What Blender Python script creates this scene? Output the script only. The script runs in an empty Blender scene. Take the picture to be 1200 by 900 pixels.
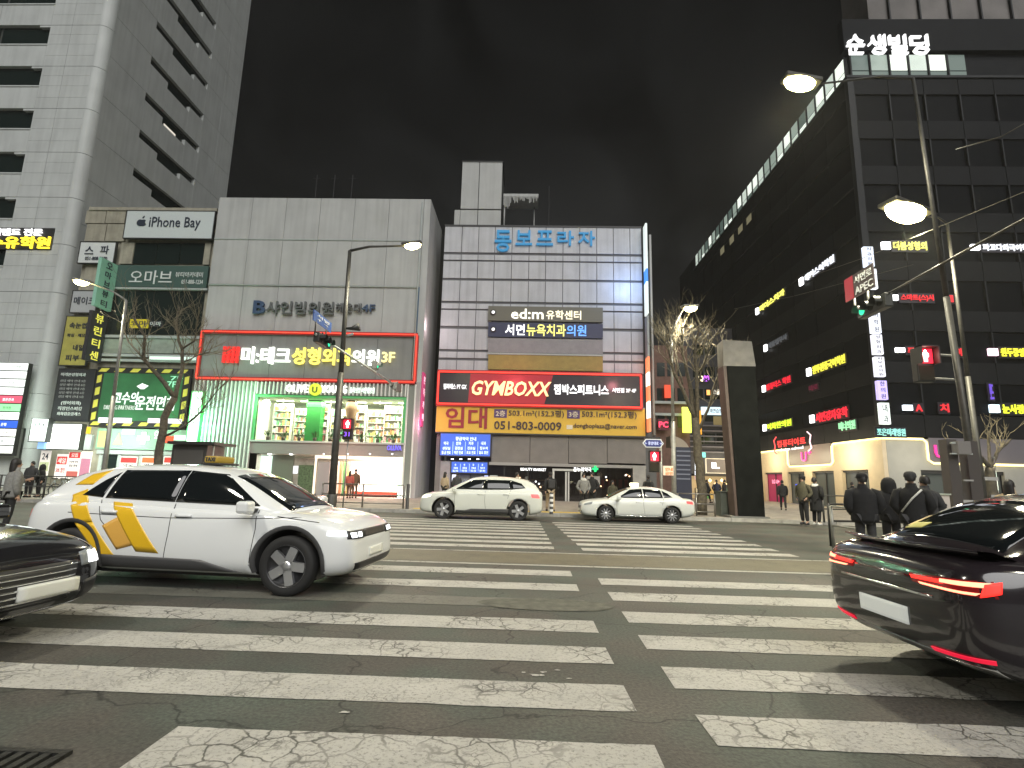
import bpy, bmesh, math, random
from mathutils import Vector, Matrix, noise as mnoise
from mathutils.bvhtree import BVHTree
R = math.radians
random.seed(7)
SC = bpy.context.scene
COL = SC.collection
TMP = bpy.data.scenes.new('work'); TCOL = TMP.collection          # meshes are prepared in a scene of their own, removed at the end
def evaluated(o):
    vl = TMP.view_layers[0]; vl.update(); return bpy.data.meshes.new_from_object(o.evaluated_get(vl.depsgraph))

# ------------------------------------------------------------------ camera
CAM_H = 1.5
F_PX, PITCH, ROLL, YAW = 633.13, .17492, .02509, .03247
_cy, _sy, _cp, _sp = math.cos(YAW), math.sin(YAW), math.cos(PITCH), math.sin(PITCH)
FW = Vector((-_sy*_cp, _cy*_cp, _sp)); _rt = Vector((_cy, _sy, 0)); _up = _rt.cross(FW)
RT = _rt*math.cos(ROLL) + _up*math.sin(ROLL); UP = _up*math.cos(ROLL) - _rt*math.sin(ROLL)
CP = Vector((0, 0, CAM_H))
cam_data = bpy.data.cameras.new('camera'); cam = bpy.data.objects.new('camera', cam_data); COL.objects.link(cam)
cam_data.sensor_width = 36; cam_data.lens = 36*F_PX/1200; cam_data.clip_end = 2000; cam_data.clip_start = .05
cam.matrix_world = Matrix(((RT.x, UP.x, -FW.x, CP.x), (RT.y, UP.y, -FW.y, CP.y), (RT.z, UP.z, -FW.z, CP.z), (0, 0, 0, 1)))
SC.camera = cam

def _ray(x, y): return FW + RT*((x-600)/F_PX) + UP*((450-y)/F_PX)
def at(x, y, Y):                      # survey of the photograph: the point seen at x, y on the vertical plane at distance Y
    d = _ray(x, y); return CP + d*(Y/d.y)
def atx(x, y, X):
    d = _ray(x, y); return CP + d*(X/d.x)
def gnd(x, y, z=0):
    d = _ray(x, y); return CP + d*((z-CAM_H)/d.z)

# ------------------------------------------------------------------ world and light
world = bpy.data.worlds.new('World'); SC.world = world; world.use_nodes = True
nt = world.node_tree; nt.nodes.clear()
wo = nt.nodes.new('ShaderNodeOutputWorld'); bg = nt.nodes.new('ShaderNodeBackground')
sky = nt.nodes.new('ShaderNodeTexSky'); sky.sky_type = 'NISHITA'; sky.sun_disc = False
SUN_EL, SUN_AZ = R(38), R(163)
sky.sun_elevation = SUN_EL; sky.sun_rotation = SUN_AZ
hs = nt.nodes.new('ShaderNodeHueSaturation'); hs.inputs['Saturation'].default_value = .12
nt.links.new(sky.outputs[0], hs.inputs['Color'])
tc = nt.nodes.new('ShaderNodeTexCoord'); cl = nt.nodes.new('ShaderNodeTexNoise'); cl.inputs['Scale'].default_value = 3.4; cl.inputs['Detail'].default_value = 6; cl.inputs['Distortion'].default_value = .8
nt.links.new(tc.outputs['Generated'], cl.inputs['Vector'])                # thin city-lit cloud over the whole sky
cr = nt.nodes.new('ShaderNodeMapRange'); cr.inputs[1].default_value = .38; cr.inputs[2].default_value = .75; cr.inputs[3].default_value = .3; cr.inputs[4].default_value = 4.2; nt.links.new(cl.outputs[0], cr.inputs[0])
ml = nt.nodes.new('ShaderNodeMix'); ml.data_type = 'RGBA'; ml.blend_type = 'MULTIPLY'; ml.inputs[0].default_value = 1; nt.links.new(hs.outputs[0], ml.inputs[6]); nt.links.new(cr.outputs[0], ml.inputs[7])
tn = nt.nodes.new('ShaderNodeMix'); tn.data_type = 'RGBA'; tn.blend_type = 'MULTIPLY'; tn.inputs[0].default_value = 1; tn.inputs[7].default_value = (1.0, 1.0, .95, 1); nt.links.new(ml.outputs[2], tn.inputs[6])
nt.links.new(tn.outputs[2], bg.inputs[0]); bg.inputs[1].default_value = .0009
nt.links.new(bg.outputs[0], wo.inputs[0])
sun_d = bpy.data.lights.new('city_sky_light', 'SUN'); sun_d.energy = 2.1; sun_d.angle = R(50); sun_d.color = (1, .99, .97)
sun = bpy.data.objects.new('city_sky_light', sun_d); COL.objects.link(sun)
# light comes from behind the camera, a little from the right
sdir = Vector((math.sin(SUN_AZ)*math.cos(SUN_EL), math.cos(SUN_AZ)*math.cos(SUN_EL), math.sin(SUN_EL)))
sun.rotation_euler = sdir.to_track_quat('Z', 'Y').to_euler()
SC.view_settings.view_transform = 'Standard'; SC.view_settings.look = 'None'
SC.view_settings.exposure = .18; SC.view_settings.gamma = 1
SC.render.engine = 'CYCLES'
SC.cycles.use_denoising = True
SC.cycles.max_bounces = 5; SC.cycles.diffuse_bounces = 2; SC.cycles.glossy_bounces = 3; SC.cycles.transmission_bounces = 4
SC.cycles.sample_clamp_indirect = 4; SC.cycles.caustics_reflective = False; SC.cycles.caustics_refractive = False

# ------------------------------------------------------------------ materials
MATS = {}
def lin(c):
    if isinstance(c, str):
        c = [int(c[i:i+2], 16)/255 for i in (0, 2, 4)]
        c = [v/12.92 if v <= .04045 else ((v+.055)/1.055)**2.4 for v in c]
    return (*c[:3], 1)
def M(name, col=None, rough=.6, metal=0, emit=0, noise=0, nscale=3, bump=0, bscale=40, sample=True, streak=0, coat=0, spec=None):
    if name in MATS: return MATS[name]
    m = bpy.data.materials.new(name); MATS[name] = m; m.use_nodes = True
    n = m.node_tree.nodes; l = m.node_tree.links; b = n['Principled BSDF']
    c = lin(col)
    b.inputs['Roughness'].default_value = rough; b.inputs['Metallic'].default_value = metal
    if coat: b.inputs['Coat Weight'].default_value = coat; b.inputs['Coat Roughness'].default_value = .04
    if spec is not None: b.inputs['Specular IOR Level'].default_value = spec
    b.inputs['Base Color'].default_value = c
    if emit:
        b.inputs['Emission Color'].default_value = c; b.inputs['Emission Strength'].default_value = emit
        b.inputs['Base Color'].default_value = tuple(v*.5 for v in c[:3])+(1,)
        if not sample: m.cycles.emission_sampling = 'NONE'
    geo = None
    if noise or bump or streak:
        geo = n.new('ShaderNodeNewGeometry')
    if noise or streak:
        t = n.new('ShaderNodeTexNoise'); t.inputs['Scale'].default_value = nscale; t.inputs['Detail'].default_value = 6
        l.new(geo.outputs['Position'], t.inputs['Vector'])
        mx = n.new('ShaderNodeMix'); mx.data_type = 'RGBA'; mx.blend_type = 'MIX'
        mx.inputs[6].default_value = tuple(max(0, v*(1-noise)) for v in c[:3])+(1,)
        mx.inputs[7].default_value = tuple(min(1, v*(1+noise)) for v in c[:3])+(1,)
        rm = n.new('ShaderNodeMapRange'); rm.inputs[1].default_value = .3; rm.inputs[2].default_value = .7
        l.new(t.outputs[0], rm.inputs[0]); l.new(rm.outputs[0], mx.inputs[0])
        out = mx.outputs[2]
        if streak:                       # rain streaks running down the wall
            mp = n.new('ShaderNodeMapping'); mp.inputs['Scale'].default_value = (3.2, 3.2, .16)
            l.new(geo.outputs['Position'], mp.inputs['Vector'])
            t2 = n.new('ShaderNodeTexNoise'); t2.inputs['Scale'].default_value = 1; t2.inputs['Detail'].default_value = 5
            l.new(mp.outputs[0], t2.inputs['Vector'])
            r2 = n.new('ShaderNodeMapRange'); r2.inputs[1].default_value = .42; r2.inputs[2].default_value = .75
            r2.inputs[3].default_value = 1; r2.inputs[4].default_value = 1-streak
            l.new(t2.outputs[0], r2.inputs[0])
            m2 = n.new('ShaderNodeMix'); m2.data_type = 'RGBA'; m2.blend_type = 'MULTIPLY'; m2.inputs[0].default_value = 1
            l.new(out, m2.inputs[6]); l.new(r2.outputs[0], m2.inputs[7]); out = m2.outputs[2]
        l.new(out, b.inputs['Base Color'])
    if bump:
        t = n.new('ShaderNodeTexNoise'); t.inputs['Scale'].default_value = bscale; t.inputs['Detail'].default_value = 4
        l.new(geo.outputs['Position'], t.inputs['Vector'])
        bp = n.new('ShaderNodeBump'); bp.inputs['Strength'].default_value = bump; bp.inputs['Distance'].default_value = .02
        l.new(t.outputs[0], bp.inputs['Height']); l.new(bp.outputs[0], b.inputs['Normal'])
    return m
def E(col, s=3, sample=False):            # something that gives off light
    return M('glow_%s_%s_%d' % (col, s, sample), col, .5, emit=s, sample=sample)

# ------------------------------------------------------------------ mesh helpers
class B:
    def __init__(s): s.v = []; s.f = []; s.m = []; s.sm = []; s.mats = []
    def mi(s, mat):
        if mat not in s.mats: s.mats.append(mat)
        return s.mats.index(mat)
    def add(s, vs, fs, mat, smooth=False):
        k = len(s.v); s.v += [tuple(p) for p in vs]; i = s.mi(mat)
        for f in fs: s.f.append([k+q for q in f]); s.m.append(i); s.sm.append(smooth)
    def box(s, x0, x1, y0, y1, z0, z1, mat, mx=None, bev=0):
        if bev:
            b_ = bmesh.new(); bmesh.ops.create_cube(b_, size=1)
            for v in b_.verts: v.co = ((x0+x1)/2+v.co.x*(x1-x0), (y0+y1)/2+v.co.y*(y1-y0), (z0+z1)/2+v.co.z*(z1-z0))
            bmesh.ops.bevel(b_, geom=b_.edges[:], offset=bev, segments=2, affect='EDGES', profile=.5)
            vs = [v.co.copy() for v in b_.verts]; fs = [[q.index for q in f.verts] for f in b_.faces]; b_.free()
        else:
            vs = [Vector((x, y, z)) for z in (z0, z1) for y in (y0, y1) for x in (x0, x1)]
            fs = [(0, 2, 3, 1), (4, 5, 7, 6), (0, 1, 5, 4), (2, 6, 7, 3), (0, 4, 6, 2), (1, 3, 7, 5)]
        if mx: vs = [mx @ Vector(v) for v in vs]
        s.add(vs, fs, mat)
    def tube(s, pts, rs, mat, n=10, cap=True, smooth=True):
        pts = [Vector(p) for p in pts]
        if not isinstance(rs, (list, tuple)): rs = [rs]*len(pts)
        vs = []; fs = []; ref = None
        for i, p in enumerate(pts):
            t = (pts[min(i+1, len(pts)-1)]-pts[max(i-1, 0)]).normalized()
            if ref is None or abs(ref.dot(t)) > .95: ref = Vector((1, 0, 0)) if abs(t.x) < .8 else Vector((0, 1, 0))
            a = t.cross(ref).normalized(); b = t.cross(a).normalized(); ref = -b.cross(t) if False else ref
            for k in range(n):
                an = 2*math.pi*k/n; vs.append(p+(a*math.cos(an)+b*math.sin(an))*rs[i])
        for i in range(len(pts)-1):
            for k in range(n):
                k2 = (k+1) % n; fs.append((i*n+k, i*n+k2, (i+1)*n+k2, (i+1)*n+k))
        if cap: fs.append(list(range(n))[::-1]); fs.append([(len(pts)-1)*n+k for k in range(n)])
        s.add(vs, fs, mat, smooth)
    def lathe(s, c, prof, mat, n=24, axis='Z', smooth=True):
        vs = []; fs = []
        for (r, h) in prof:
            for k in range(n):
                a = 2*math.pi*k/n; u, w = r*math.cos(a), r*math.sin(a)
                p = {'Z': (u, w, h), 'Y': (u, h, w), 'X': (h, u, w)}[axis]
                vs.append(Vector(c)+Vector(p))
        for i in range(len(prof)-1):
            for k in range(n):
                k2 = (k+1) % n; fs.append((i*n+k, i*n+k2, (i+1)*n+k2, (i+1)*n+k))
        s.add(vs, fs, mat, smooth)
    def prism(s, poly, d, mat):           # poly: 3-D points of a flat outline, d: extrusion vector
        n = len(poly); a = [Vector(p) for p in poly]; b = [p+Vector(d) for p in a]
        fs = [list(range(n)), [n+k for k in range(n)][::-1]] + [(k, n+k, n+(k+1) % n, (k+1) % n) for k in range(n)]
        s.add(a+b, fs, mat)
    def mesh(s, name):
        me = bpy.data.meshes.new(name); me.from_pydata(s.v, [], s.f)
        for m in s.mats: me.materials.append(m)
        me.polygons.foreach_set('material_index', s.m); me.polygons.foreach_set('use_smooth', s.sm)
        me.update()
        bm = bmesh.new(); bm.from_mesh(me); bmesh.ops.recalc_face_normals(bm, faces=bm.faces[:]); bm.to_mesh(me); bm.free()
        return me
def tag(o, label=None, cat=None, group=None, kind=None):
    if label: o['label'] = label
    if cat: o['category'] = cat
    if group: o['group'] = group
    if kind: o['kind'] = kind
    return o
def root(name, label, cat, loc=(0, 0, 0), rz=0, group=None):
    o = bpy.data.objects.new(name, None); COL.objects.link(o); o.empty_display_size = .3
    o.location = loc; o.rotation_euler = (0, 0, rz); tag(o, label, cat, group); return o
def link(name, me, parent=None, world=False, label=None, kind=None):
    o = bpy.data.objects.new(name, me); COL.objects.link(o)
    if parent:
        o.parent = parent
        if world and parent.parent is None: o.location = -Vector(parent.location)
    tag(o, label, kind=kind); return o
def part(name, b, parent=None, world=True, label=None, kind=None):
    return link(name, b.mesh(name), parent, world, label, kind)
_UB = {}
def ubox(mat, bev=0):
    if (mat.name, bev) not in _UB:
        b = B(); b.box(-.5, .5, -.5, .5, -.5, .5, mat, bev=bev); _UB[(mat.name, bev)] = b.mesh('piece')
    return _UB[(mat.name, bev)]
def piece(name, parent, x0, x1, y0, y1, z0, z1, mat, label=None, rz=0):     # a box that shares one mesh with its like; world coordinates
    o = bpy.data.objects.new(name, ubox(mat)); COL.objects.link(o); o.parent = parent
    off = Vector(parent.location) if parent and parent.parent is None else Vector((0, 0, 0))
    o.location = Vector(((x0+x1)/2, (y0+y1)/2, (z0+z1)/2)) - off
    o.scale = (x1-x0, y1-y0, z1-z0)
    if rz: o.rotation_euler = (0, 0, rz)
    tag(o, label); return o

def text_mesh(s, w, h, mat, bold=.012, depth=.02, shear=0, res=2, space=1.0, sym=True):
    cu = bpy.data.curves.new('t', 'FONT'); cu.body = s; cu.size = 1; cu.offset = bold*.42; cu.resolution_u = res
    cu.align_x = 'CENTER'; cu.shear = shear; cu.space_character = space; cu.extrude = .01
    ob = bpy.data.objects.new('t', cu); TCOL.objects.link(ob); me = evaluated(ob)
    bpy.data.objects.remove(ob); bpy.data.curves.remove(cu)
    if not me.vertices: return me
    xs = [v.co.x for v in me.vertices]; ys = [v.co.y for v in me.vertices]
    x0, x1, y0, y1 = min(xs), max(xs), min(ys), max(ys)
    if h is None: h = w*(y1-y0)/(x1-x0)
    if w is None: w = h*(x1-x0)/(y1-y0)
    for v in me.vertices:
        v.co = ((v.co.x-(x0+x1)/2)/(x1-x0)*w, (v.co.y-(y0+y1)/2)/(y1-y0)*h, v.co.z/.01*depth/2)
    me.materials.clear(); me.materials.append(mat)
    return me
def text(s, c, w, h, mat, parent=None, face='S', name='lettering', world=True, **k):
    """flat lettering centred at c; face S looks towards -Y, W towards -X"""
    me = text_mesh(s, w, h, mat, **k); o = link(name, me, parent)
    off = Vector(parent.location) if (parent and world and parent.parent is None) else Vector((0, 0, 0))
    o.location = Vector(c)-off
    o.rotation_euler = {'S': (R(90), 0, 0), 'W': (R(90), 0, R(-90)), 'N': (R(90), 0, R(180)), 'E': (R(90), 0, R(90))}[face]
    return o
def rectS(x0, y0, x1, y1, Y):            # photo box -> X0, X1, Z0, Z1 on plane Y
    a, b, c, d = at(x0, y0, Y), at(x1, y0, Y), at(x0, y1, Y), at(x1, y1, Y)
    return (a.x+c.x)/2, (b.x+d.x)/2, (c.z+d.z)/2, (a.z+b.z)/2
def smesh(me):
    for p in me.polygons: p.use_smooth = True
    return me

# ------------------------------------------------------------------ road and pavement
def road_material():
    m = bpy.data.materials.new('asphalt'); m.use_nodes = True; n = m.node_tree.nodes; l = m.node_tree.links; b = n['Principled BSDF']
    g = n.new('ShaderNodeNewGeometry')
    def tex(sc, det=5, typ='ShaderNodeTexNoise'):
        t = n.new(typ); t.inputs['Scale'].default_value = sc
        if 'Detail' in t.inputs: t.inputs['Detail'].default_value = det
        l.new(g.outputs['Position'], t.inputs['Vector']); return t
    big = tex(.35); mid = tex(2.2, 10); fine = tex(85, 3)
    cr = n.new('ShaderNodeValToRGB'); cr.color_ramp.elements[0].position = .3; cr.color_ramp.elements[1].position = .72
    cr.color_ramp.elements[0].color = (.042, .043, .038, 1); cr.color_ramp.elements[1].color = (.098, .098, .086, 1)
    ad = n.new('ShaderNodeMath'); ad.operation = 'MULTIPLY_ADD'; ad.inputs[1].default_value = .5
    l.new(big.outputs[0], ad.inputs[0])
    h = n.new('ShaderNodeMath'); h.operation = 'MULTIPLY'; h.inputs[1].default_value = .5; l.new(mid.outputs[0], h.inputs[0])
    l.new(h.outputs[0], ad.inputs[2]); l.new(ad.outputs[0], cr.inputs[0])
    # pale stones in the mix
    v = tex(75, typ='ShaderNodeTexVoronoi'); vr = n.new('ShaderNodeMapRange'); vr.inputs[1].default_value = .1; vr.inputs[2].default_value = .38; vr.inputs[3].default_value = 1; vr.inputs[4].default_value = 0
    l.new(v.outputs['Distance'], vr.inputs[0])
    sp = n.new('ShaderNodeMath'); sp.operation = 'MULTIPLY'; l.new(vr.outputs[0], sp.inputs[0]); l.new(fine.outputs[0], sp.inputs[1])
    mx = n.new('ShaderNodeMix'); mx.data_type = 'RGBA'; l.new(sp.outputs[0], mx.inputs[0]); l.new(cr.outputs[0], mx.inputs[6]); mx.inputs[7].default_value = (.30, .29, .24, 1)
    # grain and brown / green mottling of old asphalt
    g1 = tex(38, 3); gr = n.new('ShaderNodeMapRange'); gr.inputs[1].default_value = .3; gr.inputs[2].default_value = .7; gr.inputs[3].default_value = .62; gr.inputs[4].default_value = 1.38; l.new(g1.outputs[0], gr.inputs[0])
    mg = n.new('ShaderNodeMix'); mg.data_type = 'RGBA'; mg.blend_type = 'MULTIPLY'; mg.inputs[0].default_value = 1; l.new(mx.outputs[2], mg.inputs[6]); l.new(gr.outputs[0], mg.inputs[7])
    t1 = tex(.9, 6); tr = n.new('ShaderNodeMapRange'); tr.inputs[1].default_value = .42; tr.inputs[2].default_value = .58; l.new(t1.outputs[0], tr.inputs[0])
    tm = n.new('ShaderNodeMix'); tm.data_type = 'RGBA'; l.new(tr.outputs[0], tm.inputs[0]); tm.inputs[6].default_value = (1.06, .97, .94, 1); tm.inputs[7].default_value = (.86, 1.0, .94, 1)
    m3 = n.new('ShaderNodeMix'); m3.data_type = 'RGBA'; m3.blend_type = 'MULTIPLY'; m3.inputs[0].default_value = 1; l.new(mg.outputs[2], m3.inputs[6]); l.new(tm.outputs[2], m3.inputs[7])
    # wheel paths running along the road and long dark cracks
    ws = n.new('ShaderNodeSeparateXYZ'); l.new(g.outputs['Position'], ws.inputs[0]); wv = n.new('ShaderNodeMath'); wv.operation = 'SINE'; wm = n.new('ShaderNodeMath'); wm.operation = 'MULTIPLY'; wm.inputs[1].default_value = 3.6; l.new(ws.outputs[1], wm.inputs[0]); l.new(wm.outputs[0], wv.inputs[0])
    wr = n.new('ShaderNodeMapRange'); wr.inputs[1].default_value = -1; wr.inputs[3].default_value = .86; wr.inputs[4].default_value = 1.08; l.new(wv.outputs[0], wr.inputs[0])
    cv = n.new('ShaderNodeTexVoronoi'); cv.feature = 'DISTANCE_TO_EDGE'; cv.inputs['Scale'].default_value = .45; dn = tex(2, 6); dd = n.new('ShaderNodeMix'); dd.data_type = 'RGBA'; dd.blend_type = 'LINEAR_LIGHT'; dd.inputs[0].default_value = .25; l.new(g.outputs['Position'], dd.inputs[6]); l.new(dn.outputs['Color'], dd.inputs[7]); l.new(dd.outputs[2], cv.inputs['Vector'])
    ck = n.new('ShaderNodeMapRange'); ck.inputs[1].default_value = .001; ck.inputs[2].default_value = .006; ck.inputs[3].default_value = .35; ck.inputs[4].default_value = 1; l.new(cv.outputs['Distance'], ck.inputs[0])
    wk = n.new('ShaderNodeMath'); wk.operation = 'MULTIPLY'; l.new(wr.outputs[0], wk.inputs[0]); l.new(ck.outputs[0], wk.inputs[1])
    m4 = n.new('ShaderNodeMix'); m4.data_type = 'RGBA'; m4.blend_type = 'MULTIPLY'; m4.inputs[0].default_value = 1; l.new(m3.outputs[2], m4.inputs[6]); l.new(wk.outputs[0], m4.inputs[7])
    l.new(m4.outputs[2], b.inputs['Base Color'])
    rr = n.new('ShaderNodeMapRange'); rr.inputs[3].default_value = .55; rr.inputs[4].default_value = .85; l.new(mid.outputs[0], rr.inputs[0]); l.new(rr.outputs[0], b.inputs['Roughness'])
    bp = n.new('ShaderNodeBump'); bp.inputs['Strength'].default_value = .55; bp.inputs['Distance'].default_value = .006; l.new(fine.outputs[0], bp.inputs['Height']); l.new(bp.outputs[0], b.inputs['Normal'])
    return m
def paint_material(name, col, wear=.5, crack=.9):
    m = bpy.data.materials.new(name); m.use_nodes = True; n = m.node_tree.nodes; l = m.node_tree.links; b = n['Principled BSDF']
    g = n.new('ShaderNodeNewGeometry')
    wn = n.new('ShaderNodeTexNoise'); wn.inputs['Scale'].default_value = 6; wn.inputs['Detail'].default_value = 4; l.new(g.outputs['Position'], wn.inputs['Vector'])
    dm = n.new('ShaderNodeMix'); dm.data_type = 'RGBA'; dm.blend_type = 'LINEAR_LIGHT'; dm.inputs[0].default_value = .07
    l.new(g.outputs['Position'], dm.inputs[6]); l.new(wn.outputs['Color'], dm.inputs[7])
    v = n.new('ShaderNodeTexVoronoi'); v.feature = 'DISTANCE_TO_EDGE'; v.inputs['Scale'].default_value = 5.2; l.new(dm.outputs[2], v.inputs['Vector'])
    v2 = n.new('ShaderNodeTexVoronoi'); v2.feature = 'DISTANCE_TO_EDGE'; v2.inputs['Scale'].default_value = 15; l.new(dm.outputs[2], v2.inputs['Vector'])
    c2 = n.new('ShaderNodeMapRange'); c2.inputs[1].default_value = .02; c2.inputs[2].default_value = .07; c2.inputs[3].default_value = .8; c2.inputs[4].default_value = 0; l.new(v2.outputs['Distance'], c2.inputs[0])
    g2 = n.new('ShaderNodeTexNoise'); g2.inputs['Scale'].default_value = 2.2; g2.inputs['Detail'].default_value = 5; l.new(g.outputs['Position'], g2.inputs['Vector'])
    g3 = n.new('ShaderNodeMapRange'); g3.inputs[1].default_value = .5; g3.inputs[2].default_value = .66; l.new(g2.outputs[0], g3.inputs[0])
    cm2 = n.new('ShaderNodeMath'); cm2.operation = 'MULTIPLY'; l.new(c2.outputs[0], cm2.inputs[0]); l.new(g3.outputs[0], cm2.inputs[1])
    c = n.new('ShaderNodeMapRange'); c.inputs[1].default_value = .014; c.inputs[2].default_value = .05; c.inputs[3].default_value = 1; c.inputs[4].default_value = 0; l.new(v.outputs['Distance'], c.inputs[0])
    gate = n.new('ShaderNodeTexNoise'); gate.inputs['Scale'].default_value = 1.1; gate.inputs['Detail'].default_value = 3; l.new(g.outputs['Position'], gate.inputs['Vector'])
    gr = n.new('ShaderNodeMapRange'); gr.inputs[1].default_value = .42; gr.inputs[2].default_value = .6; gr.inputs[4].default_value = crack; l.new(gate.outputs[0], gr.inputs[0])
    cm = n.new('ShaderNodeMath'); cm.operation = 'MULTIPLY'; l.new(c.outputs[0], cm.inputs[0]); l.new(gr.outputs[0], cm.inputs[1])
    sp = n.new('ShaderNodeTexNoise'); sp.inputs['Scale'].default_value = 34; sp.inputs['Detail'].default_value = 7; sp.inputs['Roughness'].default_value = .75; l.new(g.outputs['Position'], sp.inputs['Vector'])
    sr = n.new('ShaderNodeMapRange'); sr.inputs[1].default_value = .51; sr.inputs[2].default_value = .70; sr.inputs[4].default_value = wear; l.new(sp.outputs[0], sr.inputs[0])
    mxx = n.new('ShaderNodeMath'); mxx.operation = 'MAXIMUM'; mx0 = n.new('ShaderNodeMath'); mx0.operation = 'MAXIMUM'; l.new(cm.outputs[0], mx0.inputs[0]); l.new(cm2.outputs[0], mx0.inputs[1]); l.new(mx0.outputs[0], mxx.inputs[0]); l.new(sr.outputs[0], mxx.inputs[1])
    dirt = n.new('ShaderNodeTexNoise'); dirt.inputs['Scale'].default_value = 2.3; dirt.inputs['Detail'].default_value = 6; l.new(g.outputs['Position'], dirt.inputs['Vector'])
    k = lin(col); cr = n.new('ShaderNodeMix'); cr.data_type = 'RGBA'; cr.inputs[6].default_value = tuple(q*.6 for q in k[:3])+(1,); cr.inputs[7].default_value = k
    l.new(dirt.outputs[0], cr.inputs[0])
    mx = n.new('ShaderNodeMix'); mx.data_type = 'RGBA'; l.new(mxx.outputs[0], mx.inputs[0]); l.new(cr.outputs[2], mx.inputs[6]); mx.inputs[7].default_value = (.04, .04, .033, 1)
    l.new(mx.outputs[2], b.inputs['Base Color']); b.inputs['Roughness'].default_value = .62
    bp = n.new('ShaderNodeBump'); bp.inputs['Strength'].default_value = .5; bp.inputs['Distance'].default_value = .004; bp.invert = True; l.new(mxx.outputs[0], bp.inputs['Height']); l.new(bp.outputs[0], b.inputs['Normal'])
    return m
ASPH = road_material(); PAINT = paint_material('road_paint', (.52, .51, .47), .8)
FADED = paint_material('faded_road_paint', (.16, .16, .135), .9); BAND = paint_material('median_paint', (.15, .135, .085), .8, .5)
b = B(); b.box(-600, 600, -400, 900, -.5, 0, ASPH); road = part('road', b, kind='structure')
def stripe(x0, x1, y0, y1, mt=PAINT, name='crosswalk_stripe', z=.004):
    b = B(); n = max(2, int((x1-x0)/(.06 if y0 < 7 and x1-x0 < 20 else .25))); vs = []; fs = []
    for i in range(n+1):
        x = x0+(x1-x0)*i/n
        for y in (y0, y1):
            e = mnoise.noise(Vector((x*2.3, y*5, 1)))*.010+mnoise.noise(Vector((x*14, y*5, 3)))*.008
            vs.append((x + (e if i in (0, n) else 0), y+e, z))
    for i in range(n): fs.append((2*i, 2*i+2, 2*i+3, 2*i+1))
    b.add(vs, fs, mt); return part(name, b, road)
for y0, y1 in ((3.93, 4.4), (4.87, 5.33), (5.81, 6.28), (7.88, 8.37), (9.05, 9.56)): stripe(-7.5, .75, y0, y1)
stripe(-2.05, .76, 2.98, 3.47); stripe(-2.05, .76, 2.04, 2.5)
stripe(-7.5, .75, 6.82, 7.3, FADED)
for y0, y1 in ((2.5, 2.98), (3.49, 3.92), (4.38, 4.85), (5.33, 5.78), (6.26, 6.76), (7.35, 7.88), (8.42, 8.94)): stripe(1.13, 6.0, y0, y1)
for k in range(9):
    y = 12.45+.94*k; xr = .63-.02*k
    stripe(-9, xr, y, y+.47); stripe(1.25-.04*k, 5.93, y-.1, y+.37)
stripe(-60, 60, 10.2, 11.72, BAND, 'median_strip'); stripe(-60, 6.3, 10.02, 10.16, PAINT, 'lane_line'); stripe(-60, 6.3, 11.76, 11.86, PAINT, 'lane_line')
stripe(-60, 60, 22.6, 22.72, BAND, 'edge_line')
patchm = M('asphalt_patch', (.1, .1, .08), .85, noise=.3, nscale=8, bump=.4, bscale=60)
b = B(); pts = []
for i in range(16):
    a = 2*math.pi*i/16; rr = 1+.25*mnoise.noise(Vector((math.cos(a)*2, math.sin(a)*2, 4)))
    pts.append((.25+math.cos(a)*.85*rr, 7.0+math.sin(a)*.33*rr, .006))
b.add(pts, [list(range(16))], patchm); part('asphalt_patch', b, road)
b = B()
for (cx, cy, s) in ((.15, 4.62, .05), (.1, 4.55, .07), (.27, 4.68, .03), (-1.15, 3.75, .04), (.35, 4.5, .025), (.0, 4.6, .03)):
    b.add([(cx+s*math.cos(a)*random.uniform(.4, 1.3), cy+s*.45*math.sin(a)*random.uniform(.5, 1.2), .005) for a in [k*math.pi/4 for k in range(8)]], [list(range(8))], PAINT)
part('paint_fleck', b, road, kind='stuff')
# drain grating at the lower left
iron = M('cast_iron', (.045, .045, .042), .55, .7, noise=.4, nscale=14, bump=.3)
g = root('drain_grate', 'iron slotted drain grating set in the asphalt at the near kerb', 'drain', (-2.75, 2.9, 0))
b = B(); b.box(-3.75, -2.4, 2.6, 2.64, 0, .02, iron); b.box(-3.75, -2.4, 3.08, 3.12, 0, .02, iron); b.box(-2.44, -2.4, 2.64, 3.08, 0, .02, iron); part('frame', b, g)
for k in range(17): piece('bar', g, -3.64+k*.07, -3.61+k*.07+.01, 2.64, 3.08, .001, .018, iron)

# far pavement
PAVE = M('pavement', (.26, .235, .2), .8, noise=.25, nscale=1.7, bump=.5, bscale=9)
KERB = M('kerb_stone', (.34, .33, .3), .75, noise=.2, nscale=5, bump=.2)
YK = 23.5
b = B(); b.prism([(-90, YK, 0), (9.5, YK, 0), (13.5, YK-.7, 0), (18, YK-1.6, 0), (90, YK-1.6, 0), (90, 120, 0), (-90, 120, 0)], (0, 0, .13), PAVE); pave = part('pavement', b, kind='structure')
kp = [(-40, YK), (9.5, YK), (13.5, YK-.7), (18, YK-1.6), (40, YK-1.6)]
for (x0, y0), (x1, y1) in zip(kp[:-1], kp[1:]):
    L = math.hypot(x1-x0, y1-y0); n = max(1, int(L/1.0)); an = math.atan2(y1-y0, x1-x0)
    for k in range(n):
        t = (k+.5)/n; o = piece('kerb_stone', pave, -L/n/2+.008, L/n/2-.008, -.09, .09, 0, .15, KERB)
        o.location = (x0+(x1-x0)*t, y0+(y1-y0)*t-.1, .075+random.uniform(-.004, .004)); o.rotation_euler = (0, 0, an)
    
tact = M('tactile_paving', (.5, .36, .07), .7, noise=.2)
for k in range(18): piece('tactile_tile', pave, -5+k*.6+.01, -5+k*.6+.59, 24.1, 24.7, .13, .142, tact)
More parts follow.
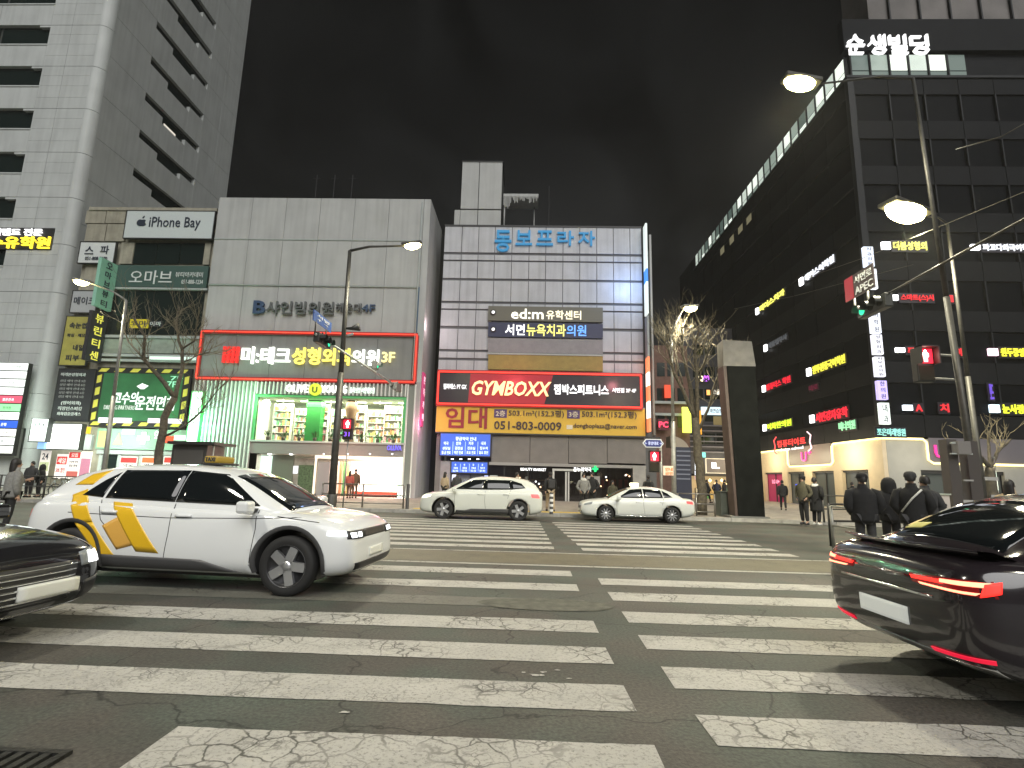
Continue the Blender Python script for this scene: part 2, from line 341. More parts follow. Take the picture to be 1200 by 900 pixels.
# bus lane platform in the middle of the road, right of the crossing
b = B(); b.prism([(6.6, 10.3, 0), (60, 10.3, 0), (60, 13.9, 0), (7.6, 13.9, 0)], (0, 0, .1), PAVE); plat = part('bus_platform', b, kind='structure')
for k in range(16): piece('kerb_stone', plat, 6.9+k, 7.88+k, 10.14, 10.3, 0, .13, KERB)

# ------------------------------------------------------------------ left tower
CLAD = M('tower_cladding', (.56, .585, .57), .55, noise=.07, nscale=.6, bump=.1, bscale=6, streak=.14)
CORE = M('tower_joint', (.06, .065, .06), .8)
DGL = M('dark_glass', (.012, .02, .018), .12, spec=.6)
FRM = M('window_frame_dark', (.03, .03, .03), .5)
TX, TY = -34.6, 37.0
tw = root('office_tower', 'tall pale tower with rounded corner and dark strip windows', 'building', (TX, TY, 0))
b = B(); b.box(-62, TX-.7, TY+.35, 55.5, 0, 63, CORE); b.box(TX-.75, TX-.35, TY+.7, 55.5, 0, 63, CORE); part('wall', b, tw)
def corner_panel(z0, z1):
    b = B(); vs = []; fs = []; n = 12
    for i in range(n+1):
        a = R(-90+90*i/n); r = .7
        for rr in (r, r-.12):
            for z in (z0, z1): vs.append((TX-.7+rr*math.cos(a), TY+.7+rr*math.sin(a), z))
    for i in range(n):
        k = 4*i; fs += [(k, k+4, k+5, k+1), (k+1, k+5, k+7, k+3), (k, k+2, k+6, k+4), (k+2, k+3, k+7, k+6)]
    fs += [(0, 1, 3, 2), (4*n, 4*n+2, 4*n+3, 4*n+1)]
    b.add(vs, fs, CLAD); return part('cladding_panel', b, tw)
tops = [36.85-3.77*k for k in range(-3, 9)]
G = .035
for zt in tops:
    zb = zt-1.75; zn = zt-3.77         # window zb..zt, spandrel zn..zb
    if zb < 5: continue
    # window recess
    for k in range(4):
        x1 = -39.35-k*4.4; 
        w = piece('window', tw, x1-4.2, x1-(.9 if k == 0 else 0), TY+.3, TY+.33, zb, zt, DGL)
        if k == 0: piece('window', tw, x1-.9, x1, TY+.3, TY+.33, zb, zt-.16, DGL)
        if k == 0: piece('lintel_notch', tw, x1-.9, x1, TY+.02, TY+.3, zt-.16, zt, CLAD)
        piece('window_sill', tw, x1-4.4, x1+.04, TY-.06, TY+.3, zb-.1, zb, CLAD)
        piece('cladding_panel', tw, x1-4.4+G, x1, TY, TY+.34, zn+G, zb-.1-.001, CLAD)
    for (xa, xb) in ((-39.35, -37.55), (-37.55, TX-.7)):
        for (za, zc) in ((zn, zn+.98), (zn+.98, zb), (zb, zt-.85), (zt-.85, zt)):
            g_ = G if za == zn else .012
            piece('cladding_panel', tw, xa+.012, xb-.012, TY+.003, TY+.34, za+g_, zc-.004, CLAD)
    corner_panel(zn+G, zt-.004)
SW = [41.95-3.66*k for k in range(-6, 6)]
b = B()
for zt in SW:
    for (y0, y1) in ((TY+.7, 41.9), (49.8, 52.6), (52.6, 55.5)):
        piece('cladding_panel', tw, TX-.36, TX, y0+.02, y1-.02, zt-3.66+.03, zt, CLAD)
    for (y0, y1, h) in ((41.9, 44.3, .75), (44.3, 47.6, 1.35), (47.6, 49.8, .75)):
        piece('cladding_panel', tw, TX-.36, TX, y0+.012, y1-.012, zt-3.66+.03, zt-h, CLAD)
        piece('window', tw, TX-.34, TX-.31, y0, y1, zt-h, zt+.01, DGL)
for z in (26.6, 23.9, 20.9): piece('cladding_panel', tw, TX-.36, TX, TY+1.2, 55.5, z-2.9, z-.03 if z != 26.6 else 19.95, CLAD) if z == 20.9 else None
b = B(); b.box(TX-.36, TX-.002, TY+.7, 55.5, 0, SW[-1]-3.66, CLAD); part('side_wall', b, tw)
b = B(); b.box(-62, -35.8, TY+.02, TY+.34, 0, 4.2, CLAD); part('base_wall', b, tw)
for z0 in (0, 1.4, 2.8): corner_panel(z0+.02, z0+1.4)
zl = 36.85-3.77*8-3.77+3.77
zl = min(t for t in tops if t-1.75 >= 5)-3.77
q = [4.2+(zl-4.2)*i/2 for i in range(3)] if zl > 4.4 else []
for za, zc in zip(q[:-1], q[1:]):
    corner_panel(za+.02, zc)
    for (xa, xb) in ((-50, -44.5), (-44.5, -39.35), (-39.35, -37.55), (-37.55, TX-.7)): piece('cladding_panel', tw, xa+.012, xb-.012, TY+.003, TY+.34, za+.02, zc-.004, CLAD)
piece('window_glint', tw, TX-.3, TX-.28, 44.9, 46.6, 33.55, 33.75, E('e8e0d0', .8)); piece('window_glint', tw, TX-.3, TX-.28, 45.2, 45.9, 37.0, 37.15, E('b8b89a', .6))  # glints in the side windows made as thin glowing slivers
# lit yellow sign on the tower
x0, x1, z0, z1 = rectS(-32, 277, 59, 291, TY-.1)
s = root('academy_sign', 'yellow lit Korean letters under a smaller white line high on the left tower', 'sign', (x0, TY, z0))
text('인수유학원', ((x0+x1)/2, TY-.12, (z0+z1)/2), x1-x0, z1-z0, E('ffe23a', 1.6), s, depth=.12, bold=.03)
a0, a1, c0, c1 = rectS(-20, 268, 50, 276, TY-.1)
text('뉴질랜드 전문', ((a0+a1)/2, TY-.12, (c0+c1)/2), a1-a0, c1-c0, E('ffffff', 1.6), s, depth=.1, bold=.03, name='small_lettering')
b = B(); b.box(x0-.2, x1+.1, TY-.06, TY-.01, z0-.05, c1+.1, FRM); part('backing', b, s)
# lit directory at left edge
x0, x1, z0, z1 = rectS(-30, 425, 25, 532, TY-.8)
s = root('tenant_directory', 'tall lit directory of white, red, green and blue rows at the left edge', 'sign', (x1, TY-.8, 0))
b = B(); b.box(x0, x1, TY-.8, TY-.5, z0-.1, z1, FRM); part('cabinet', b, s)
cols = ['eef4ee']*4+['d2556a', '8fe09a', 'f2f8f2', '2f58c8', 'f6f6ee', 'f4f8f4', 'eef2ea']
h = (z1-z0)/len(cols)
for k, c in enumerate(cols):
    piece('directory_row', s, x0+.05, x1-.06, TY-.83, TY-.8, z1-(k+1)*h+.06, z1-k*h-.02, E(c, 1.35))
    if k not in (1, 3): text(['스타어학원', '', '치과', '', '밝은안과', '한의원', '법무사', '은행', '세무회계', '카페', '약국'][k] or ' ', (x1-1.0, TY-.84, z1-(k+.5)*h), None, h*.35, M('ink', (.02, .03, .05), .6) if k not in (4, 7) else E('ffffff', 1.5), s, depth=.004, bold=.01)

# ------------------------------------------------------------------ iPhone Bay building
IY, IX0, IX1, IZ = 36.7, -33.5, -23.45, 20.7
BEIGE = M('beige_stone', (.38, .36, .28), .7, noise=.15, nscale=2, bump=.15, streak=.25)
PALE = M('painted_metal_pale', (.42, .46, .44), .5, noise=.08, nscale=1)
ib = root('shop_building', 'narrow beige shop building covered in signs between the tower and the wide pale block', 'building', (-28.5, IY, 0))
b = B(); b.box(IX0+.3, IX1, IY+.2, 48, 0, IZ, BEIGE); part('wall', b, ib)
def ppx(name, par, x0, y0, x1, y1, Y, t, mt, label=None):      # a slab t thick whose front lies at distance Y
    a, c, d, e = rectS(x0, y0, x1, y1, Y); return piece(name, par, a, c, Y, Y+t, d, e, mt, label)
for (xa, xb) in ((100, 124), (124, 147)):
    for (ya, yb) in ((246, 262), (262, 283)): ppx('stone_panel', ib, xa+.5, ya+.6, xb-.5, yb-.6, IY, .2, BEIGE)
for (xa, ya, xb, yb) in ((141, 284, 156, 309), (239, 284, 246, 310), (98, 310, 112, 340), (99, 283, 100, 310)): ppx('stone_panel', ib, xa, ya, xb, yb, IY, .2, BEIGE)
for k in range(3): 
    w = ppx('window', ib, 156+k*27.7, 285, 183+k*27.7, 309, IY+.08, .05, DGL)
piece('cornice', ib, IX0+.3, IX1, IY-.08, IY+.2, IZ-.12, IZ+.12, BEIGE)
LITEG = M('pale_green_fascia', (.30, .36, .30), .5, noise=.15)
for k in range(4): ppx('window', ib, 118+k*30, 341, 147+k*30, 392, IY+.1, .05, DGL)
ppx('ledge', ib, 112, 393, 240, 396, IY-.1, .3, PALE)
for k in range(4): ppx('fascia_panel', ib, 112+k*31, 397, 142+k*31, 414, IY, .2, LITEG)
ppx('ledge', ib, 110, 415, 236, 418, IY-.15, .35, PALE); ppx('ledge', ib, 110, 421, 235, 424, IY-.12, .32, PALE)
ppx('ledge', ib, 135, 337, 243, 339, IY-.1, .3, PALE)
ppx('spotlight_bar', ib, 175, 418, 228, 421, IY-.4, .2, E('e8fff0', .8))
def sign(name, label, x0, y0, x1, y1, Y, mt, texts=(), frame=None, t=.18, cat='sign', group=None, face=True):
    a, c, d, e = rectS(x0, y0, x1, y1, Y); r = root(name, label, cat, ((a+c)/2, Y+t, d), group=group)
    b = B(); b.box(a, c, Y, Y+t, d, e, mt); part('sign_board', b, r)
    if frame:
        w = .06; b = B(); b.box(a-w, c+w, Y-.02, Y+t, e, e+w, frame); b.box(a-w, c+w, Y-.02, Y+t, d-w, d, frame); b.box(a-w, a, Y-.02, Y+t, d, e, frame); b.box(c, c+w, Y-.02, Y+t, d, e, frame); part('frame', b, r)
    for tx in texts:
        s, p, tm = tx[:3]; kw = tx[3] if len(tx) > 3 else {}
        q0, q1, w0, w1 = rectS(*p, Y); text(s, ((q0+q1)/2, Y-.03, (w0+w1)/2), q1-q0, w1-w0, tm, r, depth=kw.pop('depth', .03), **kw)
    return r
INK = M('ink', (.02, .03, .05), .6)
WHT = M('white_vinyl', (.72, .76, .74), .5, noise=.05, nscale=2)
r = sign('rooftop_sign', 'pale billboard with a black apple mark and iPhone Bay lettering', 147, 247.5, 250, 279, IY-.35, M('lit_grey_panel', (.62, .68, .67), .5, emit=0), [('iPhone Bay', (175, 254.5, 235, 270), INK, dict(bold=.008))], FRM)
a0, a1, c0, c1 = rectS(161, 254, 171, 266, IY-.38); cx, cz, q = (a0+a1)/2, (c0+c1)/2, (c1-c0)/2
b = B(); pts = []
for i in range(40):
    a = 2*math.pi*i/40; rr = q*(.82+.10*math.cos(2*a)-.16*max(0, math.cos(a-R(90)))**8-.06*max(0, math.cos(a+R(90)))**6)
    x, z = rr*math.cos(a), rr*math.sin(a)-q*.15
    dx, dz = x-q*.98, z-q*.02; dd = math.hypot(dx, dz)
    if dd < q*.42: x, z = q*.98+dx/dd*q*.42, q*.02+dz/dd*q*.42
    pts.append((cx+x, IY-.38, cz+z))
b.prism(pts, (0, .02, 0), INK); b.prism([(cx+q*.02, IY-.38, cz+q*.72), (cx+q*.05, IY-.38, cz+q*.95), (cx+q*.3, IY-.38, cz+q*1.2), (cx+q*.42, IY-.38, cz+q*1.2), (cx+q*.36, IY-.38, cz+q*.92), (cx+q*.2, IY-.38, cz+q*.75)], (0, .02, 0), INK); part('logo', b, r)
sign('banner', 'dark green banner with pale Korean letters below the phone shop billboard', 134, 311, 243, 336.5, IY-.12, M('dark_green_banner', (.05, .10, .085), .6), [('오마브', (152, 317, 202, 333), WHT, dict(bold=.01)), ('뷰티아카데미', (206, 319, 238, 325), WHT), ('051-888-1234', (213, 328, 238, 333), WHT)])
sign('spa_sign', 'small white sign with two spaced Korean letters beside the tower corner', 93, 284, 134, 308, IY-.3, WHT, [('스', (100, 289, 110, 298), INK, dict(bold=.02)), ('파', (118, 288, 128, 298), INK, dict(bold=.02)), ('051-808-7070', (100, 301, 126, 305), INK)], FRM)
sign('makeup_sign', 'small grey sign with dark Korean letters behind the mint sign', 84, 341, 113, 366, IY-.25, M('grey_vinyl', (.45, .47, .48), .5), [('메이크', (87, 348, 112, 357), INK, dict(bold=.015))], FRM)
YEL = M('yellow_vinyl', (.42, .38, .09), .55, noise=.1)
sign('lash_sign', 'tall dull yellow sign board with dark Korean lines above the black notice', 74, 371, 104, 428, IY-.25, YEL, [('속눈썹', (82, 378, 102, 385), INK, dict(bold=.015)), ('네일', (86, 404, 98, 411), INK, dict(bold=.015)), ('피부·', (77, 416, 95, 423), INK, dict(bold=.015)), ('왁싱 · 제모', (79, 391, 100, 395), INK)], FRM)
NOTE = M('black_board', (.03, .03, .035), .5)
sign('notice_board', 'black notice board full of small white lines above the lit white box', 65, 433, 107, 493, IY-.3, NOTE, [('미리본성형외과', (72, 437, 101, 441), WHT)] + [('상담 예약 안내 %d층' % (9-k), (71-k*.6, 445+k*4.6, 101-k*.6, 448+k*4.6), M('grey_ink', (.3, .3, .3), .6)) for k in range(5)] + [('(영어회화)', (72, 470, 95, 475), WHT), ('직장인스피킹', (68, 476.5, 96, 481), WHT), ('회화집중클래스', (67, 483, 95, 487), WHT)], FRM)
# projecting signs (seen on their right faces)
def proj_sign(name, label, X, y0px, ztop, zbot, ylen, mt, s, tm, vertical=True, lit=None):
    r = root(name, label, 'sign', (X, IY, zbot)); ya = IY-.15-ylen
    b = B(); b.box(X-.12, X+.12, ya, IY-.15, zbot, ztop, mt); part('sign_board', b, r)
    b = B(); b.tube([(X, IY+.1, zbot+.2), (X, IY-.2, zbot+.2)], .03, FRM); b.tube([(X, IY+.1, ztop-.2), (X, IY-.2, ztop-.2)], .03, FRM); part('bracket', b, r)
    n = len(s); h = (ztop-zbot)/n
    for i, ch in enumerate(s):
        text(ch, (X+.135, (ya+IY-.15)/2, ztop-(i+.5)*h), min(ylen*.62, h*.8), min(h*.7, ylen*.75), tm, r, face='E', bold=.03, depth=.02)
        text(ch, (X-.135, (ya+IY-.15)/2, ztop-(i+.5)*h), min(ylen*.62, h*.8), min(h*.7, ylen*.75), tm, r, face='W', bold=.03, depth=.02)
X = -31.0; p = at(122, 335, IY-.8)
proj_sign('mint_sign', 'mint green vertical projecting sign with dark Korean letters', at(125, 330, IY-.8).x, 0, at(124, 307, IY-.8).z, at(124, 362, IY-.8).z, 1.5, M('mint_panel', (.32, .62, .48), .5), '오마브뷰티', INK)
proj_sign('coffee_sign', 'black vertical projecting sign with yellow Korean letters in a pale frame', at(112, 395, IY-.8).x, 0, at(112, 367, IY-.8).z, at(112, 424, IY-.8).z, 1.4, NOTE, '뷰린티센', E('e8e25a', .8))
# second floor yellow window sign
sign('window_sign', 'small yellow lit window sign behind the bare twigs', 152, 374, 173, 384, IY-.02, E('c8b828', .6), [('코마', (153, 376, 172, 382), INK, dict(bold=.03))])
sign('window_sign', 'small plain white window lettering right of the yellow window sign', 175, 376, 190, 383, IY-.02, NOTE, [('이마', (176, 377, 189, 382), WHT)])
# hazard-striped green gym banner
GREEN = M('green_banner', (.035, .15, .06), .5, noise=.25, nscale=.8); HAZ = M('hazard_yellow', (.72, .66, .10), .5)
HB = M('hazard_black', (.02, .02, .02), .5)
a, c, d, e = rectS(109, 431, 221, 501, IY-.3)
r = root('driving_banner', 'large green banner with white Korean letters and a black and yellow hazard border', 'banner', ((a+c)/2, IY-.1, d))
b = B(); b.box(a, c, IY-.3, IY-.1, d, e, HB); part('sign_board', b, r)
b = B(); b.box(a+.55, c-.55, IY-.32, IY-.3, d+.45, e-.42, GREEN); part('green_field', b, r)
def hz(x, z, w, h, sk): 
    b = B(); b.prism([(x, IY-.33, z), (x+w, IY-.33, z), (x+w+sk, IY-.33, z+h), (x+sk, IY-.33, z+h)], (0, .025, 0), HAZ); part('hazard_block', b, r)
n = 6
for k in range(n):
    w = (c-a)/n
    hz(a+k*w+.1, d+.1, w*.5, .25, .22); hz(a+k*w+.1, e-.33, w*.5, .25, .22)
for k in range(4):
    w = (e-d-.7)/4
    for xx in (a+.1, c-.42):
        b = B(); zz = d+.42+k*w; b.prism([(xx, IY-.33, zz), (xx+.3, IY-.33, zz+.1), (xx+.3, IY-.33, zz+w*.6+.1), (xx, IY-.33, zz+w*.6)], (0, .025, 0), HAZ); part('hazard_block', b, r)
def rt(s, p, m, Y, r, **k):
    q0, q1, w0, w1 = rectS(*p, Y); return text(s, ((q0+q1)/2, Y-.02, (w0+w1)/2), q1-q0, w1-w0, m, r, depth=.03, **k)
WL = E('f4fff8', .85)
rt('고수의', (133, 459, 162, 474), WL, IY-.35, r, bold=.045, shear=.12); rt('운전면허', (159, 464, 206, 481), WL, IY-.35, r, bold=.045, shear=.12)
rt('DRIVING PARTNERS', (122, 475, 158, 480), WHT, IY-.35, r, bold=.02)
ppx('white_strip', r, 115, 489.5, 154, 495.5, IY-.36, .03, E('f0e4f4', .9)); ppx('white_strip', r, 173, 490.5, 213, 496, IY-.36, .03, E('f0e4f4', .9))
rt('7F', (196, 447, 207, 454), E('9fe8c0', .8), IY-.35, r); rt('7F', (200, 441, 214, 446), E('9fe8c0', .8), IY-.35, r)
a0, a1, c0, c1 = rectS(160, 449, 174, 456, IY-.36)
b = B(); b.prism([(a0, IY-.36, c0+.2), (a0+.4, IY-.36, c1), (a1-.5, IY-.36, c1), (a1, IY-.36, c0+.25), (a1-.3, IY-.36, c0), (a0+.3, IY-.36, c0)], (0, .03, 0), WL); part('car_emblem', b, r)
# pharmacy fascia
r = sign('pharmacy_fascia', 'pale green shop fascia with a white cross under the hazard banner', 113, 503, 222, 527, IY-.2, M('pale_green_sign', (.28, .48, .34), .5), [('약', (181, 504, 189, 518), E('ffffff', 1), dict(bold=.04))])
b = B(); p = at(168, 513.5, IY-.24)
b.box(p.x-.42, p.x+.42, IY-.27, IY-.2, p.z-.15, p.z+.15, E('ffffff', 1)); b.box(p.x-.15, p.x+.15, IY-.272, IY-.2, p.z-.42, p.z+.42, E('ffffff', 1)); part('cross', b, r)
ppx('yellow_panel', r, 115, 505, 128, 524, IY-.24, .03, E('e6d98a', .7)); ppx('blue_panel', r, 143, 503, 158, 509, IY-.24, .03, E('e6f4ff', .9))
a0, a1, c0, c1 = rectS(133, 507, 144, 521, IY-.25); b = B(); b.prism([(a0, IY-.25, c0), (a1, IY-.25, c0), ((a0+a1)/2, IY-.25, c1)], (0, .03, 0), E('e6e0a0', .7)); part('triangle_mark', b, r)
ppx('red_panel', r, 193, 511, 203, 519, IY-.26, .03, E('e8502a', .9))
ppx('white_panel', r, 204, 510, 221, 516, IY-.26, .03, E('e8fff0', .9))
# shop front at street level
ppx('shutter_box', ib, 113, 528, 225, 533, IY-.1, .3, PALE)
ppx('shop_window', ib, 118, 533, 134, 585, IY+.1, .05, DGL); ppx('shop_window', ib, 134, 533, 222, 585, IY+.12, .05, M('lit_shop_window', (.5, .5, .42), .3, emit=.35))
for (xa, xb) in ((112, 116), (134, 138), (160, 163), (187, 190), (222, 226)): ppx('mullion', ib, xa, 533, xb, 588, IY, .2, PALE)
RED = M('red_print', (.55, .06, .05), .5)
def poster(label, x0, y0, x1, y1, Y, bands, texts=(), lit=.75, group=None, name='poster'):
    a, c, d, e = rectS(x0, y0, x1, y1, Y); r = root(name, label, 'poster', ((a+c)/2, Y, d), group=group)
    b = B(); b.box(a, c, Y, Y+.03, d, e, E('fff6ee', lit)); part('sheet', b, r)
    for (f0, f1, col) in bands:
        b = B(); b.box(a+.04, c-.04, Y-.01, Y, e-(e-d)*f1, e-(e-d)*f0, col if not isinstance(col, str) else E(col, lit)); part('print_block', b, r)
    for (s, f0, f1, m, u0, u1) in texts:
        text(s, (a+(c-a)*(u0+u1)/2, Y-.02, e-(e-d)*(f0+f1)/2), (c-a)*(u1-u0), (e-d)*(f1-f0), m, r, depth=.01, bold=.02)
    return r
poster('white and red sale poster, larger one left of the shop doors', 65, 532, 78, 561, IY-.5, [(.1, .42, 'd83a38')], [('세일', .16, .38, E('fff6ee', .8), .15, .85), ('50% 할인', .55, .75, RED, .1, .9)])
poster('poster with a red header and grey lines next to the sale poster', 78.5, 530, 93, 561, IY-.5, [(.0, .22, 'd83a38'), (.72, .95, 'c86a60')], [('모집', .04, .18, E('fff6ee', .8), .25, .75), ('수강생 안내', .32, .4, INK, .15, .85), ('상담 환영', .46, .56, INK, .15, .85)])
poster('pink and white poster right of the two red headed posters', 93.5, 529, 106, 562, IY-.5, [(.25, .9, 'c8849a')])
for i, (xa, c) in enumerate(((140, 'd83a38'), (165, 'e06a30'), (191, 'c8382c'))):
    poster(['white poster with red block in the shop window left of the tree trunk', 'white poster with orange block in the shop window behind the tree trunk', 'white poster with dark red header in the shop window right of the tree trunk'][i], xa, 535, xa+20, 556, IY-.03, [(.05, .35, c), (.6, .8, c)], [('약국', .38, .58, INK, .2, .8)])
# bright white boxes
r = sign('light_box', 'blown-out white light box above the red posters', 49, 497, 94, 526, IY-1.0, E('f6fff8', 2.2, True), [], FRM, t=.35, cat='light box')
r = sign('light_box', 'white light box with a thin round mark left of the larger white box', 36, 491, 55, 517, IY-1.4, E('eef8f0', 1.6, True), [('O t', (41, 495, 53, 500), INK)], FRM, t=.35, cat='light box')
sign('small_blue_sign', 'small pale blue sign under the white light box', 44, 518, 52, 526, IY-1.2, E('9ac8ff', .8))
sign('small_yellow_sign', 'small yellow lit sign at the right end of the white light box', 94.5, 500, 104, 508, IY-.6, E('f0c030', .9))
ppx('grey_sign_panel', ib, 95, 509, 107, 527, IY-.1, .2, PALE)
poster('white lettered shop panel standing left of the red posters', 46, 528, 58, 558, IY-.6, [(.45, .8, 'd8e0b0')], [('24', .1, .35, INK, .2, .8), ('과', .5, .75, INK, .3, .7)], .5)
# slim white vertical light box at the corner of the pale block
s = sign('vertical_light_box', 'tall glowing white vertical light box beside the ribbed shop front', 222, 459, 234, 520, 35.6, E('eafff0', 1.5, True), [], M('green_frame', (.1, .5, .15), .4), t=.4, cat='light box')

# ------------------------------------------------------------------ wide pale block (cosmetics shop below)
OY, OX0, OX1, OZ = 36.0, -22.95, -7.4, 21.35
STN = M('grey_panel', (.49, .50, .485), .6, noise=.06, nscale=.9, bump=.08, bscale=5, streak=.16)
JNT = M('joint_dark', (.09, .095, .09), .8)
ob = root('commercial_block', 'wide pale windowless block with red neon frame and ribbed shop front', 'building', (-15.2, OY, 0))
b = B(); b.box(OX0, OX1, OY+.12, 48, 7.85, OZ-.05, JNT); b.box(OX0, OX1, OY+4.4, 48, 0, 7.85, JNT); part('wall', b, ob)
b = B(); b.box(OX1-.02, OX1+.03, OY+.02, 41, 0, OZ-.02, STN); part('side_wall', b, ob)
zr = [OZ, at(380, 281.5, OY).z, at(380, 335, OY).z]
nc = 6; cw = (OX1-.45-OX0)/nc
for i in range(nc):
    for z1, z0 in zip(zr[:-1], zr[1:]): piece('wall_panel', ob, OX0+i*cw+.012, OX0+(i+1)*cw-.012, OY, OY+.13, z0+.06, z1-.02, STN)
piece('wall_panel', ob, OX1-.43, OX1, OY, OY+.13, 12, OZ-.02, STN)
piece('ledge', ob, OX0, OX1-.45, OY-.05, OY+.1, zr[1]-.02, zr[1]+.05, PALE)
zs0, zs1 = at(380, 390, OY).z, zr[2]
for i in range(nc): piece('wall_panel', ob, OX0+i*cw+.012, OX0+(i+1)*cw-.012, OY+.06, OY+.13, zs0+.02, zs1-.05, STN)
BLU = M('blue_edge_trim', (.07, .13, .2), .5)
piece('trim', ob, OX0+15.0, OX0+15.13, OY-.04, OY+.1, zs0, zs1, BLU); piece('trim', ob, OX0, OX0+15.1, OY-.04, OY+.1, zs1-.04, zs1+.03, PALE)
piece('trim', ob, OX0, OX0+15.0, OY-.03, OY+.1, zs0-.02, zs0+.05, BLU)
zf1, zf0 = at(380, 391, OY).z, at(380, 446, OY).z
for i in range(nc): piece('wall_panel', ob, OX0+i*cw*.985+.012, OX0+(i+1)*cw*.985-.012, OY+.06, OY+.13, zf0+.02, zf1-.02, M('sign_back_panel', (.25, .26, .25), .6, noise=.08, nscale=.9, streak=.15))
# drain pipe
b = B(); b.tube([(OX1-.55, OY-.1, OZ-.3), (OX1-.55, OY-.1, 8)], .05, PALE, 8); part('drain_pipe', b, ob)
piece('wall_panel', ob, OX1-.43, OX1, OY+.003, OY+.13, 7.85, 12, PALE)
# unlit letters
s = root('unlit_clinic_sign', 'row of unlit dark blue and grey Korean letters ending in 4F on the bare wall', 'sign', (-14, OY, 13))
DB = M('letter_blue', (.05, .09, .17), .45); DG = M('letter_grey', (.13, .14, .14), .45)
def letters(s_, p, m, Y, r, **k):
    q0, q1, w0, w1 = rectS(*p, Y); return text(s_, ((q0+q1)/2, Y-.1, (w0+w1)/2), q1-q0, w1-w0, m, r, **{**dict(depth=.18, bold=.03), **k})
letters('B', (298, 353, 312, 368), DB, OY, s, bold=.07); letters('샤인빔의원', (313, 354, 392, 369), DG, OY, s); letters('해운대', (394, 356, 424, 367), DG, OY, s, bold=.01); letters('4F', (425, 357.5, 440, 366), DB, OY, s)
# red neon frame
NEON = E('ff4a38', 1.15, True)
fx0, fx1 = OX0+.05, OX0+15.15; nf = root('clinic_sign', 'glowing white and yellow Korean letters with a red mark inside a red neon rectangle', 'sign', (-15, OY, zf0))
REDB = M('red_frame_metal', (.35, .03, .03), .5)
b = B(); 
for (xa, xb, za, zb) in ((fx0, fx1, zf1-.09, zf1+.09), (fx0, fx1, zf0-.09, zf0+.09), (fx0-.09, fx0+.09, zf0+.09, zf1-.09), (fx1-.09, fx1+.09, zf0+.09, zf1-.09)): b.box(xa-.05, xb+.05, OY-.1, OY-.02, za-.05, zb+.05, REDB)
part('frame', b, nf)
b = B()
for (p, q) in (((fx0, zf0), (fx1, zf0)), ((fx0, zf1), (fx1, zf1)), ((fx0, zf0), (fx0, zf1)), ((fx1, zf0), (fx1, zf1))): b.tube([(p[0], OY-.15, p[1]), (q[0], OY-.15, q[1])], .05, NEON, 8)
part('neon_tube', b, nf)
s = nf
W3, Y3 = E('fbfff6', 1.35), E('ffee70', 1.15)
b = B(); q0, q1, w0, w1 = rectS(262, 406.5, 281, 425.5, OY)
for k in range(4): b.box(q0+(q1-q0)*(k*.27), q0+(q1-q0)*(k*.27+.17), OY-.16, OY-.02, w0, w1, E('e8302c', .9))
for k in range(3): b.box(q0, q1, OY-.13, OY-.02, w0+(w1-w0)*(.16+k*.3), w0+(w1-w0)*(.25+k*.3), E('e8302c', .9))
part('logo', b, s)
letters('미:테크', (284, 407, 341, 427), W3, OY, s, bold=.045); letters('성형외과', (343, 408, 413, 428), Y3, OY, s, bold=.045); letters('의원', (413, 410, 445, 429), W3, OY, s, bold=.045); letters('3F', (448, 413, 463, 425), E('f4e8a0', 1.2), OY, s)

# ribbed shop front with two openings
RIB = M('white_rib', (.62, .65, .62), .4); 
wx0, wx1, wz0, wz1 = rectS(300, 466.5, 472, 517, OY)
ex0, ex1, ez0, ez1 = rectS(300, 534, 471, 590, OY); ez0 = .13
b = B(); zt = zf0-.16
def ribs(xa, xb, za, zb):
    n = int((xb-xa)/.27)
    for k in range(n+1): 
        x = xa+(xb-xa)*k/max(1, n); b.box(x-.05, x+.05, OY-.1, OY+.06, za, zb, RIB)
    b.box(xa, xb, OY+.05, OY+.1, za, zb, M('rib_backing', (.2, .22, .2), .6))
ribs(OX0+.05, wx0-.25, .13, zt); ribs(wx1+.25, OX1-.3, .13, zt); ribs(wx0-.1, wx1+.1, wz1+.2, zt)
part('ribbed_cladding', b, ob, kind='stuff')
piece('wall_panel', ob, OX1-.28, OX1, OY-.02, OY+.12, .13, 7.85, M('pinkish_panel', (.35, .33, .33), .5))
piece('spandrel', ob, wx0-.2, wx1+.2, OY, OY+.3, ez1+.05, wz0-.1, M('spandrel_grey', (.22, .22, .21), .5))
piece('spandrel_ledge', ob, wx0-.25, wx1+.25, OY-.12, OY+.05, wz0-.14, wz0-.02, PALE)
for (xa, xb, za, zb) in ((wx0-.22, wx0, wz0, wz1), (wx1, wx1+.22, wz0, wz1), (wx0-.22, wx1+.22, wz1, wz1+.15)): piece('window_frame', ob, xa, xb, OY-.05, OY+.2, za, zb, M('green_trim', (.1, .42, .16), .4))
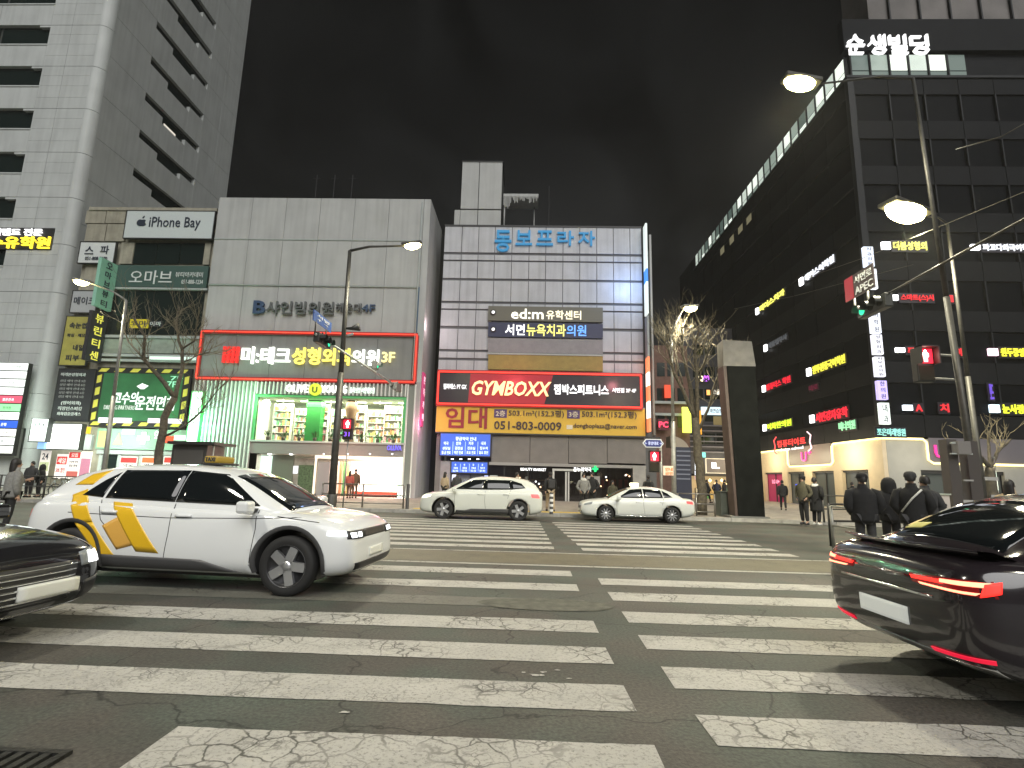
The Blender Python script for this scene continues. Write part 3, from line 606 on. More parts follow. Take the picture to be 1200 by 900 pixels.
# shop rooms (upper and lower) with real shelves, lamps and goods
WALLW = M('shop_wall_white', (.78, .8, .72), .6); SHOPF = M('shop_floor', (.45, .43, .38), .3)
def room(name, xa, xb, za, zb, dep, wallm):
    b = B(); y0, y1 = OY+.3, OY+dep
    b.box(xa, xb, y1, y1+.1, za, zb, wallm); b.box(xa-.1, xa, y0, y1, za, zb, wallm); b.box(xb, xb+.1, y0, y1, za, zb, wallm); b.box(xa-.1, xb+.1, y0, y1+.1, za-.1, za, SHOPF); b.box(xa-.1, xb+.1, y0, y1+.1, zb, zb+.1, wallm); return part(name, b, ob)
room('upper_room', wx0-.1, wx1+.1, wz0, wz1, 4, WALLW); room('ground_room', ex0, ex1, .13, ez1, 4.2, WALLW)
def area(x, y, z, sx, sy, e, col, rot=(0, 0, 0), name='ceiling_lamp_light'):
    l = bpy.data.lights.new(name, 'AREA'); l.shape = 'RECTANGLE'; l.size = sx; l.size_y = sy; l.energy = e; l.color = col
    o = bpy.data.objects.new(name, l); COL.objects.link(o); o.location = (x, y, z); o.rotation_euler = rot; return o
xc = (wx0+wx1)/2
area(xc, OY+1.3, wz1-.1, wx1-wx0-1, 2.2, 1250, (.93, 1, .68))
for k in range(6): piece('ceiling_lamp', ob, wx0+.5+k*1.75, wx0+1.7+k*1.75, OY+1.6, OY+1.75, wz1-.06, wz1-.02, E('f8fff0', 4))
# shelves with goods
GOODS = [M('goods_'+str(i), c, .5) for i, c in enumerate([(.7, .7, .6), (.5, .25, .12), (.1, .35, .12), (.65, .5, .2), (.75, .75, .75), (.3, .12, .1), (.2, .45, .3), (.6, .3, .35)])]
def shelf(label, x, y, z, w, h, seed, grp):
    rnd = random.Random(seed); r = root('shelf_unit', label, 'shelf', (x+w/2, y, z), group=grp)
    b = B(); b.box(x, x+w, y+.3, y+.34, z, z+h, WALLW); b.box(x, x+.04, y, y+.3, z, z+h, WALLW); b.box(x+w-.04, x+w, y, y+.3, z, z+h, WALLW); part('frame', b, r)
    g = B(); n = 5
    for k in range(n):
        zz = z+.1+k*(h-.15)/n; piece('shelf_board', r, x+.04, x+w-.04, y, y+.3, zz, zz+.03, WALLW)
        xx = x+.08
        while xx < x+w-.15:
            ww = rnd.uniform(.06, .16); hh = rnd.uniform(.14, (h-.15)/n-.08); g.box(xx, xx+ww, y+.02, y+.2, zz+.03, zz+.03+hh, rnd.choice(GOODS)); xx += ww+.015
    part('goods', g, r, kind='stuff'); return r
places = ['at the left end of the upper shop window', 'second from the left in the upper shop window', 'left of the green column in the upper shop window', 'just right of the green column in the upper shop window', 'behind the dark pole in the upper shop window', 'right of the red signal in the upper shop window', 'second from the right in the upper shop window', 'at the right end of the upper shop window']
for k in range(8): shelf('white shelf of small goods '+places[k], wx0+.25+k*1.33, OY+1.9+.5*(k % 2), wz0, 1.3, 2.5 if k % 2 else 2.75, k, 'shop shelves upstairs')
gc = M('green_column', (.03, .22, .05), .4)
s = root('display_column', 'square green display column in the upper shop window', 'column', (at(367, 490, OY+1.2).x, OY+1.2, wz0)); p = at(367, 490, OY+1.2)
b = B(); b.box(p.x-.5, p.x+.5, OY+1.2, OY+2, wz0, wz1-.02, gc); part('shaft', b, s); b = B(); b.box(p.x-.53, p.x+.53, OY+1.17, OY+2.03, wz1-.5, wz1-.2, M('green_lit', (.05, .6, .1), .4)); part('band', b, s)
s = root('display_column', 'brown mannequin-like display column right of the dark pole upstairs', 'column', (at(410, 490, OY+1).x, OY+1, wz0)); p = at(410, 490, OY+1)
b = B(); b.lathe((p.x, OY+1.2, wz0), [(.35, 0), (.22, .6), (.42, 1.3), (.3, 1.9), (.45, 2.3), (.33, 2.95), (0, 2.95)], M('brown_display', (.12, .06, .03), .6), 12); part('shaft', b, s)
for k in range(9):
    x = wx0+.7+k*1.08; s = root('potted_plant', 'small potted plant on the upper shop sill, %s from the left' % ['first', 'second', 'third', 'fourth', 'fifth', 'sixth', 'seventh', 'eighth', 'ninth'][k], 'plant', (x, OY+.5, wz0), group='plants on the upper shop sill')
    b = B(); b.lathe((x, OY+.5, wz0), [(0, 0), (.1, 0), (.14, .25), (0, .25)], M('dark_pot', (.1, .08, .06), .6), 10); part('pot', b, s)
    b = B(); rnd = random.Random(k)
    for q in range(16):
        a = rnd.uniform(0, 6.28); t = rnd.uniform(.1, .28); h = rnd.uniform(.15, .5); px, py, pz = x+t*math.cos(a), OY+.5+t*math.sin(a)*.6, wz0+.25+h
        b.add([(x, OY+.5, wz0+.25), (px-.03, py, pz-.1), (px, py, pz), (px+.03, py, pz-.1)], [(0, 1, 2, 3)], M('leaf_green', (.05, .14, .03), .6))
    part('foliage', b, s)
GLS = bpy.data.materials.new('clear_glass'); GLS.use_nodes = True; _n = GLS.node_tree.nodes; _l = GLS.node_tree.links; _n.clear()
_o = _n.new('ShaderNodeOutputMaterial'); _t = _n.new('ShaderNodeBsdfTransparent'); _g = _n.new('ShaderNodeBsdfGlossy'); _g.inputs['Roughness'].default_value = .03; _f = _n.new('ShaderNodeFresnel'); _f.inputs[0].default_value = 1.45; _m = _n.new('ShaderNodeMixShader')
_l.new(_f.outputs[0], _m.inputs[0]); _l.new(_t.outputs[0], _m.inputs[1]); _l.new(_g.outputs[0], _m.inputs[2]); _l.new(_m.outputs[0], _o.inputs[0])
for k in range(6): piece('window_pane', ob, wx0+k*(wx1-wx0)/6+.02, wx0+(k+1)*(wx1-wx0)/6-.02, OY+.12, OY+.14, wz0, wz1, GLS)
# entrance
s0 = at(386, 560, OY).x
sx = at(396, 560, OY).x
DKI = M('shop_interior_dark', (.07, .07, .065), .4)
piece('side_panel', ob, ex0-.2, ex0+.05, OY+.2, OY+.3, .13, ez1, WALLW); piece('side_panel', ob, ex0+.75, ex0+2.2, OY+.5, OY+.6, .13, ez1, M('grey_green_wall', (.12, .14, .11), .5))
piece('lit_jamb', ob, ex0+.02, ex0+.75, OY+.35, OY+.45, .13, ez1-.1, E('d8fff0', 1.1, True))
b = B(); xa, xb, za, zb = rectS(325, 537, 368, 590, OY+.6); b.box(xa, xb, OY+.6, OY+.8, .13, zb, M('marble_grey', (.25, .25, .22), .4, noise=.3, nscale=3)); part('entrance_panel', b, ob)
for k in range(3): ppx('notice_panel', ob, 327+k*8, 546, 333+k*8, 555, OY+.55, .03, E('eef2f8', .9))
ppx('plant_wall', ob, 349, 545, 366, 580, OY+.56, .03, M('plant_wall_green', (.06, .1, .05), .8, noise=.6, nscale=9))
ppx('door_post', ob, 367, 536, 369, 590, OY+.3, .1, E('fff2d8', 1)); ppx('door', ob, 371, 541, 385, 590, OY+.5, .06, M('grey_door', (.25, .26, .27), .3))
ppx('door_header', ob, 369, 535, 470, 538, OY+.25, .1, E('fff4e0', 1.6, True))
for xx in (316, 341, 380, 408, 434, 460): 
    p = at(xx, 532.5, OY+.1); b = B(); b.lathe((p.x, OY+.1, p.z-.03), [(0, 0), (.1, 0), (.12, .08), (0, .08)], E('ffffff', 6), 10); part('downlight', b, ob)
# bright screen wall and red counter in the entrance
ppx('screen_wall', ob, 413, 542, 466, 577, OY+3.2, .06, E('fff3e2', 3.2, True)); ppx('counter', ob, 400, 576, 464, 590, OY+2.6, .5, M('red_counter', (.5, .08, .05), .5))
ppx('jamb', ob, 466.5, 536, 471, 590, OY+.1, .25, E('d8ffe8', 1.2))
area((at(430, 540, OY+1.5).x), OY+1.7, ez1-.08, 5, 2, 600, (1, .62, .5))
for k in range(5): ppx('display_rack', ob, 393+k*4.2, 541, 395.5+k*4.2, 588, OY+1.6+.2*k, .1, GOODS[k])
b = B(); b.box(at(455, 520, OY).x, at(470, 528, OY).x, OY-.05, OY, at(460, 528, OY).z, at(460, 521, OY).z, M('sp2', (.2, .2, .2), .5)); part('sign_plate', b, ob)
s = root('purple_sign', 'small purple lit lettering above the shop entrance', 'sign', (at(462, 525, OY).x, OY, 3.5)); letters('OLLIVA', (454, 522, 471, 528), E('7a6cff', 1), OY-.05, s, depth=.05)
# shop name
s = root('shop_name_sign', 'white OLIVE YOUNG lettering with a round yellow green emblem on the ribs', 'sign', (xc, OY-.1, zt-.6))
letters('OLIVE', (336, 451, 362, 460), W3, OY-.1, s, bold=.015); letters('YOUNG', (377, 452, 407, 461), W3, OY-.1, s, bold=.015)
rt('올리브영 서면중앙점', (410, 454, 439, 461), E('eafff0', 1.4), OY-.14, s, bold=.02)
p = at(369.5, 456.5, OY-.2); b = B(); b.lathe((p.x, OY-.14, p.z), [(0, -.12), (.42, -.12), (.42, 0), (0, 0)], E('c8dc3c', 1.2), 20, axis='Y'); part('emblem', b, s)
text('U', (p.x, OY-.3, p.z-.03), .36, .42, M('emblem_dark', (.12, .16, .03), .5), s, bold=.06, depth=.06)
# added spill points, then ground lamps seen as the bright feet of the ribs
def point(x, y, z, e, col, r=.15, name='added_spill_light'):
    l = bpy.data.lights.new(name, 'POINT'); l.energy = e; l.color = col; l.shadow_soft_size = r
    o = bpy.data.objects.new(name, l); COL.objects.link(o); o.location = (x, y, z); return o
point(-21.6, OY-1.4, 4.6, 520, (.35, 1, .6), .3); point(-18.6, OY-1.2, 6.4, 160, (.4, 1, .5), .3); point(-6.95, OY-.2, 5, 90, (1, .3, .5), .25); point(-6.95, 36.4, 12, 40, (1, .75, .8), .25)  # points added for green and pink sign spill, last one lifts the side wall
point(-12.3, OY-2.2, 2.2, 200, (1, .48, .36), .4); point(-10, OY-5, 2.2, 90, (1, .6, .5), .4); point(-28, IY-2.4, 3.4, 420, (.8, 1, .86), .4); point(-33.6, IY-2.2, 4.5, 170, (.75, 1, .82), .4)  # unseen points added for entrance spill and the pale green tower foot
for x in (-8.1, -8.6, -21, -20.2): point(x, OY-.35, .3, 14, (1, .93, .8), .05, 'ground_lamp_light')
# pink vertical sign on the side wall
s = root('pink_side_sign', 'pink glowing vertical sign on the side wall of the pale block', 'sign', (OX1, 36.6, 5))
b = B(); b.box(OX1+.05, OX1+.15, OY+.15, OY+.95, 4.9, 8.6, M('pink_panel', (.6, .06, .2), .5, emit=.55)); part('sign_board', b, s)
for k, ch in enumerate('본죽카페'): text(ch, (OX1+.17, OY+.55, 8.1-k*.85), .5, .5, E('ffd0e0', 1), s, face='E')
# antennas
for i, px in enumerate((369, 390, 411)):
    p = at(px, 236, 40); q = at(px, 205, 40); s = root('antenna', ['thin antenna mast on the pale block roof, the left of three', 'thin antenna mast on the pale block roof, the middle of three', 'thin antenna mast on the pale block roof, the right of three'][i], 'antenna', (p.x, 40, OZ-.05))
    b = B(); b.tube([(p.x, 40, OZ-.05), (p.x, 40, q.z)], .03, FRM, 6); part('mast', b, s); b = B(); b.tube([(p.x-.3, 40, q.z-.3), (p.x+.3, 40, q.z-.3)], .015, FRM, 5); part('crossbar', b, s)

# ------------------------------------------------------------------ plaza building (panelled)
DY, DX0, DX1, DZ = 38.0, -6.6, 8.15, 20.25
PNL = M('light_panel', (.54, .55, .575), .45, noise=.07, nscale=1.1, bump=.06, bscale=5, streak=.2)
db = root('plaza_building', 'grey panelled building with a blue rooftop name sign and a red gym sign', 'building', (.8, DY, 0))
b = B(); b.box(DX0, DX1, DY+.07, 50, 4.7, DZ-.03, M('panel_joint', (.12, .12, .13), .6)); b.box(DX0, DX1, DY+6, 50, 0, 4.7, JNT); part('wall', b, db)
piece('coping', db, DX0-.02, DX1+.02, DY-.03, DY+.3, DZ-.03, DZ+.12, FRM)
rows = [(266.5, 296.5), (299.5, 305.5), (307.5, 327), (330, 354), (357, 363), (365, 383.5), (387, 411), (414, 421), (424, 436)]
colx = [521, 541.8, 561.3, 580.5, 600.5, 620.5, 640, 660, 679.5, 699.2, 718.6, 738, 751.5]
xs = [at(c, 340 if False else 270, DY).x for c in colx]; xs[0] = DX0; xs[-1] = DX1
for (ya, yb) in rows:
    za, zb = at(636, ya, DY).z, at(636, yb, DY).z
    for x0, x1 in zip(xs[:-1], xs[1:]): piece('facade_panel', db, x0+.025, x1-.025, DY, DY+.12, zb, za, PNL)
# cover boards with the sign bands
for (ya, yb, mt) in ((397, 414, M('sign_band_grey', (.28, .27, .28), .5, noise=.08)), (416.5, 434, M('sign_band_ochre', (.33, .25, .06), .5, noise=.12, nscale=3))):
    a, c, d, e = rectS(572, ya, 706.5, yb, DY-.2); piece('blank_sign_board', db, a, c, DY-.2, DY+.02, d, e, mt)
ppx('board_edge', db, 571, 414.3, 707, 416.2, DY-.24, .24, PALE)
OLV = M('sign_band_olive', (.16, .155, .12), .5); NVY = M('sign_band_navy', (.03, .035, .09), .4)
s = sign('study_centre_sign', 'olive grey sign band with white Latin letters and Korean study centre letters', 572, 359.5, 706.5, 376.5, DY-.22, OLV, [('ed:m', (599, 362, 637, 374), E('fffbe8', 1.3), dict(bold=.03)), ('유학센터', (640, 364, 681, 374.5), E('fff6d8', 1.2), dict(bold=.03))])
s2 = sign('dental_sign', 'navy sign band with white, yellow and blue Korean letters', 572, 378.5, 706.5, 395.5, DY-.22, NVY, [('서면', (592, 380, 615, 393), E('ffffff', 1.3), dict(bold=.04)), ('뉴욕치과', (617, 380, 663, 394), E('f4ee80', 1.2), dict(bold=.04)), ('의원', (664, 381, 687, 394), E('6aa8ff', 1.2), dict(bold=.04))])
for r_, py in ((s, 366), (s2, 386)):
    p = at(578, py, DY-.26); b = B(); b.lathe((p.x, DY-.24, p.z), [(0, -.05), (.2, -.05), (.2, 0)], M('emblem_ring', (.03, .03, .03), .4), 16, axis='Y'); b.lathe((p.x, DY-.30, p.z), [(0, -.01), (.12, -.01), (.12, 0)], E('ffffff', 1.2), 14, axis='Y'); part('emblem', b, r_)
s = root('rooftop_name_sign', 'row of blue lit Korean letters along the top of the panelled building', 'sign', (2, DY, 18.6))
BL = E('2f8cc0', .6)
q0, q1, w0, w1 = rectS(580, 271, 702, 288, DY)
for i, ch in enumerate('동보프라자'):
    xa = q0+(q1-q0)*i/5; w = (q1-q0)/5*.8
    zb = w0 if i else w0-.55
    me = text_mesh(ch, w, w1-zb if i != 3 else w1-w0, BL, bold=.03, depth=.12); o = link('letter', me, s); o.location = Vector((xa+w/2, DY-.1, (w1+zb)/2))-Vector(s.location); o.rotation_euler = (R(90), 0, 0)
# gym sign
x0, x1, z0, z1 = rectS(513.5, 437, 751, 476, DY-.5)
s = root('gym_sign', 'long black and red GYMBOXX sign inside a red neon frame', 'sign', ((x0+x1)/2, DY, z0))
BLK = M('sign_black', (.025, .02, .03), .3); RDP = M('sign_red', (.5, .02, .04), .45, emit=.35)
b = B(); b.box(x0, x1, DY-.5, DY, z0, z1, BLK); part('sign_board', b, s)
ra, rb_, _, _ = rectS(549, 440, 648, 472, DY-.52); b = B(); b.prism([(ra, DY-.52, z0+.15), (rb_-.6, DY-.52, z0+.15), (rb_, DY-.52, z1-.15), (ra+.1, DY-.52, z1-.15)], (0, .02, 0), RDP); part('red_field', b, s)
b = B(); N2 = E('ff4438', 1.5, True)
zz0, zz1 = z0+.04, z1-.04
for (p, q) in (((x0, zz0), (x1, zz0)), ((x0, zz1), (x1, zz1)), ((x0, zz0), (x0, zz1)), ((x1, zz0), (x1, zz1))): b.tube([(p[0], DY-.56, p[1]), (q[0], DY-.56, q[1])], .06, N2, 8)
part('neon_tube', b, s)
b = B(); 
for (xa, xb, za, zb) in ((x0-.12, x1+.12, z1-.02, z1+.12), (x0-.12, x1+.12, z0-.12, z0+.02), (x0-.12, x0+.02, z0, z1), (x1-.02, x1+.12, z0, z1)): b.box(xa, xb, DY-.5, DY-.02, za, zb, REDB)
part('frame', b, s)
letters('GYMBOXX', (553, 447, 646, 464), E('ffdf9c', 1.35), DY-.55, s, bold=.045, shear=.25, depth=.08); letters('짐박스피트니스', (649, 451, 713, 463), E('ffffff', 1.35), DY-.55, s, bold=.06, depth=.08)
letters('필라테스 PT GX', (520, 450, 547, 456.5), E('ffffff', 1.2), DY-.55, s, bold=.05, depth=.06); letters('서면점 3F 4F', (717, 455, 745, 460.5), E('ffffff', 1.2), DY-.55, s, bold=.05, depth=.06)
# lease banner
x0, x1, z0, z1 = rectS(511, 476.5, 756, 508.5, DY-.35)
s = root('lease_banner', 'long ochre yellow lease banner with a phone number below the gym sign', 'banner', ((x0+x1)/2, DY, z0))
BNR = M('banner_yellow', (.66, .43, .05), .6, noise=.06, nscale=.7, bump=.15, bscale=1.2)
b = B(); b.box(x0, x1, DY-.35, DY-.25, z0, z1, BNR); part('sheet', b, s)
b = B(); b.box(x0, x1, DY-.37, DY-.2, z0-.1, z0, FRM); b.box(x0, x1, DY-.37, DY-.2, z1, z1+.05, PALE); part('edge_bar', b, s)
MAR = M('maroon_print', (.28, .02, .03), .6); PUR = M('purple_print', (.09, .05, .16), .6); DK = M('dark_print', (.05, .03, .04), .6)
rt('임대', (522, 477.5, 571, 502), MAR, DY-.37, s, bold=.05)
for (q, tx) in (((579, 479.5, 594, 489.5), '2층'), ((664.5, 480.5, 679.5, 490.5), '3층')):
    a, c, d, e = rectS(*q, DY-.38); b = B(); b.box(a, c, DY-.375, DY-.35, d, e, PUR, bev=.01); part('print_block', b, s)
    rt(tx, (q[0]+2, q[1]+1.5, q[2]-2, q[3]-1.5), M('pale_print', (.7, .65, .5), .6), DY-.38, s, bold=.03)
rt('503.1m²(152.3평)', (596, 480.5, 661, 489.5), DK, DY-.37, s, bold=.02); rt('503.1m²(152.3평)', (682, 481.5, 746, 491), DK, DY-.37, s, bold=.02)
rt('051-803-0009', (579, 494, 658, 504), DK, DY-.37, s, bold=.035); rt('dongboplaza@naver.com', (672, 496.5, 746, 503.5), DK, DY-.37, s, bold=.02)
a, c, d, e = rectS(664, 498, 671, 503, DY-.38); b = B(); b.box(a, c, DY-.375, DY-.35, d, e, M('pale_print', (.7, .65, .5), .6)); part('print_block', b, s)
# plain fascia, blue boards, shop glazing
TAU = M('fascia_taupe', (.17, .155, .145), .55, noise=.1, nscale=1.5, bump=.1)
for k in range(4): 
    ppx('fascia_panel', db, 576+k*45.3, 510.5, 620.7+k*45.3, 543, DY-.1, .3, TAU)
ppx('fascia_edge', db, 573, 543.5, 757, 547, DY-.2, .5, M('fascia_edge_grey', (.28, .27, .26), .5))
ppx('side_column', db, 510, 508, 516, 590, DY-.05, .6, TAU); ppx('side_column', db, 510, 540, 527, 590, DY-.02, .4, M('column_pale', (.30, .28, .28), .5, noise=.1))
ppx('corner_column', db, 742, 546, 757, 592, DY-.25, .8, M('column_grey', (.32, .31, .29), .45, noise=.15, nscale=2))
def blue_board(name, label, x0, y0, x1, y1, Y, n, head):
    r = sign(name, label, x0, y0, x1, y1, Y, M('blue_lit_panel', (.05, .12, .55), .4, emit=1.0), [], FRM)
    if head: rt('황금약국 안내', (x0+18, y0+3.5, x0+42, y0+8), E('cfe0ff', 1.6), Y-.02, r, bold=.04)
    w = (x1-x0)/n; hh = y0+(9 if head else 2)
    for k in range(n):
        rt(['약국', '안과', '치과', '내과', '피부'][k % 5], (x0+k*w+4, hh, x0+k*w+w-5, hh+(y1-hh)*.25), E('cfe0ff', 1.4), Y-.02, r, bold=.05)
        rt(['상담실', '검진실', '진료실', '접수처'][k % 4], (x0+k*w+2.5, hh+(y1-hh)*.36, x0+k*w+w-3, hh+(y1-hh)*.58), E('cfe0ff', 1.4), Y-.02, r, bold=.05)
        rt(['월-금 진료', '야간 진료', '토요 진료', '일요 휴진'][k % 4], (x0+k*w+1.5, hh+(y1-hh)*.66, x0+k*w+w-2.5, hh+(y1-hh)*.9), E('cfe0ff', 1.4), Y-.02, r, bold=.05)
        if k: ppx('divider', r, x0+k*w-.4, hh, x0+k*w+.3, y1-1.5, Y-.03, .02, E('9ab8ff', 1.2))
    return r
blue_board('blue_lit_board', 'large blue lit board with four white columns left of the fascia', 516, 508.5, 574.5, 534, DY-.5, 4, True)
blue_board('blue_lit_board', 'smaller blue lit board under the large blue board', 529, 541.5, 571, 554, DY-.1, 4, False)
for k in range(4): p = at(530+k*10, 538.5, DY-.3); b = B(); b.lathe((p.x, DY-.3, p.z), [(0, 0), (.09, 0), (.09, .06), (0, .06)], E('e8eeff', 4), 8); part('downlight', b, db)
ppx('lit_door_panel', db, 529, 556, 535, 590, DY+.3, .05, E('f0f0ff', 1.1)); ppx('shop_door', db, 536, 556, 550, 590, DY+.35, .05, M('grey_door', (.25, .26, .27), .3)); ppx('shop_window', db, 551, 556, 566, 590, DY+.3, .05, M('dim_window', (.16, .18, .17), .3)); ppx('lit_door_panel', db, 567, 557, 571.5, 590, DY+.3, .05, E('c8d4ff', .9))
# dark shop hall with clear glass in front
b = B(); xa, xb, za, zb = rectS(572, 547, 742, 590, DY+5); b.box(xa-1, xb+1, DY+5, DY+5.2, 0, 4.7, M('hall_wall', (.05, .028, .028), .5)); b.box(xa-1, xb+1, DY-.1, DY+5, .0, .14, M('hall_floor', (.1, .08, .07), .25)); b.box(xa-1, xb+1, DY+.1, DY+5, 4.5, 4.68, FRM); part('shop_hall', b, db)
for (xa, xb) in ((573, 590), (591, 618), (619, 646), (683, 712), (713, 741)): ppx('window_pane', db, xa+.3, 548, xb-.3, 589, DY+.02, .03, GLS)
WFR = M('white_frame', (.5, .5, .48), .4)
for x in (590.5, 618.5): ppx('mullion', db, x-.4, 547, x+.4, 590, DY, .1, FRM)
s = root('glass_double_door', 'white framed double glass door of the dark shop', 'door', (at(664, 589, DY-.1).x, DY, .13))
for (a, yb, c, d) in ((647.3, 549.5, 649.6, 589.5), (680.6, 550.5, 682.8, 589.5), (662.3, 553, 664.2, 589), (665.4, 553, 667.2, 589)): ppx('frame', s, a, yb, c, d, DY-.12, .14, WFR)
ppx('frame', s, 647.3, 549.5, 682.8, 552, DY-.125, .15, WFR); ppx('threshold', s, 647.3, 587.5, 682.8, 589.8, DY-.13, .16, WFR)
ppx('pane', s, 649.7, 552, 662.2, 587.5, DY-.06, .02, GLS); ppx('pane', s, 667.3, 552, 680.5, 587.5, DY-.06, .02, GLS)
s = root('shop_name_sign', 'white lettering over the dark glass shop left of the double door', 'sign', (at(625, 550, DY).x, DY, 3.5)); rt('BEAUTY MARKET', (610, 548.5, 640, 551.8), E('ffffff', 1.6), DY+.0, s, bold=.04)
s = root('pharmacy_sign', 'white pharmacy lettering with a green cross right of the double door', 'sign', (at(690, 550, DY).x, DY, 3.5)); rt('온누리약국', (672, 547.5, 693, 552.8), E('ffffff', 1.6), DY-.14, s, bold=.04)
p = at(697.5, 549.5, DY-.3); b = B(); b.box(p.x-.2, p.x+.2, DY-.4, DY-.3, p.z-.07, p.z+.07, E('18d070', 1.6)); b.box(p.x-.07, p.x+.07, DY-.402, DY-.298, p.z-.2, p.z+.2, E('18d070', 1.6)); part('cross', b, s)
rnd = random.Random(3)
for k in range(26):
    px, py = rnd.uniform(600, 640) if k < 16 else rnd.uniform(700, 738), rnd.uniform(556, 582)
    p = at(px, py, DY+rnd.uniform(2, 4.6)); b = B(); b.lathe((p.x, p.y, p.z), [(0, -.05), (.06, -.02), (.06, .04), (0, .07)], E(rnd.choice(['fff2e0', 'ffd0a0', 'ffffff']), 3), 8); b.tube([(p.x, p.y, p.z+.07), (p.x, p.y, 4.5)], .01, FRM, 4); part('pendant_lamp', b, db)
ppx('display_box', db, 688, 558, 703, 568, DY+1.2, .4, M('pale_display', (.5, .45, .38), .5, emit=.5))
for k in range(4): ppx('shelf_board', db, 600, 562+k*6, 642, 563+k*6, DY+3.4, .3, M('shelf_wood', (.2, .13, .08), .5))
for k in range(5): ppx('wall_picture', db, 704+k*7, 562, 708+k*7, 572, DY+4.8, .05, M('picture_red', (.2, .05, .05), .5))
s = root('lit_column_sign', 'small bright white lit box standing at the left end of the dark shop', 'light box', (at(585, 575, DY-1).x, DY-1, .13)); a, c, d, e = rectS(584, 561, 591, 571, DY-1)
b = B(); b.box(a, c, DY-1.15, DY-.95, d, e, E('f4fff8', 3)); part('lamp_box', b, s); b = B(); b.box((a+c)/2-.06, (a+c)/2+.06, DY-1.1, DY-1, .13, d, FRM); part('post', b, s)
for k in range(3): ppx('notice_panel', db, 574, 557+k*8, 583, 563+k*8, DY-.05, .05, PALE)
# rooftop stair tower
rt_ = root('stair_tower', 'pale rooftop stair tower standing on the left end of the panelled building', 'rooftop structure', (-4, DY+.5, DZ))
a, c, d, e = rectS(541, 190, 588, 246, DY+.6); m_ = a+(c-a)*.43
b = B(); b.box(a+.03, c-.03, DY+.7, DY+4, DZ-.1, e-.03, JNT); part('core', b, rt_)
for (xa, xb) in ((a, m_-.03), (m_+.03, c)):
    for z0, z1 in ((d+.1, e),): piece('wall_panel', rt_, xa, xb, DY+.6, DY+.72, z0, z1, STN)
    piece('wall_panel', rt_, xa, xb, DY+.6, DY+.72, DZ+.13, d-.02, STN)
piece('lower_panel', rt_, a-.45, a-.03, DY+.55, DY+3, DZ+.13, d-.05, STN); piece('coping', rt_, a-.06, c+.06, DY+.55, DY+4, e, e+.07, FRM)
s = root('rooftop_canopy', 'pale rooftop canopy with hanging fringe beside the stair tower', 'canopy', (-1.5, DY+1, DZ))
a, c, d, e = rectS(590, 227, 631, 230, DY+1); b = B(); b.box(a, c, DY+1, DY+3, d, e, STN); part('roof', b, s)
b = B(); rnd = random.Random(5)
for k in range(26):
    x = a+(c-a)*(k+.5)/26; L = rnd.uniform(.1, .6)*(1 if k > 4 else 1.8); b.box(x-.03, x+.03, DY+1, DY+1.03, d-L, d, STN)
part('fringe', b, s, kind='stuff')
b = B(); b.tube([(a+.1, DY+1.2, DZ), (a+.1, DY+1.2, d)], .06, STN, 8); part('post', b, s); b = B(); b.tube([(c-.3, DY+2.8, DZ), (c-.3, DY+2.8, d)], .05, STN, 8); part('post', b, s)
p, q = at(643, 262, 44), at(643, 218, 44); s = root('antenna', 'single thin antenna mast above the blue rooftop name sign', 'antenna', (p.x, 44, DZ)); b = B(); b.tube([(p.x, 44, DZ), (p.x, 44, q.z)], .03, FRM, 6); part('mast', b, s)
# projecting vertical sign and pipe on the right edge
XS = DX1+.12
s = root('vertical_edge_sign', 'tall white vertical sign with blue and orange bands, right edge of the panelled building', 'sign', (XS, DY-.6, 5))
zz = [at(751, y, DY-.9).z for y in (262, 300, 315, 330, 368)]
for i, (z1, z0) in enumerate(zip(zz[:-1], zz[1:])):
    o = piece('sign_segment', s, XS-.05, XS+.08, DY-1.0, DY-.2, z0+.03, z1, [M('edge_lit_white', (.8, .9, .86), .5, emit=.8), M('edge_lit_white', None), M('edge_lit_blue', (.05, .25, .8), .5, emit=.9), M('edge_lit_white', None)][i])
zz = [at(756, y, DY-.9).z for y in (370, 418, 436, 452, 470, 490, 506)]
for i, (z1, z0) in enumerate(zip(zz[:-1], zz[1:])):
    piece('sign_segment', s, XS-.05, XS+.08, DY-1.0, DY-.2, z0+.03, z1, [PALE, M('edge_lit_orange', (.95, .25, .1), .5, emit=1.1), E('ffe6da', 1.6), M('edge_lit_orange', None), E('ffe6da', 1.6), M('edge_lit_orange', None)][i])
b = B(); b.box(XS-.05, XS+.1, DY-.2, DY+.05, zz[-1], at(751, 268, DY).z, FRM); part('bracket', b, s)
b = B(); b.tube([(XS+.55, DY+.2, 4.8), (XS+.55, DY+.2, at(764, 274, DY).z)], .09, WFR, 8); part('vertical_pipe', b, db)
piece('side_wall', db, DX1, DX1+.8, DY+.3, 50, .13, 18.6, M('side_wall_grey', (.1, .1, .1), .7))
l_ = point(DX1-1.2, DY-1.6, 15.6, 160, (.35, .55, 1), .3, 'blue_sign_light'); point(-1, DY-1.6, 8.3, 60, (1, .28, .3), .3, 'neon_light'); point(6, DY-1.6, 8.3, 60, (1, .3, .36), .3, 'neon_light')
point(-5, DY-1.4, 3.6, 25, (.5, .6, 1), .2, 'blue_board_light')

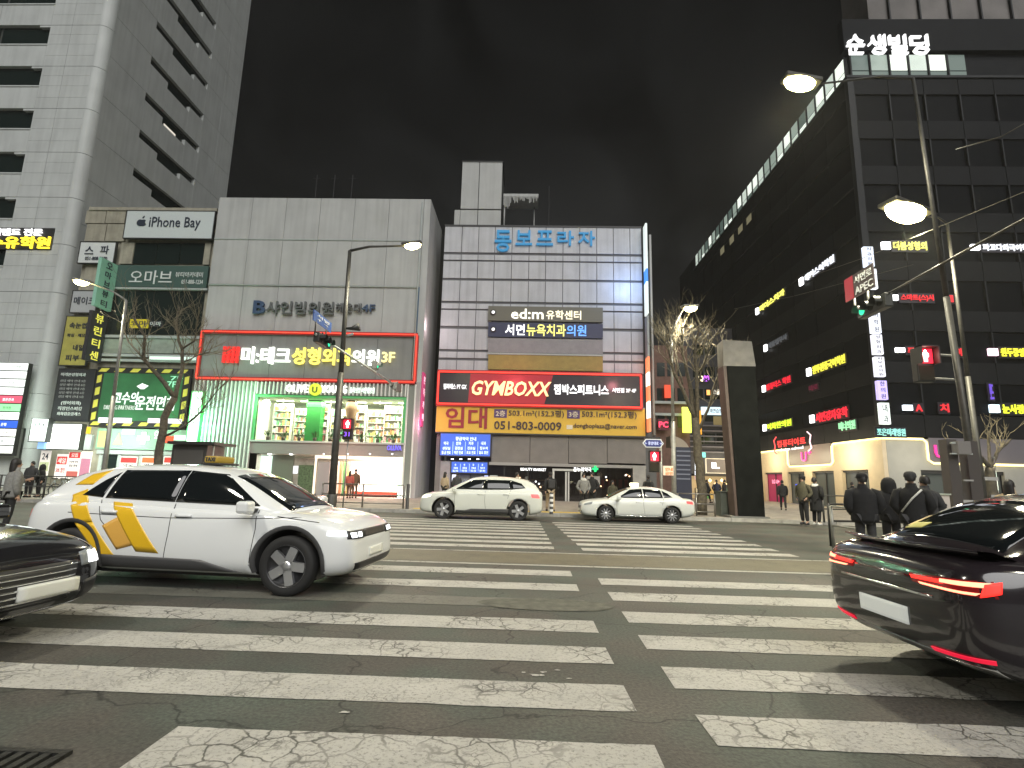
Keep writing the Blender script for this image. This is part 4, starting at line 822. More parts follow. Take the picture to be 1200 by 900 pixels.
# ------------------------------------------------------------------ right glass building
RX, RY, RZ = 22.0, 34.4, 32.1
DARKP = M('dark_spandrel', (.012, .013, .015), .6, spec=.1, noise=.15, nscale=.5); MULL = M('mullion_dark', (.02, .022, .025), .5, spec=.2)
DG2 = M('night_glass', (.006, .007, .009), .3, spec=.02)
rb = root('dark_glass_building', 'tall dark glass building with lit top floor, many neon signs and cream shop front', 'building', (RX, RY, 0))
b = B(); b.box(RX+.3, 62, RY+.3, 78, 4.7, RZ+.05, DARKP); part('core', b, rb)
fl = 3.42
for k in range(8):
    z0 = 4.75+k*fl
    for i in range(11):
        y = RY+.1+i*3.2; piece('spandrel_panel', rb, RX, RX+.3, y+.02, y+3.18, z0, z0+(1.35 if k < 7 else 1.2), DARKP)
        if k < 7: piece('window_pane', rb, RX+.12, RX+.15, y+.06, y+3.14, z0+1.37, z0+fl-.03, DG2)
    for i in range(8):
        x = RX+.35+i*2.4; piece('spandrel_panel', rb, x+.02, x+2.38, RY, RY+.3, z0, z0+(1.35 if k < 7 else 1.2), DARKP)
        if k < 7: piece('window_pane', rb, x+.06, x+2.34, RY+.12, RY+.15, z0+1.37, z0+fl-.03, DG2)
for k in range(7):
    for i in range(6): piece('mullion', rb, RX+.35+i*2.4-.04, RX+.35+i*2.4+.04, RY-.06, RY+.2, 4.75+k*fl+1.37, 4.75+k*fl+fl-.03, MULL)
b = B(); b.box(RX-.05, RX+.35, RY-.05, RY+.35, 4.75, RZ-2.2, MULL); part('corner_post', b, rb)
# lit top floor
zt0, zt1 = 30.15, RZ-.1
LIT = [E('a8b8ac', .6), E('ccd8cc', .85), E('6f827a', .4), E('e8f0e4', 1.1)]
rnd = random.Random(11)
for i in range(26):
    y = RY+.4+i*1.35
    piece('lit_window', rb, RX+.2, RX+.22, y+.05, y+1.28, zt0+.1, zt0+.72, rnd.choice(LIT)); piece('lit_window', rb, RX+.2, RX+.22, y+.05, y+1.28, zt0+.8, zt1, rnd.choice(LIT))
    piece('mullion', rb, RX+.1, RX+.2, y-.04, y+.04, zt0, zt1, MULL)
for i in range(6):
    x = RX+.4+i*1.35
    mt = LIT[[2, 0, 3, 1, 3, 2, 2, 0][i]]
    piece('lit_window', rb, x+.05, x+1.27, RY+.2, RY+.22, zt0+.6, zt1, mt); piece('lit_window', rb, x+.05, x+1.27, RY+.2, RY+.22, zt0+.08, zt0+.52, LIT[2])
    piece('mullion', rb, x-.04, x+.04, RY+.08, RY+.2, zt0, zt1, MULL)
piece('floor_edge', rb, RX-.1, RX+.35, RY, 70, zt0-.2, zt0-.02, MULL); piece('floor_edge', rb, RX-.1, 50, RY-.1, RY+.35, zt0-.205, zt0-.025, MULL)
b = B(); b.box(RX-.05, 60, RY-.05, RY+.5, RZ+.06, RZ+2.6, DARKP); part('parapet_band', b, rb)
b = B(); b.box(RX+2.6, 60, RY+1.0, RY+4, RZ+.06, RZ+14, M('upper_block', (.19, .175, .165), .7, noise=.25, nscale=.4)); part('rooftop_block', b, rb)
for k in range(5): 
    piece('roof_fin', rb, RX+4+k*2.2, RX+4.1+k*2.2, RY+.8, RY+1.0, RZ+2.6, RZ+14, MULL)
x0, x1, z0, z1 = rectS(990, 41, 1090, 63.5, RY-.3)
s = root('rooftop_name_sign', 'white glowing Korean letters on the dark parapet of the glass building', 'sign', ((x0+x1)/2, RY, z0))
for i, ch in enumerate('순생빌딩'):
    w = (x1-x0)/4; text(ch, (x0+w*(i+.5), RY-.3, (z0+z1)/2), w*.84, z1-z0, E('ffffff', 1.15), s, bold=.0, depth=.2)
# lower lit windows on the left face
for (px, py) in ((845, 288), (856, 275), (866, 262), (876, 250)):
    p = atx(px, py, RX); s_ = piece('lit_window', rb, RX+.1, RX+.12, p.y-.6, p.y+.6, p.z-1, p.z+.2, E('8a8468', .6))
# signs: left face
def lsign(label, s, x0, y0, x1, y1, col, st=2, lamp=None, h=None):
    a, b_ = atx(x0, y0, RX-.15), atx(x1, y1, RX-.15); r = root('neon_sign', label, 'sign', (RX, (a.y+b_.y)/2, (a.z+b_.z)/2))
    hh = (h or .75)*.72; zc = (a.z+b_.z)/2; L = abs(a.y-b_.y)
    b = B(); b.box(RX-.1, RX-.02, min(a.y, b_.y)-.1, max(a.y, b_.y)+.1, zc-hh*.65, zc+hh*.65, BLK); part('backing', b, r)
    text(s, (RX-.15, (a.y+b_.y)/2, zc), L, hh, E(col, st*.62), r, face='W', bold=.05, depth=.06)
    if lamp is not None:
        yy = a.y+.6; b = B(); b.box(RX-.2, RX-.05, yy-.25, yy+.25, zc-.3, zc+.3, E(lamp, 2.5)); part('logo_box', b, r)
    return r
lsign('short yellow and white lit sign high on the left face', '리더스치과', 890, 361, 919, 343, 'f4f06a', 2.4, 'ffffff', .8)
lsign('white lit sign slanting above the others on the left face', '해커스어학원', 943, 327, 977, 302, 'f4f8ff', 2, 'ffffff', .8)
lsign('dim grey sign above the red one near the monolith', '세종법무사', 900, 405, 922, 395, '8a9098', .4, 'ffffff', .7)
lsign('yellow sign with white logo box on the left face', '원투원중국어학원', 952, 433, 990, 421, 'e8e04a', 2, 'ffffff', .9)
lsign('red sign next to the black monolith', '컴퓨터스 학원', 898, 454, 926, 444, 'f0283a', 1.6, 'ffffff', .8)
lsign('yellow green sign low beside the black monolith', '이화한의원', 899, 501, 927, 494, 'd4f03a', 2, 'ffffff', .8)
lsign('red Korean lettering sign on the dark left face', '서면강자유학', 956, 490, 993, 482, 'f0283a', 1.9, 'ffffff', 1.0)
lsign('small pale green sign under the red lettering sign', '비너의원', 983, 501, 1002, 496, '9ae8b0', 1.5, None, .85)
lsign('small dim purple red sign in a dark window', '타로', 948, 456, 958, 452, '7a2040', .6, None, .6)
s = root('framed_neon_sign', 'red and white neon sign in a curly red frame above the shop front', 'sign', (RX, 44, 5)); a, b_ = atx(909, 523, RX-.2), atx(948, 516, RX-.2)
text('컴퓨터아트', (RX-.25, (a.y+b_.y)/2, a.z+.15), abs(a.y-b_.y)*.85, .6, E('f03a3a', 1.4), s, face='W', bold=.05); text('design school', (RX-.25, (a.y+b_.y)/2, a.z-.4), abs(a.y-b_.y)*.7, .3, E('ffffff', 1.2), s, face='W', bold=.05)
b = B(); ya, yb = max(a.y, b_.y)+.3, min(a.y, b_.y)-.3
b.tube([(RX-.2, ya-.5, a.z+.8), (RX-.2, ya, a.z+.5), (RX-.2, ya-.2, a.z), (RX-.2, ya, a.z-.5), (RX-.2, ya-.5, a.z-.7)], .05, E('ff5a5a', 1.2), 6); b.tube([(RX-.2, yb+.5, a.z+.8), (RX-.2, yb, a.z+.5), (RX-.2, yb+.2, a.z), (RX-.2, yb, a.z-.5), (RX-.2, yb+.5, a.z-.7)], .05, E('ffd8e0', 1.4), 6); part('neon_tube', b, s)
# signs: front face
def fsign(label, s, x0, y0, x1, y1, col, st=2, lamp=None):
    a, c, d, e = rectS(x0, y0, x1, y1, RY-.15); r = root('neon_sign', label, 'sign', ((a+c)/2, RY, d))
    b = B(); b.box(a-.1, c+.1, RY-.1, RY-.02, d-.1, e+.1, BLK); part('backing', b, r)
    text(s, ((a+c)/2, RY-.15, (d+e)/2), c-a, e-d, E(col, st*.62), r, bold=.05, depth=.06)
    if lamp: b = B(); b.box(a-.75, a-.2, RY-.2, RY-.04, d+.05, e-.05, E(lamp, 2.5)); part('logo_box', b, r)
    return r
fsign('white and yellow lit sign just under the big glowing street lamp', '더봄성형외', 1047, 283, 1086, 293, 'f4f07a', 2, 'ffffff')
fsign('long white lit sign at the right edge of the photo', '파고다외국어학원', 1152, 286, 1212, 294, 'f4f8ff', 2, 'ffffff')
fsign('red lettering sign on the third sign row', '스마트(스)시', 1056, 345, 1094, 353, 'f03038', 1.6, 'ffffff'); fsign('single red character right of the third row lettering', '1', 1111, 346, 1117, 354, 'f03038', 1.4)
fsign('red lettering sign behind the red pedestrian signal', '프라미스치과', 1064, 407, 1096, 414, 'f03038', 1.6, 'ffffff'); fsign('single red character on the row of the pedestrian signal', '과', 1121, 408, 1128, 417, 'f03038', 1.4)
fsign('yellow lit sign at the right edge with a pink triangle logo', '원두중앙외과', 1173, 408, 1215, 418, 'f0e83a', 2.2, 'ffd0e0')
fsign('red single character left of the tree on the lower sign row', 'A', 1073, 474, 1081, 482, 'f03038', 1.5, 'e8f4ff'); fsign('second red character on the lower sign row', '치', 1102, 473, 1112, 483, 'f03038', 1.5)
fsign('yellow lit sign low at the right edge', '눈사랑안과', 1175, 474, 1218, 485, 'e8f03a', 2.2, 'd8f0ff')
fsign('pale teal lit sign at the corner above the shop front', '조은미래병원', 1028, 502, 1061, 511, '9ae0d8', 1.4)
fsign('small purple vertical sign right of centre', '보드', 1160, 450, 1164, 468, '7a5ae0', 1.2)
# vertical stack of white lit signs at the corner
labs = ['top', 'second', 'third', 'fourth', 'fifth', 'sixth', 'lowest']
for i, (y0, y1, cx) in enumerate(((289, 312, 1018), (315, 338, 1022), (365, 390, 1026), (392, 415, 1028.5), (418, 441, 1031), (446, 468, 1034), (472, 497, 1037))):
    a, c, d, e = rectS(cx-5, y0, cx+6, y1, RY-.9); r = root('corner_light_box', 'white lit sign box at the building corner, %s of the vertical stack' % labs[i], 'sign', ((a+c)/2, RY-.7, d), group='stack of lit sign boxes at the corner')
    b = B(); b.box(a, c, RY-.9, RY-.65, d, e, E(['e8f0ff', 'f4f8ff', 'f0f4ff', 'f4f4ff', 'f4f4ff', 'c8b8ff', 'f4fff8'][i], 1.15)); part('lamp_box', b, r)
    tx = ['치과의원', '안과의원', '어학원', '성형외과', '피부과의원', '한의원', '내과'][i]; n = len(tx)
    for k, ch in enumerate(tx): text(ch, ((a+c)/2, RY-.92, e-(e-d)*(k+.5)/n), (c-a)*.5, (e-d)/n*.72, INK, r, depth=.01, bold=.02)
    b = B(); b.box(c, c+.1, RY-.85, RY, d+.1, d+.2, FRM); b.box(c, c+.1, RY-.85, RY, e-.2, e-.1, FRM); part('bracket', b, r)
# cream podium
CRM = M('cream_render', (.66, .56, .40), .7, noise=.05, nscale=2); GRY = M('grey_render', (.36, .36, .33), .7, noise=.05, nscale=2)
pz, pd = 4.6, 2.7
b = B(); b.box(RX, RX+.25, RY, 78, pd, pz, CRM)
for (ya, yb) in ((34.4, 36), (39, 40), (43, 44.2), (47, 48), (51.5, 78)): b.box(RX, RX+.25, ya, yb, .1, pd, CRM)
part('cream_wall', b, rb)
b = B(); b.box(RX+.26, 62, RY, RY+.25, pd, pz, GRY); b.box(RX+.26, 24.2, RY, RY+.25, .1, pd, GRY); b.box(29.2, 34, RY, RY+.25, .1, pd, GRY); part('grey_wall', b, rb)
b = B(); b.box(RX+3, 62, RY+3, 78, .1, 4.7, FRM); part('podium_core', b, rb)
SGD = M('shop_glass_dim', (.14, .16, .15), .2, emit=.16)
for (ya, yb, mt) in ((36, 39, SGD), (40, 43, SGD), (44.2, 47, SGD), (48, 51.5, M('magenta_panel', (.42, .02, .10), .4, emit=.45))):
    piece('shop_window', rb, RX+.3, RX+.33, ya, yb, .13, pd, mt)
    piece('window_frame', rb, RX+.1, RX+.28, ya, ya+.12, .13, pd-.02, FRM); piece('window_frame', rb, RX+.1, RX+.28, ya+.12, yb, pd-.14, pd-.02, FRM); piece('mullion', rb, RX+.2, RX+.28, (ya+yb)/2-.04, (ya+yb)/2+.04, .13, pd-.14, FRM)
piece('lit_display', rb, RX+.27, RX+.3, 36.9, 37.6, 1.0, 2.0, E('fff0c8', 1.4)); piece('blue_display', rb, RX+.26, RX+.3, 44.7, 46.3, .6, 1.7, E('2a5aff', 1.2)); text('LG U+', (RX+.22, 49.8, 1.9), 1.4, .35, E('ff9ab8', 1.3), rb, face='W', bold=.04)
for k in range(2): piece('shop_window', rb, 24.3+k*2.45, 26.7+k*2.45, RY+.3, RY+.33, .13, pd, SGD); piece('window_frame', rb, 24.2+k*2.45, 24.3+k*2.45, RY+.1, RY+.28, .13, pd-.02, FRM)
piece('door_lintel', rb, 24.2, 29.2, RY+.08, RY+.28, pd-.2, pd+.02, FRM)
STRIP = E('ffe9a0', 2.2, True)
def led(pts, name='led_strip'): b = B(); b.tube(pts, .07, STRIP, 6); return part(name, b, rb)
x_ = RX-.06; zn_ = 3.12
led([(x_, 76, pz), (x_, 46.9, pz), (x_, 46.7, pz-.2), (x_, 46.7, zn_+.25), (x_, 46.4, zn_), (x_, 40.2, zn_), (x_, 39.9, zn_+.2), (x_, 39.9, pz-.2), (x_, 39.7, pz), (x_, RY, pz)])
y_ = RY-.06
led([(RX, y_, pz), (24.5, y_, pz), (24.7, y_, pz-.2), (24.7, y_, zn_+.2), (25.0, y_, zn_), (31.5, y_, zn_), (31.8, y_, zn_+.2), (31.8, y_, pz-.2), (32, y_, pz), (60, y_, pz)])
TP = M('telecom_board', (.17, .13, .12), .5); MG = E('f03a9a', 1.1)
s = root('telecom_sign', 'taupe shop sign with a pink U plus mark on the cream side wall', 'sign', (RX, 43, 3.3)); b = B(); b.box(RX-.04, RX-.005, 40.05, 46.5, 3.22, pz+.1, TP); part('sign_board', b, s); text('U', (RX-.1, 43.9, 3.85), .85, .75, MG, s, face='W', bold=.03, depth=.06); text('+', (RX-.1, 43.0, 4.15), .55, .34, MG, s, face='W', bold=.03, depth=.06)
s = root('telecom_sign', 'grey purple shop sign with a pink U plus mark on the front wall', 'sign', (28.7, RY, 3.6)); b = B(); b.box(24.85, 31.65, RY-.04, RY-.005, 3.22, pz+.1, M('telecom_board_grey', (.15, .14, .16), .5)); part('sign_board', b, s); p = at(1103, 533, RY-.1); text('U', (p.x, RY-.1, 3.85), .75, .8, MG, s, bold=.03, depth=.06); text('+', (p.x+.6, RY-.1, 4.15), .35, .34, MG, s, bold=.03, depth=.06)
b = B(); b.box(32.1, 40, RY-.3, RY-.02, 3.2, pz+.1, M('yellow_lit_wall', (.62, .55, .24), .5, emit=.5)); part('lit_panel', b, rb)
for (x, y, e) in ((RX-1.9, 37.3, 420), (RX-1.9, 43, 330), (RX-1.9, 49, 330), (RX-1.9, 56, 200)): point(x, y, 3.8, e, (1, .86, .58), .3, 'led_light')
point(23.6, RY-1.9, 3.5, 110, (1, .9, .68), .3, 'led_light'); point(28, RY-1.2, 3, 40, (1, .88, .62), .3, 'led_light'); point(33, RY-1.2, 4, 26, (1, .88, .62), .3, 'led_light')

# ------------------------------------------------------------------ buildings down the side street
BRK = M('brick_wall', (.16, .09, .07), .8, noise=.2, nscale=4, bump=.2)
Y1 = 46
bb = root('brick_building', 'brownish building behind the corner pole with red and yellow signs', 'building', (at(785, 500, Y1).x, Y1, 0))
a, c, d, e = rectS(762, 405, 808, 590, Y1); b = B(); b.box(DX1+1.2, c, Y1, Y1+12, 0, e, BRK); part('wall', b, bb)
for k in range(3):
    for i in range(3): ppx('window', bb, 770+i*12, 425+k*30, 779+i*12, 441+k*30, Y1-.03, .05, DGL)
ppx('ledge', bb, 764, 470, 808, 473, Y1-.3, .3, PALE); ppx('ledge', bb, 766, 484, 800, 487, Y1-.3, .3, PALE)
sign('red_round_sign', 'small orange red round-cornered sign beside the corner pole', 779, 451, 786, 466, Y1-.5, E('d8482a', 1.1))
sign('pc_sign', 'red lit PC sign behind the corner pole', 771, 491, 784, 504, Y1-.6, M('sign_dark_red', (.12, .01, .02), .4), [('PC', (772, 494, 783, 501), E('ff4060', 2), dict(bold=.06))])
sign('yellow_lit_sign', 'tall glowing yellow sign behind the bare tree on the side street', 800, 477, 810, 507, Y1-.8, E('e6f05a', 1.7)); sign('orange_lit_sign', 'tall narrow orange yellow sign right of the glowing yellow sign', 815, 481, 822, 509, Y1+3, E('e8a02a', 1.2))
p0 = at(790, 523, 40); s = root('curved_awning', 'beige curved awning over the dark board right of the corner pole', 'awning', (p0.x, 40, 3))
b = B(); a, c, d, e = rectS(786, 511, 807, 524, 40.5); n = 10; prof = [(a+(c-a)*i/n, d+(e-d)*math.sin(math.pi/2*(1-(i/n))**.7)) for i in range(n+1)]
b.prism([(x, 40.5, z) for x, z in prof]+[(a, 40.5, d)], (0, 1.4, 0), M('awning_beige', (.42, .36, .28), .7)); part('canvas', b, s)
s = root('board_panel', 'dark blue information board with pale lines behind the bare tree', 'sign', (at(798, 560, 39).x, 39, .13)); a, c, d, e = rectS(791, 524, 810, 568, 39.5); b = B(); b.box(a, c, 39.5, 39.7, .13, e, M('board_navy', (.03, .035, .06), .4)); part('sign_board', b, s)
for k in range(7): ppx('text_line', s, 793, 528+k*5.4, 809, 529.6+k*5.4, 39.46, .03, M('line_pale', (.25, .27, .33), .5, emit=.25))
Y2 = 58
gb = root('street_building', 'dark grey building closing the side street with strip windows and lit signs', 'building', (at(850, 500, Y2).x, Y2, 0))
a, c, d, e = rectS(803, 385, 900, 590, Y2); b = B(); b.box(a, RX+6, Y2, Y2+14, 0, e, M('street_wall', (.055, .058, .075), .6, noise=.2)); part('wall', b, gb)
for k in range(5):
    for i in range(4): ppx('window_strip', gb, 812+i*14, 404+k*26, 824+i*14, 416+k*26, Y2-.02, .05, DGL)
for k in range(6): ppx('ledge', gb, 806, 498+k*6.2, 852, 499.2+k*6.2, Y2-.4, .4, M('ledge_grey', (.2, .2, .24), .5))
sign('round_neon_sign', 'small round white and purple neon sign high on the side street', 817, 440, 832, 447, Y2-.3, BLK, [('Q', (818, 440, 824, 447), E('fff2c0', 2.5), dict(bold=.05)), ('∞', (824, 440, 831, 447), E('c060e8', 1.6), dict(bold=.06))])
sign('warm_sign', 'warm white lit sign row above the pale blue band', 828, 456, 850, 463, Y2-.3, BLK, [('■', (828, 457, 832, 463), E('f0b060', 1.6)), ('고을정', (834, 456.5, 849, 462.5), E('f4ecd8', 1.5), dict(bold=.04))])
sign('pale_blue_band', 'pale blue white lit band sign across the side street building', 822, 477, 850, 486, Y2-.5, E('cfe6f0', 1.25), [('노래연습장', (828, 479, 846, 484), INK)])
sign('green_cross_sign', 'small teal lit sign above the bright shop sign', 821, 530, 827, 536, Y2-.4, E('7ad8d0', 1.2))
ppx('lit_windows', gb, 836, 488, 850, 498, Y2-.03, .04, E('8a7a50', .6))
for i, (q, col, lab) in enumerate((((815, 540, 824, 551), 'f4fbff', 'upper white lit box left of the framed shop sign'), ((815, 552, 824, 557), 'eef4ff', 'lower flat white lit box left of the framed shop sign'), ((852, 538, 856, 551), 'ffffff', 'narrow bright white lit sign right of the framed shop sign'))):
    sign('shop_light_box', lab, *q, 50, E(col, 2))
sign('framed_shop_sign', 'cream framed shop sign with white lit lettering in the side street', 828, 538, 851, 554, 51, M('shop_board', (.3, .25, .2), .5, emit=.3), [('IL', (834, 542, 843, 549), E('ffffff', 2.5), dict(bold=.08))], E('f4e6c0', .9))
sign('narrow_pink_sign', 'narrow pinkish lit strip under the white lit boxes', 815, 558, 824, 562, 50, E('f0c0c0', 1.2))
sg = root('street_shop', 'warm lit shop front at street level at the end of the side street', 'shop', (at(835, 580, 54).x, 54, 0))
a, c, d, e = rectS(814, 558, 858, 592, 54); b = B(); b.box(a, c, 55.5, 55.6, .13, e, M('shop_back', (.55, .4, .2), .5, emit=.7)); b.box(a, c, 54, 55.5, e, e+.2, FRM); part('wall', b, sg)
for k in range(7): ppx('goods_stack', sg, 816+k*5.5, 572+(k % 3)*3, 820+k*5.5, 590, 54.6, .5, GOODS[k % 8])
for k in range(6): p = at(818+k*7, 563+(k % 2)*4, 54); b = B(); b.lathe((p.x, 54, p.z), [(0, -.18), (.18, 0), (0, .18)], E('ffd890', 5), 10); part('bulb', b, sg)
point(at(830, 570, 52).x, 51.5, 3, 160, (1, .75, .4), .3, 'shop_light')
point(at(842, 570, 48).x, 47, 3.5, 50, (1, .8, .6), .3, 'shop_light')
# dim far building filling the left gap behind

# ------------------------------------------------------------------ street lamps
POLE = M('pole_paint', (.07, .068, .06), .5, .3, noise=.2, nscale=6); POLE2 = M('pole_galvanised', (.34, .34, .31), .5, .4, noise=.15, nscale=5)
LENS = E('fff0a8', 40); LAMPS = []
def lamp(label, base, top, arm, head, mt, r0=.13, energy=2200, col=(1, .93, .7), big=1.0, extra=None):
    r = root('street_lamp', label, 'street lamp', base)
    b = B(); b.lathe(base, [(.22, 0), (.22, .5), (r0*1.1, .55)], mt, 14); b.tube([base, tuple(base[i]+(top[i]-base[i])*.5 for i in range(3))], [r0, r0*.85], mt, 12)
    b.tube([tuple(base[i]+(top[i]-base[i])*.5 for i in range(3)), top], [r0*.7, r0*.5], mt, 12); part('pole', b, r)
    b = B(); b.tube([top, tuple(top[i]+(head[i]-top[i])*.35+(0, 0, .12)[i] for i in range(3)), head], [r0*.42, r0*.34, r0*.28], mt, 8); part('arm', b, r)
    d = Vector((head[0]-top[0], head[1]-top[1], 0)).normalized(); an = math.atan2(d.y, d.x)
    mx = Matrix.Translation(head) @ Matrix.Rotation(an, 4, 'Z') @ Matrix.Rotation(R(-8), 4, 'Y')
    b = B(); b.box(-.12, .75*big, -.17*big, .17*big, -.02, .12, mt, mx, bev=.04); part('lamp_head', b, r)
    b = B(); vs = [mx @ Vector((.36*big+.36*big*math.cos(q)*math.cos(p), .21*big*math.sin(q)*math.cos(p), -.02-.19*big*math.sin(p))) for p in (0, .5, 1.0, 1.5) for q in [2*math.pi*k/14 for k in range(14)]]
    fs = [(i*14+k, i*14+(k+1) % 14, (i+1)*14+(k+1) % 14, (i+1)*14+k) for i in range(3) for k in range(14)]+[[3*14+k for k in range(14)]]
    b.add(vs, fs, LENS, True); part('lens', b, r)  # lens enlarged so its shape carries the lamp's glare
    l = bpy.data.lights.new('street_lamp_light', 'SPOT'); l.energy = energy; l.color = col; l.spot_size = R(168); l.spot_blend = .6; l.shadow_soft_size = .4
    o = bpy.data.objects.new('street_lamp_light', l); COL.objects.link(o); hp = mx @ Vector((.32*big, 0, -.26*big-.1)); o.location = hp; LAMPS.append(r)
    return r
lp = at(388, 588, 23.7); pl = (lp.x, 23.75, .13); tp = at(410, 294, 24); hd = at(474, 288, 24)
lamp('tall dark street lamp with traffic signal arm before the pale block', pl, (tp.x, 24, tp.z), None, (hd.x, 24, hd.z), POLE, .17, 3000, big=1.1)
tp = at(787, 392, 26); hd = at(806, 358, 26); lb = at(790, 590, 26)
lamp('slim grey street lamp beside the bare tree right of the panelled building', (lb.x, 26, .13), (tp.x, 26, tp.z), None, (hd.x-.1, 26.3, hd.z), POLE2, .12, 2400, big=1.1)
tp = at(148, 352, 26); hd = at(104, 331, 26); lb = at(119, 575, 26)
lamp('pale street lamp leaning behind the white taxi on the left pavement', (lb.x, 26, .13), (tp.x, 26, tp.z), None, (hd.x, 26, hd.z), POLE2, .12, 2400, big=1.1)
tp = at(1070, 92, 13.2); hd = at(946, 99, 13)
lampA = (10.55, 13.2, .1)
lamp('very tall street lamp on the platform, carrying a red pedestrian signal', lampA, (tp.x, 13.2, tp.z), None, (hd.x+.2, 13, hd.z), POLE, .085, 2800, big=1.15)
hd = at(1066, 256, 16); tp = at(1110, 262, 16.3); tp = (tp.x, 16.3, tp.z)
lamp('street lamp with the biggest glow in front of the right glass building', (13.35, 16.5, 0), tp, None, (hd.x+.4, 16, hd.z+.08), POLE, .085, 3600, big=1.9)
for (x, y, e) in ((-9.5, -1.5, 2900), (9.5, -2.5, 1100), (-26, 0, 1500)):
    lamp('street lamp on the near pavement behind the viewer, '+('left of the three' if x < -20 else 'middle one of the three' if x < 0 else 'right of the three'), (x, y, 0), (x+.2, y, 11.5), None, (x+.3, y+2.2, 11.9), POLE, .15, e, (1, .95, .82))

# ------------------------------------------------------------------ traffic signals
SIGB = M('signal_black', (.02, .022, .02), .45); SIGG = M('signal_grey', (.16, .165, .16), .5)
GRN, REDL = E('30e0a0', 1.6), E('ff1a2a', 5)
arm = [at(369, 391, 20.8), at(467, 454, 30.5)]
b = B(); b.tube([arm[0], arm[1]], [.05, .07], PALE, 8); part('signal_arm', b, LAMPS[0])
ax = (arm[0].x+arm[1].x)/2
def vehicle_signal(label, x, y, z, side, n=3, lit=2, L=.38, mt=SIGB, yaw=0):
    """horizontal head with its row of lenses along Y; side=+1 looks to +X"""
    r = root('traffic_signal', label, 'traffic signal', (x, y, z)); r.rotation_euler = (0, 0, yaw)
    b = B(); b.box(-.12, .12, 0, n*L+.06, -.21, .21, mt, bev=.03); part('housing', b, r, world=False)
    for k in range(n):
        c = (side*.13, .03+L*(k+.5), 0); on = k == lit
        b = B(); b.lathe(c, [(0, 0), (.14, 0)], GRN if on else M('lens_off', (.03, .03, .02), .2), 16, axis='X'); b.lathe((c[0]-side*.02, c[1], c[2]), [(.15, 0), (.15, .03)], mt, 16, axis='X'); part('lens', b, r, world=False)
        vs = []; nn = 12
        for i in range(nn+1):
            a = math.pi*i/nn*1.15-.24
            for xx in (0, side*.22): vs.append((c[0]+xx, c[1]+.16*math.cos(a), c[2]+.16*math.sin(a)))
        b = B(); b.add(vs, [(2*i, 2*i+2, 2*i+3, 2*i+1) for i in range(nn)], mt, True); part('visor', b, r, world=False)
    b = B(); b.box(-.03, .03, n*L/2-.03, n*L/2+.03, .2, .34, mt); part('clamp', b, r, world=False)
    return r
vehicle_signal('black traffic signal with green light at the near end of the left arm', arm[0].x+.02, arm[0].y+.1, arm[0].z-.1, 1, 3, 2, .42)
m_ = arm[0].lerp(arm[1], .62); vehicle_signal('small grey single-lens signal with a green light past the dark pole', m_.x, m_.y, m_.z+.35, 1, 1, 0, .42, SIGG)
vehicle_signal('dark grey signal head at the far end of the left arm', arm[1].x, arm[1].y-.9, arm[1].z-.05, -1, 3, 9, .36, SIGG)
s = root('direction_sign', 'blue sign plate with white marks standing on the left signal arm', 'sign', (arm[0].x, arm[0].y+.6, arm[0].z+.3))
X_ = arm[0].x; pts = [atx(368, 361, X_), atx(383, 376, X_), atx(383, 384, X_), atx(367, 372, X_)]
yy = (pts[0].y+pts[3].y)/2, (pts[1].y+pts[2].y)/2; z1 = (pts[0].z+pts[1].z)/2; z0 = (pts[2].z+pts[3].z)/2
b = B(); b.box(X_-.02, X_+.02, yy[0], yy[1]+.5, z0-.1, z1, M('sign_blue', (.04, .10, .32), .4)); part('plate', b, s)
text('서면', (X_+.025, (yy[0]+yy[1]+.5)/2, z0+(z1-z0)*.6), (yy[1]+.5-yy[0])*.7, (z1-z0)*.35, M('white_paint', (.75, .78, .8), .5), s, face='E', bold=.03); text('↑ →', (X_+.025, (yy[0]+yy[1]+.5)/2, z0+(z1-z0)*.15), (yy[1]+.5-yy[0])*.6, (z1-z0)*.25, M('white_paint', None), s, face='E', bold=.02)
b = B(); b.tube([(X_, yy[0]+.3, z0), (X_, yy[0]+.3, arm[0].z)], .03, POLE, 6); b.tube([(X_, yy[1], z0), (X_, yy[1], arm[0].z)], .03, POLE, 6); part('post', b, s)
# loudspeaker on the dark pole
p = at(412, 385, 23.8); s = root('loudspeaker', 'small horn loudspeaker clamped to the dark lamp pole', 'loudspeaker', tuple(p)); b = B(); b.tube([(p.x-.25, p.y, p.z), (p.x, p.y, p.z), (p.x+.35, p.y, p.z+.08)], [.05, .08, .2], SIGB, 12); part('horn', b, s); b = B(); b.tube([(p.x-.2, p.y, p.z-.35), (p.x+.1, p.y, p.z-.25)], .06, PALE, 8); part('bracket', b, s)
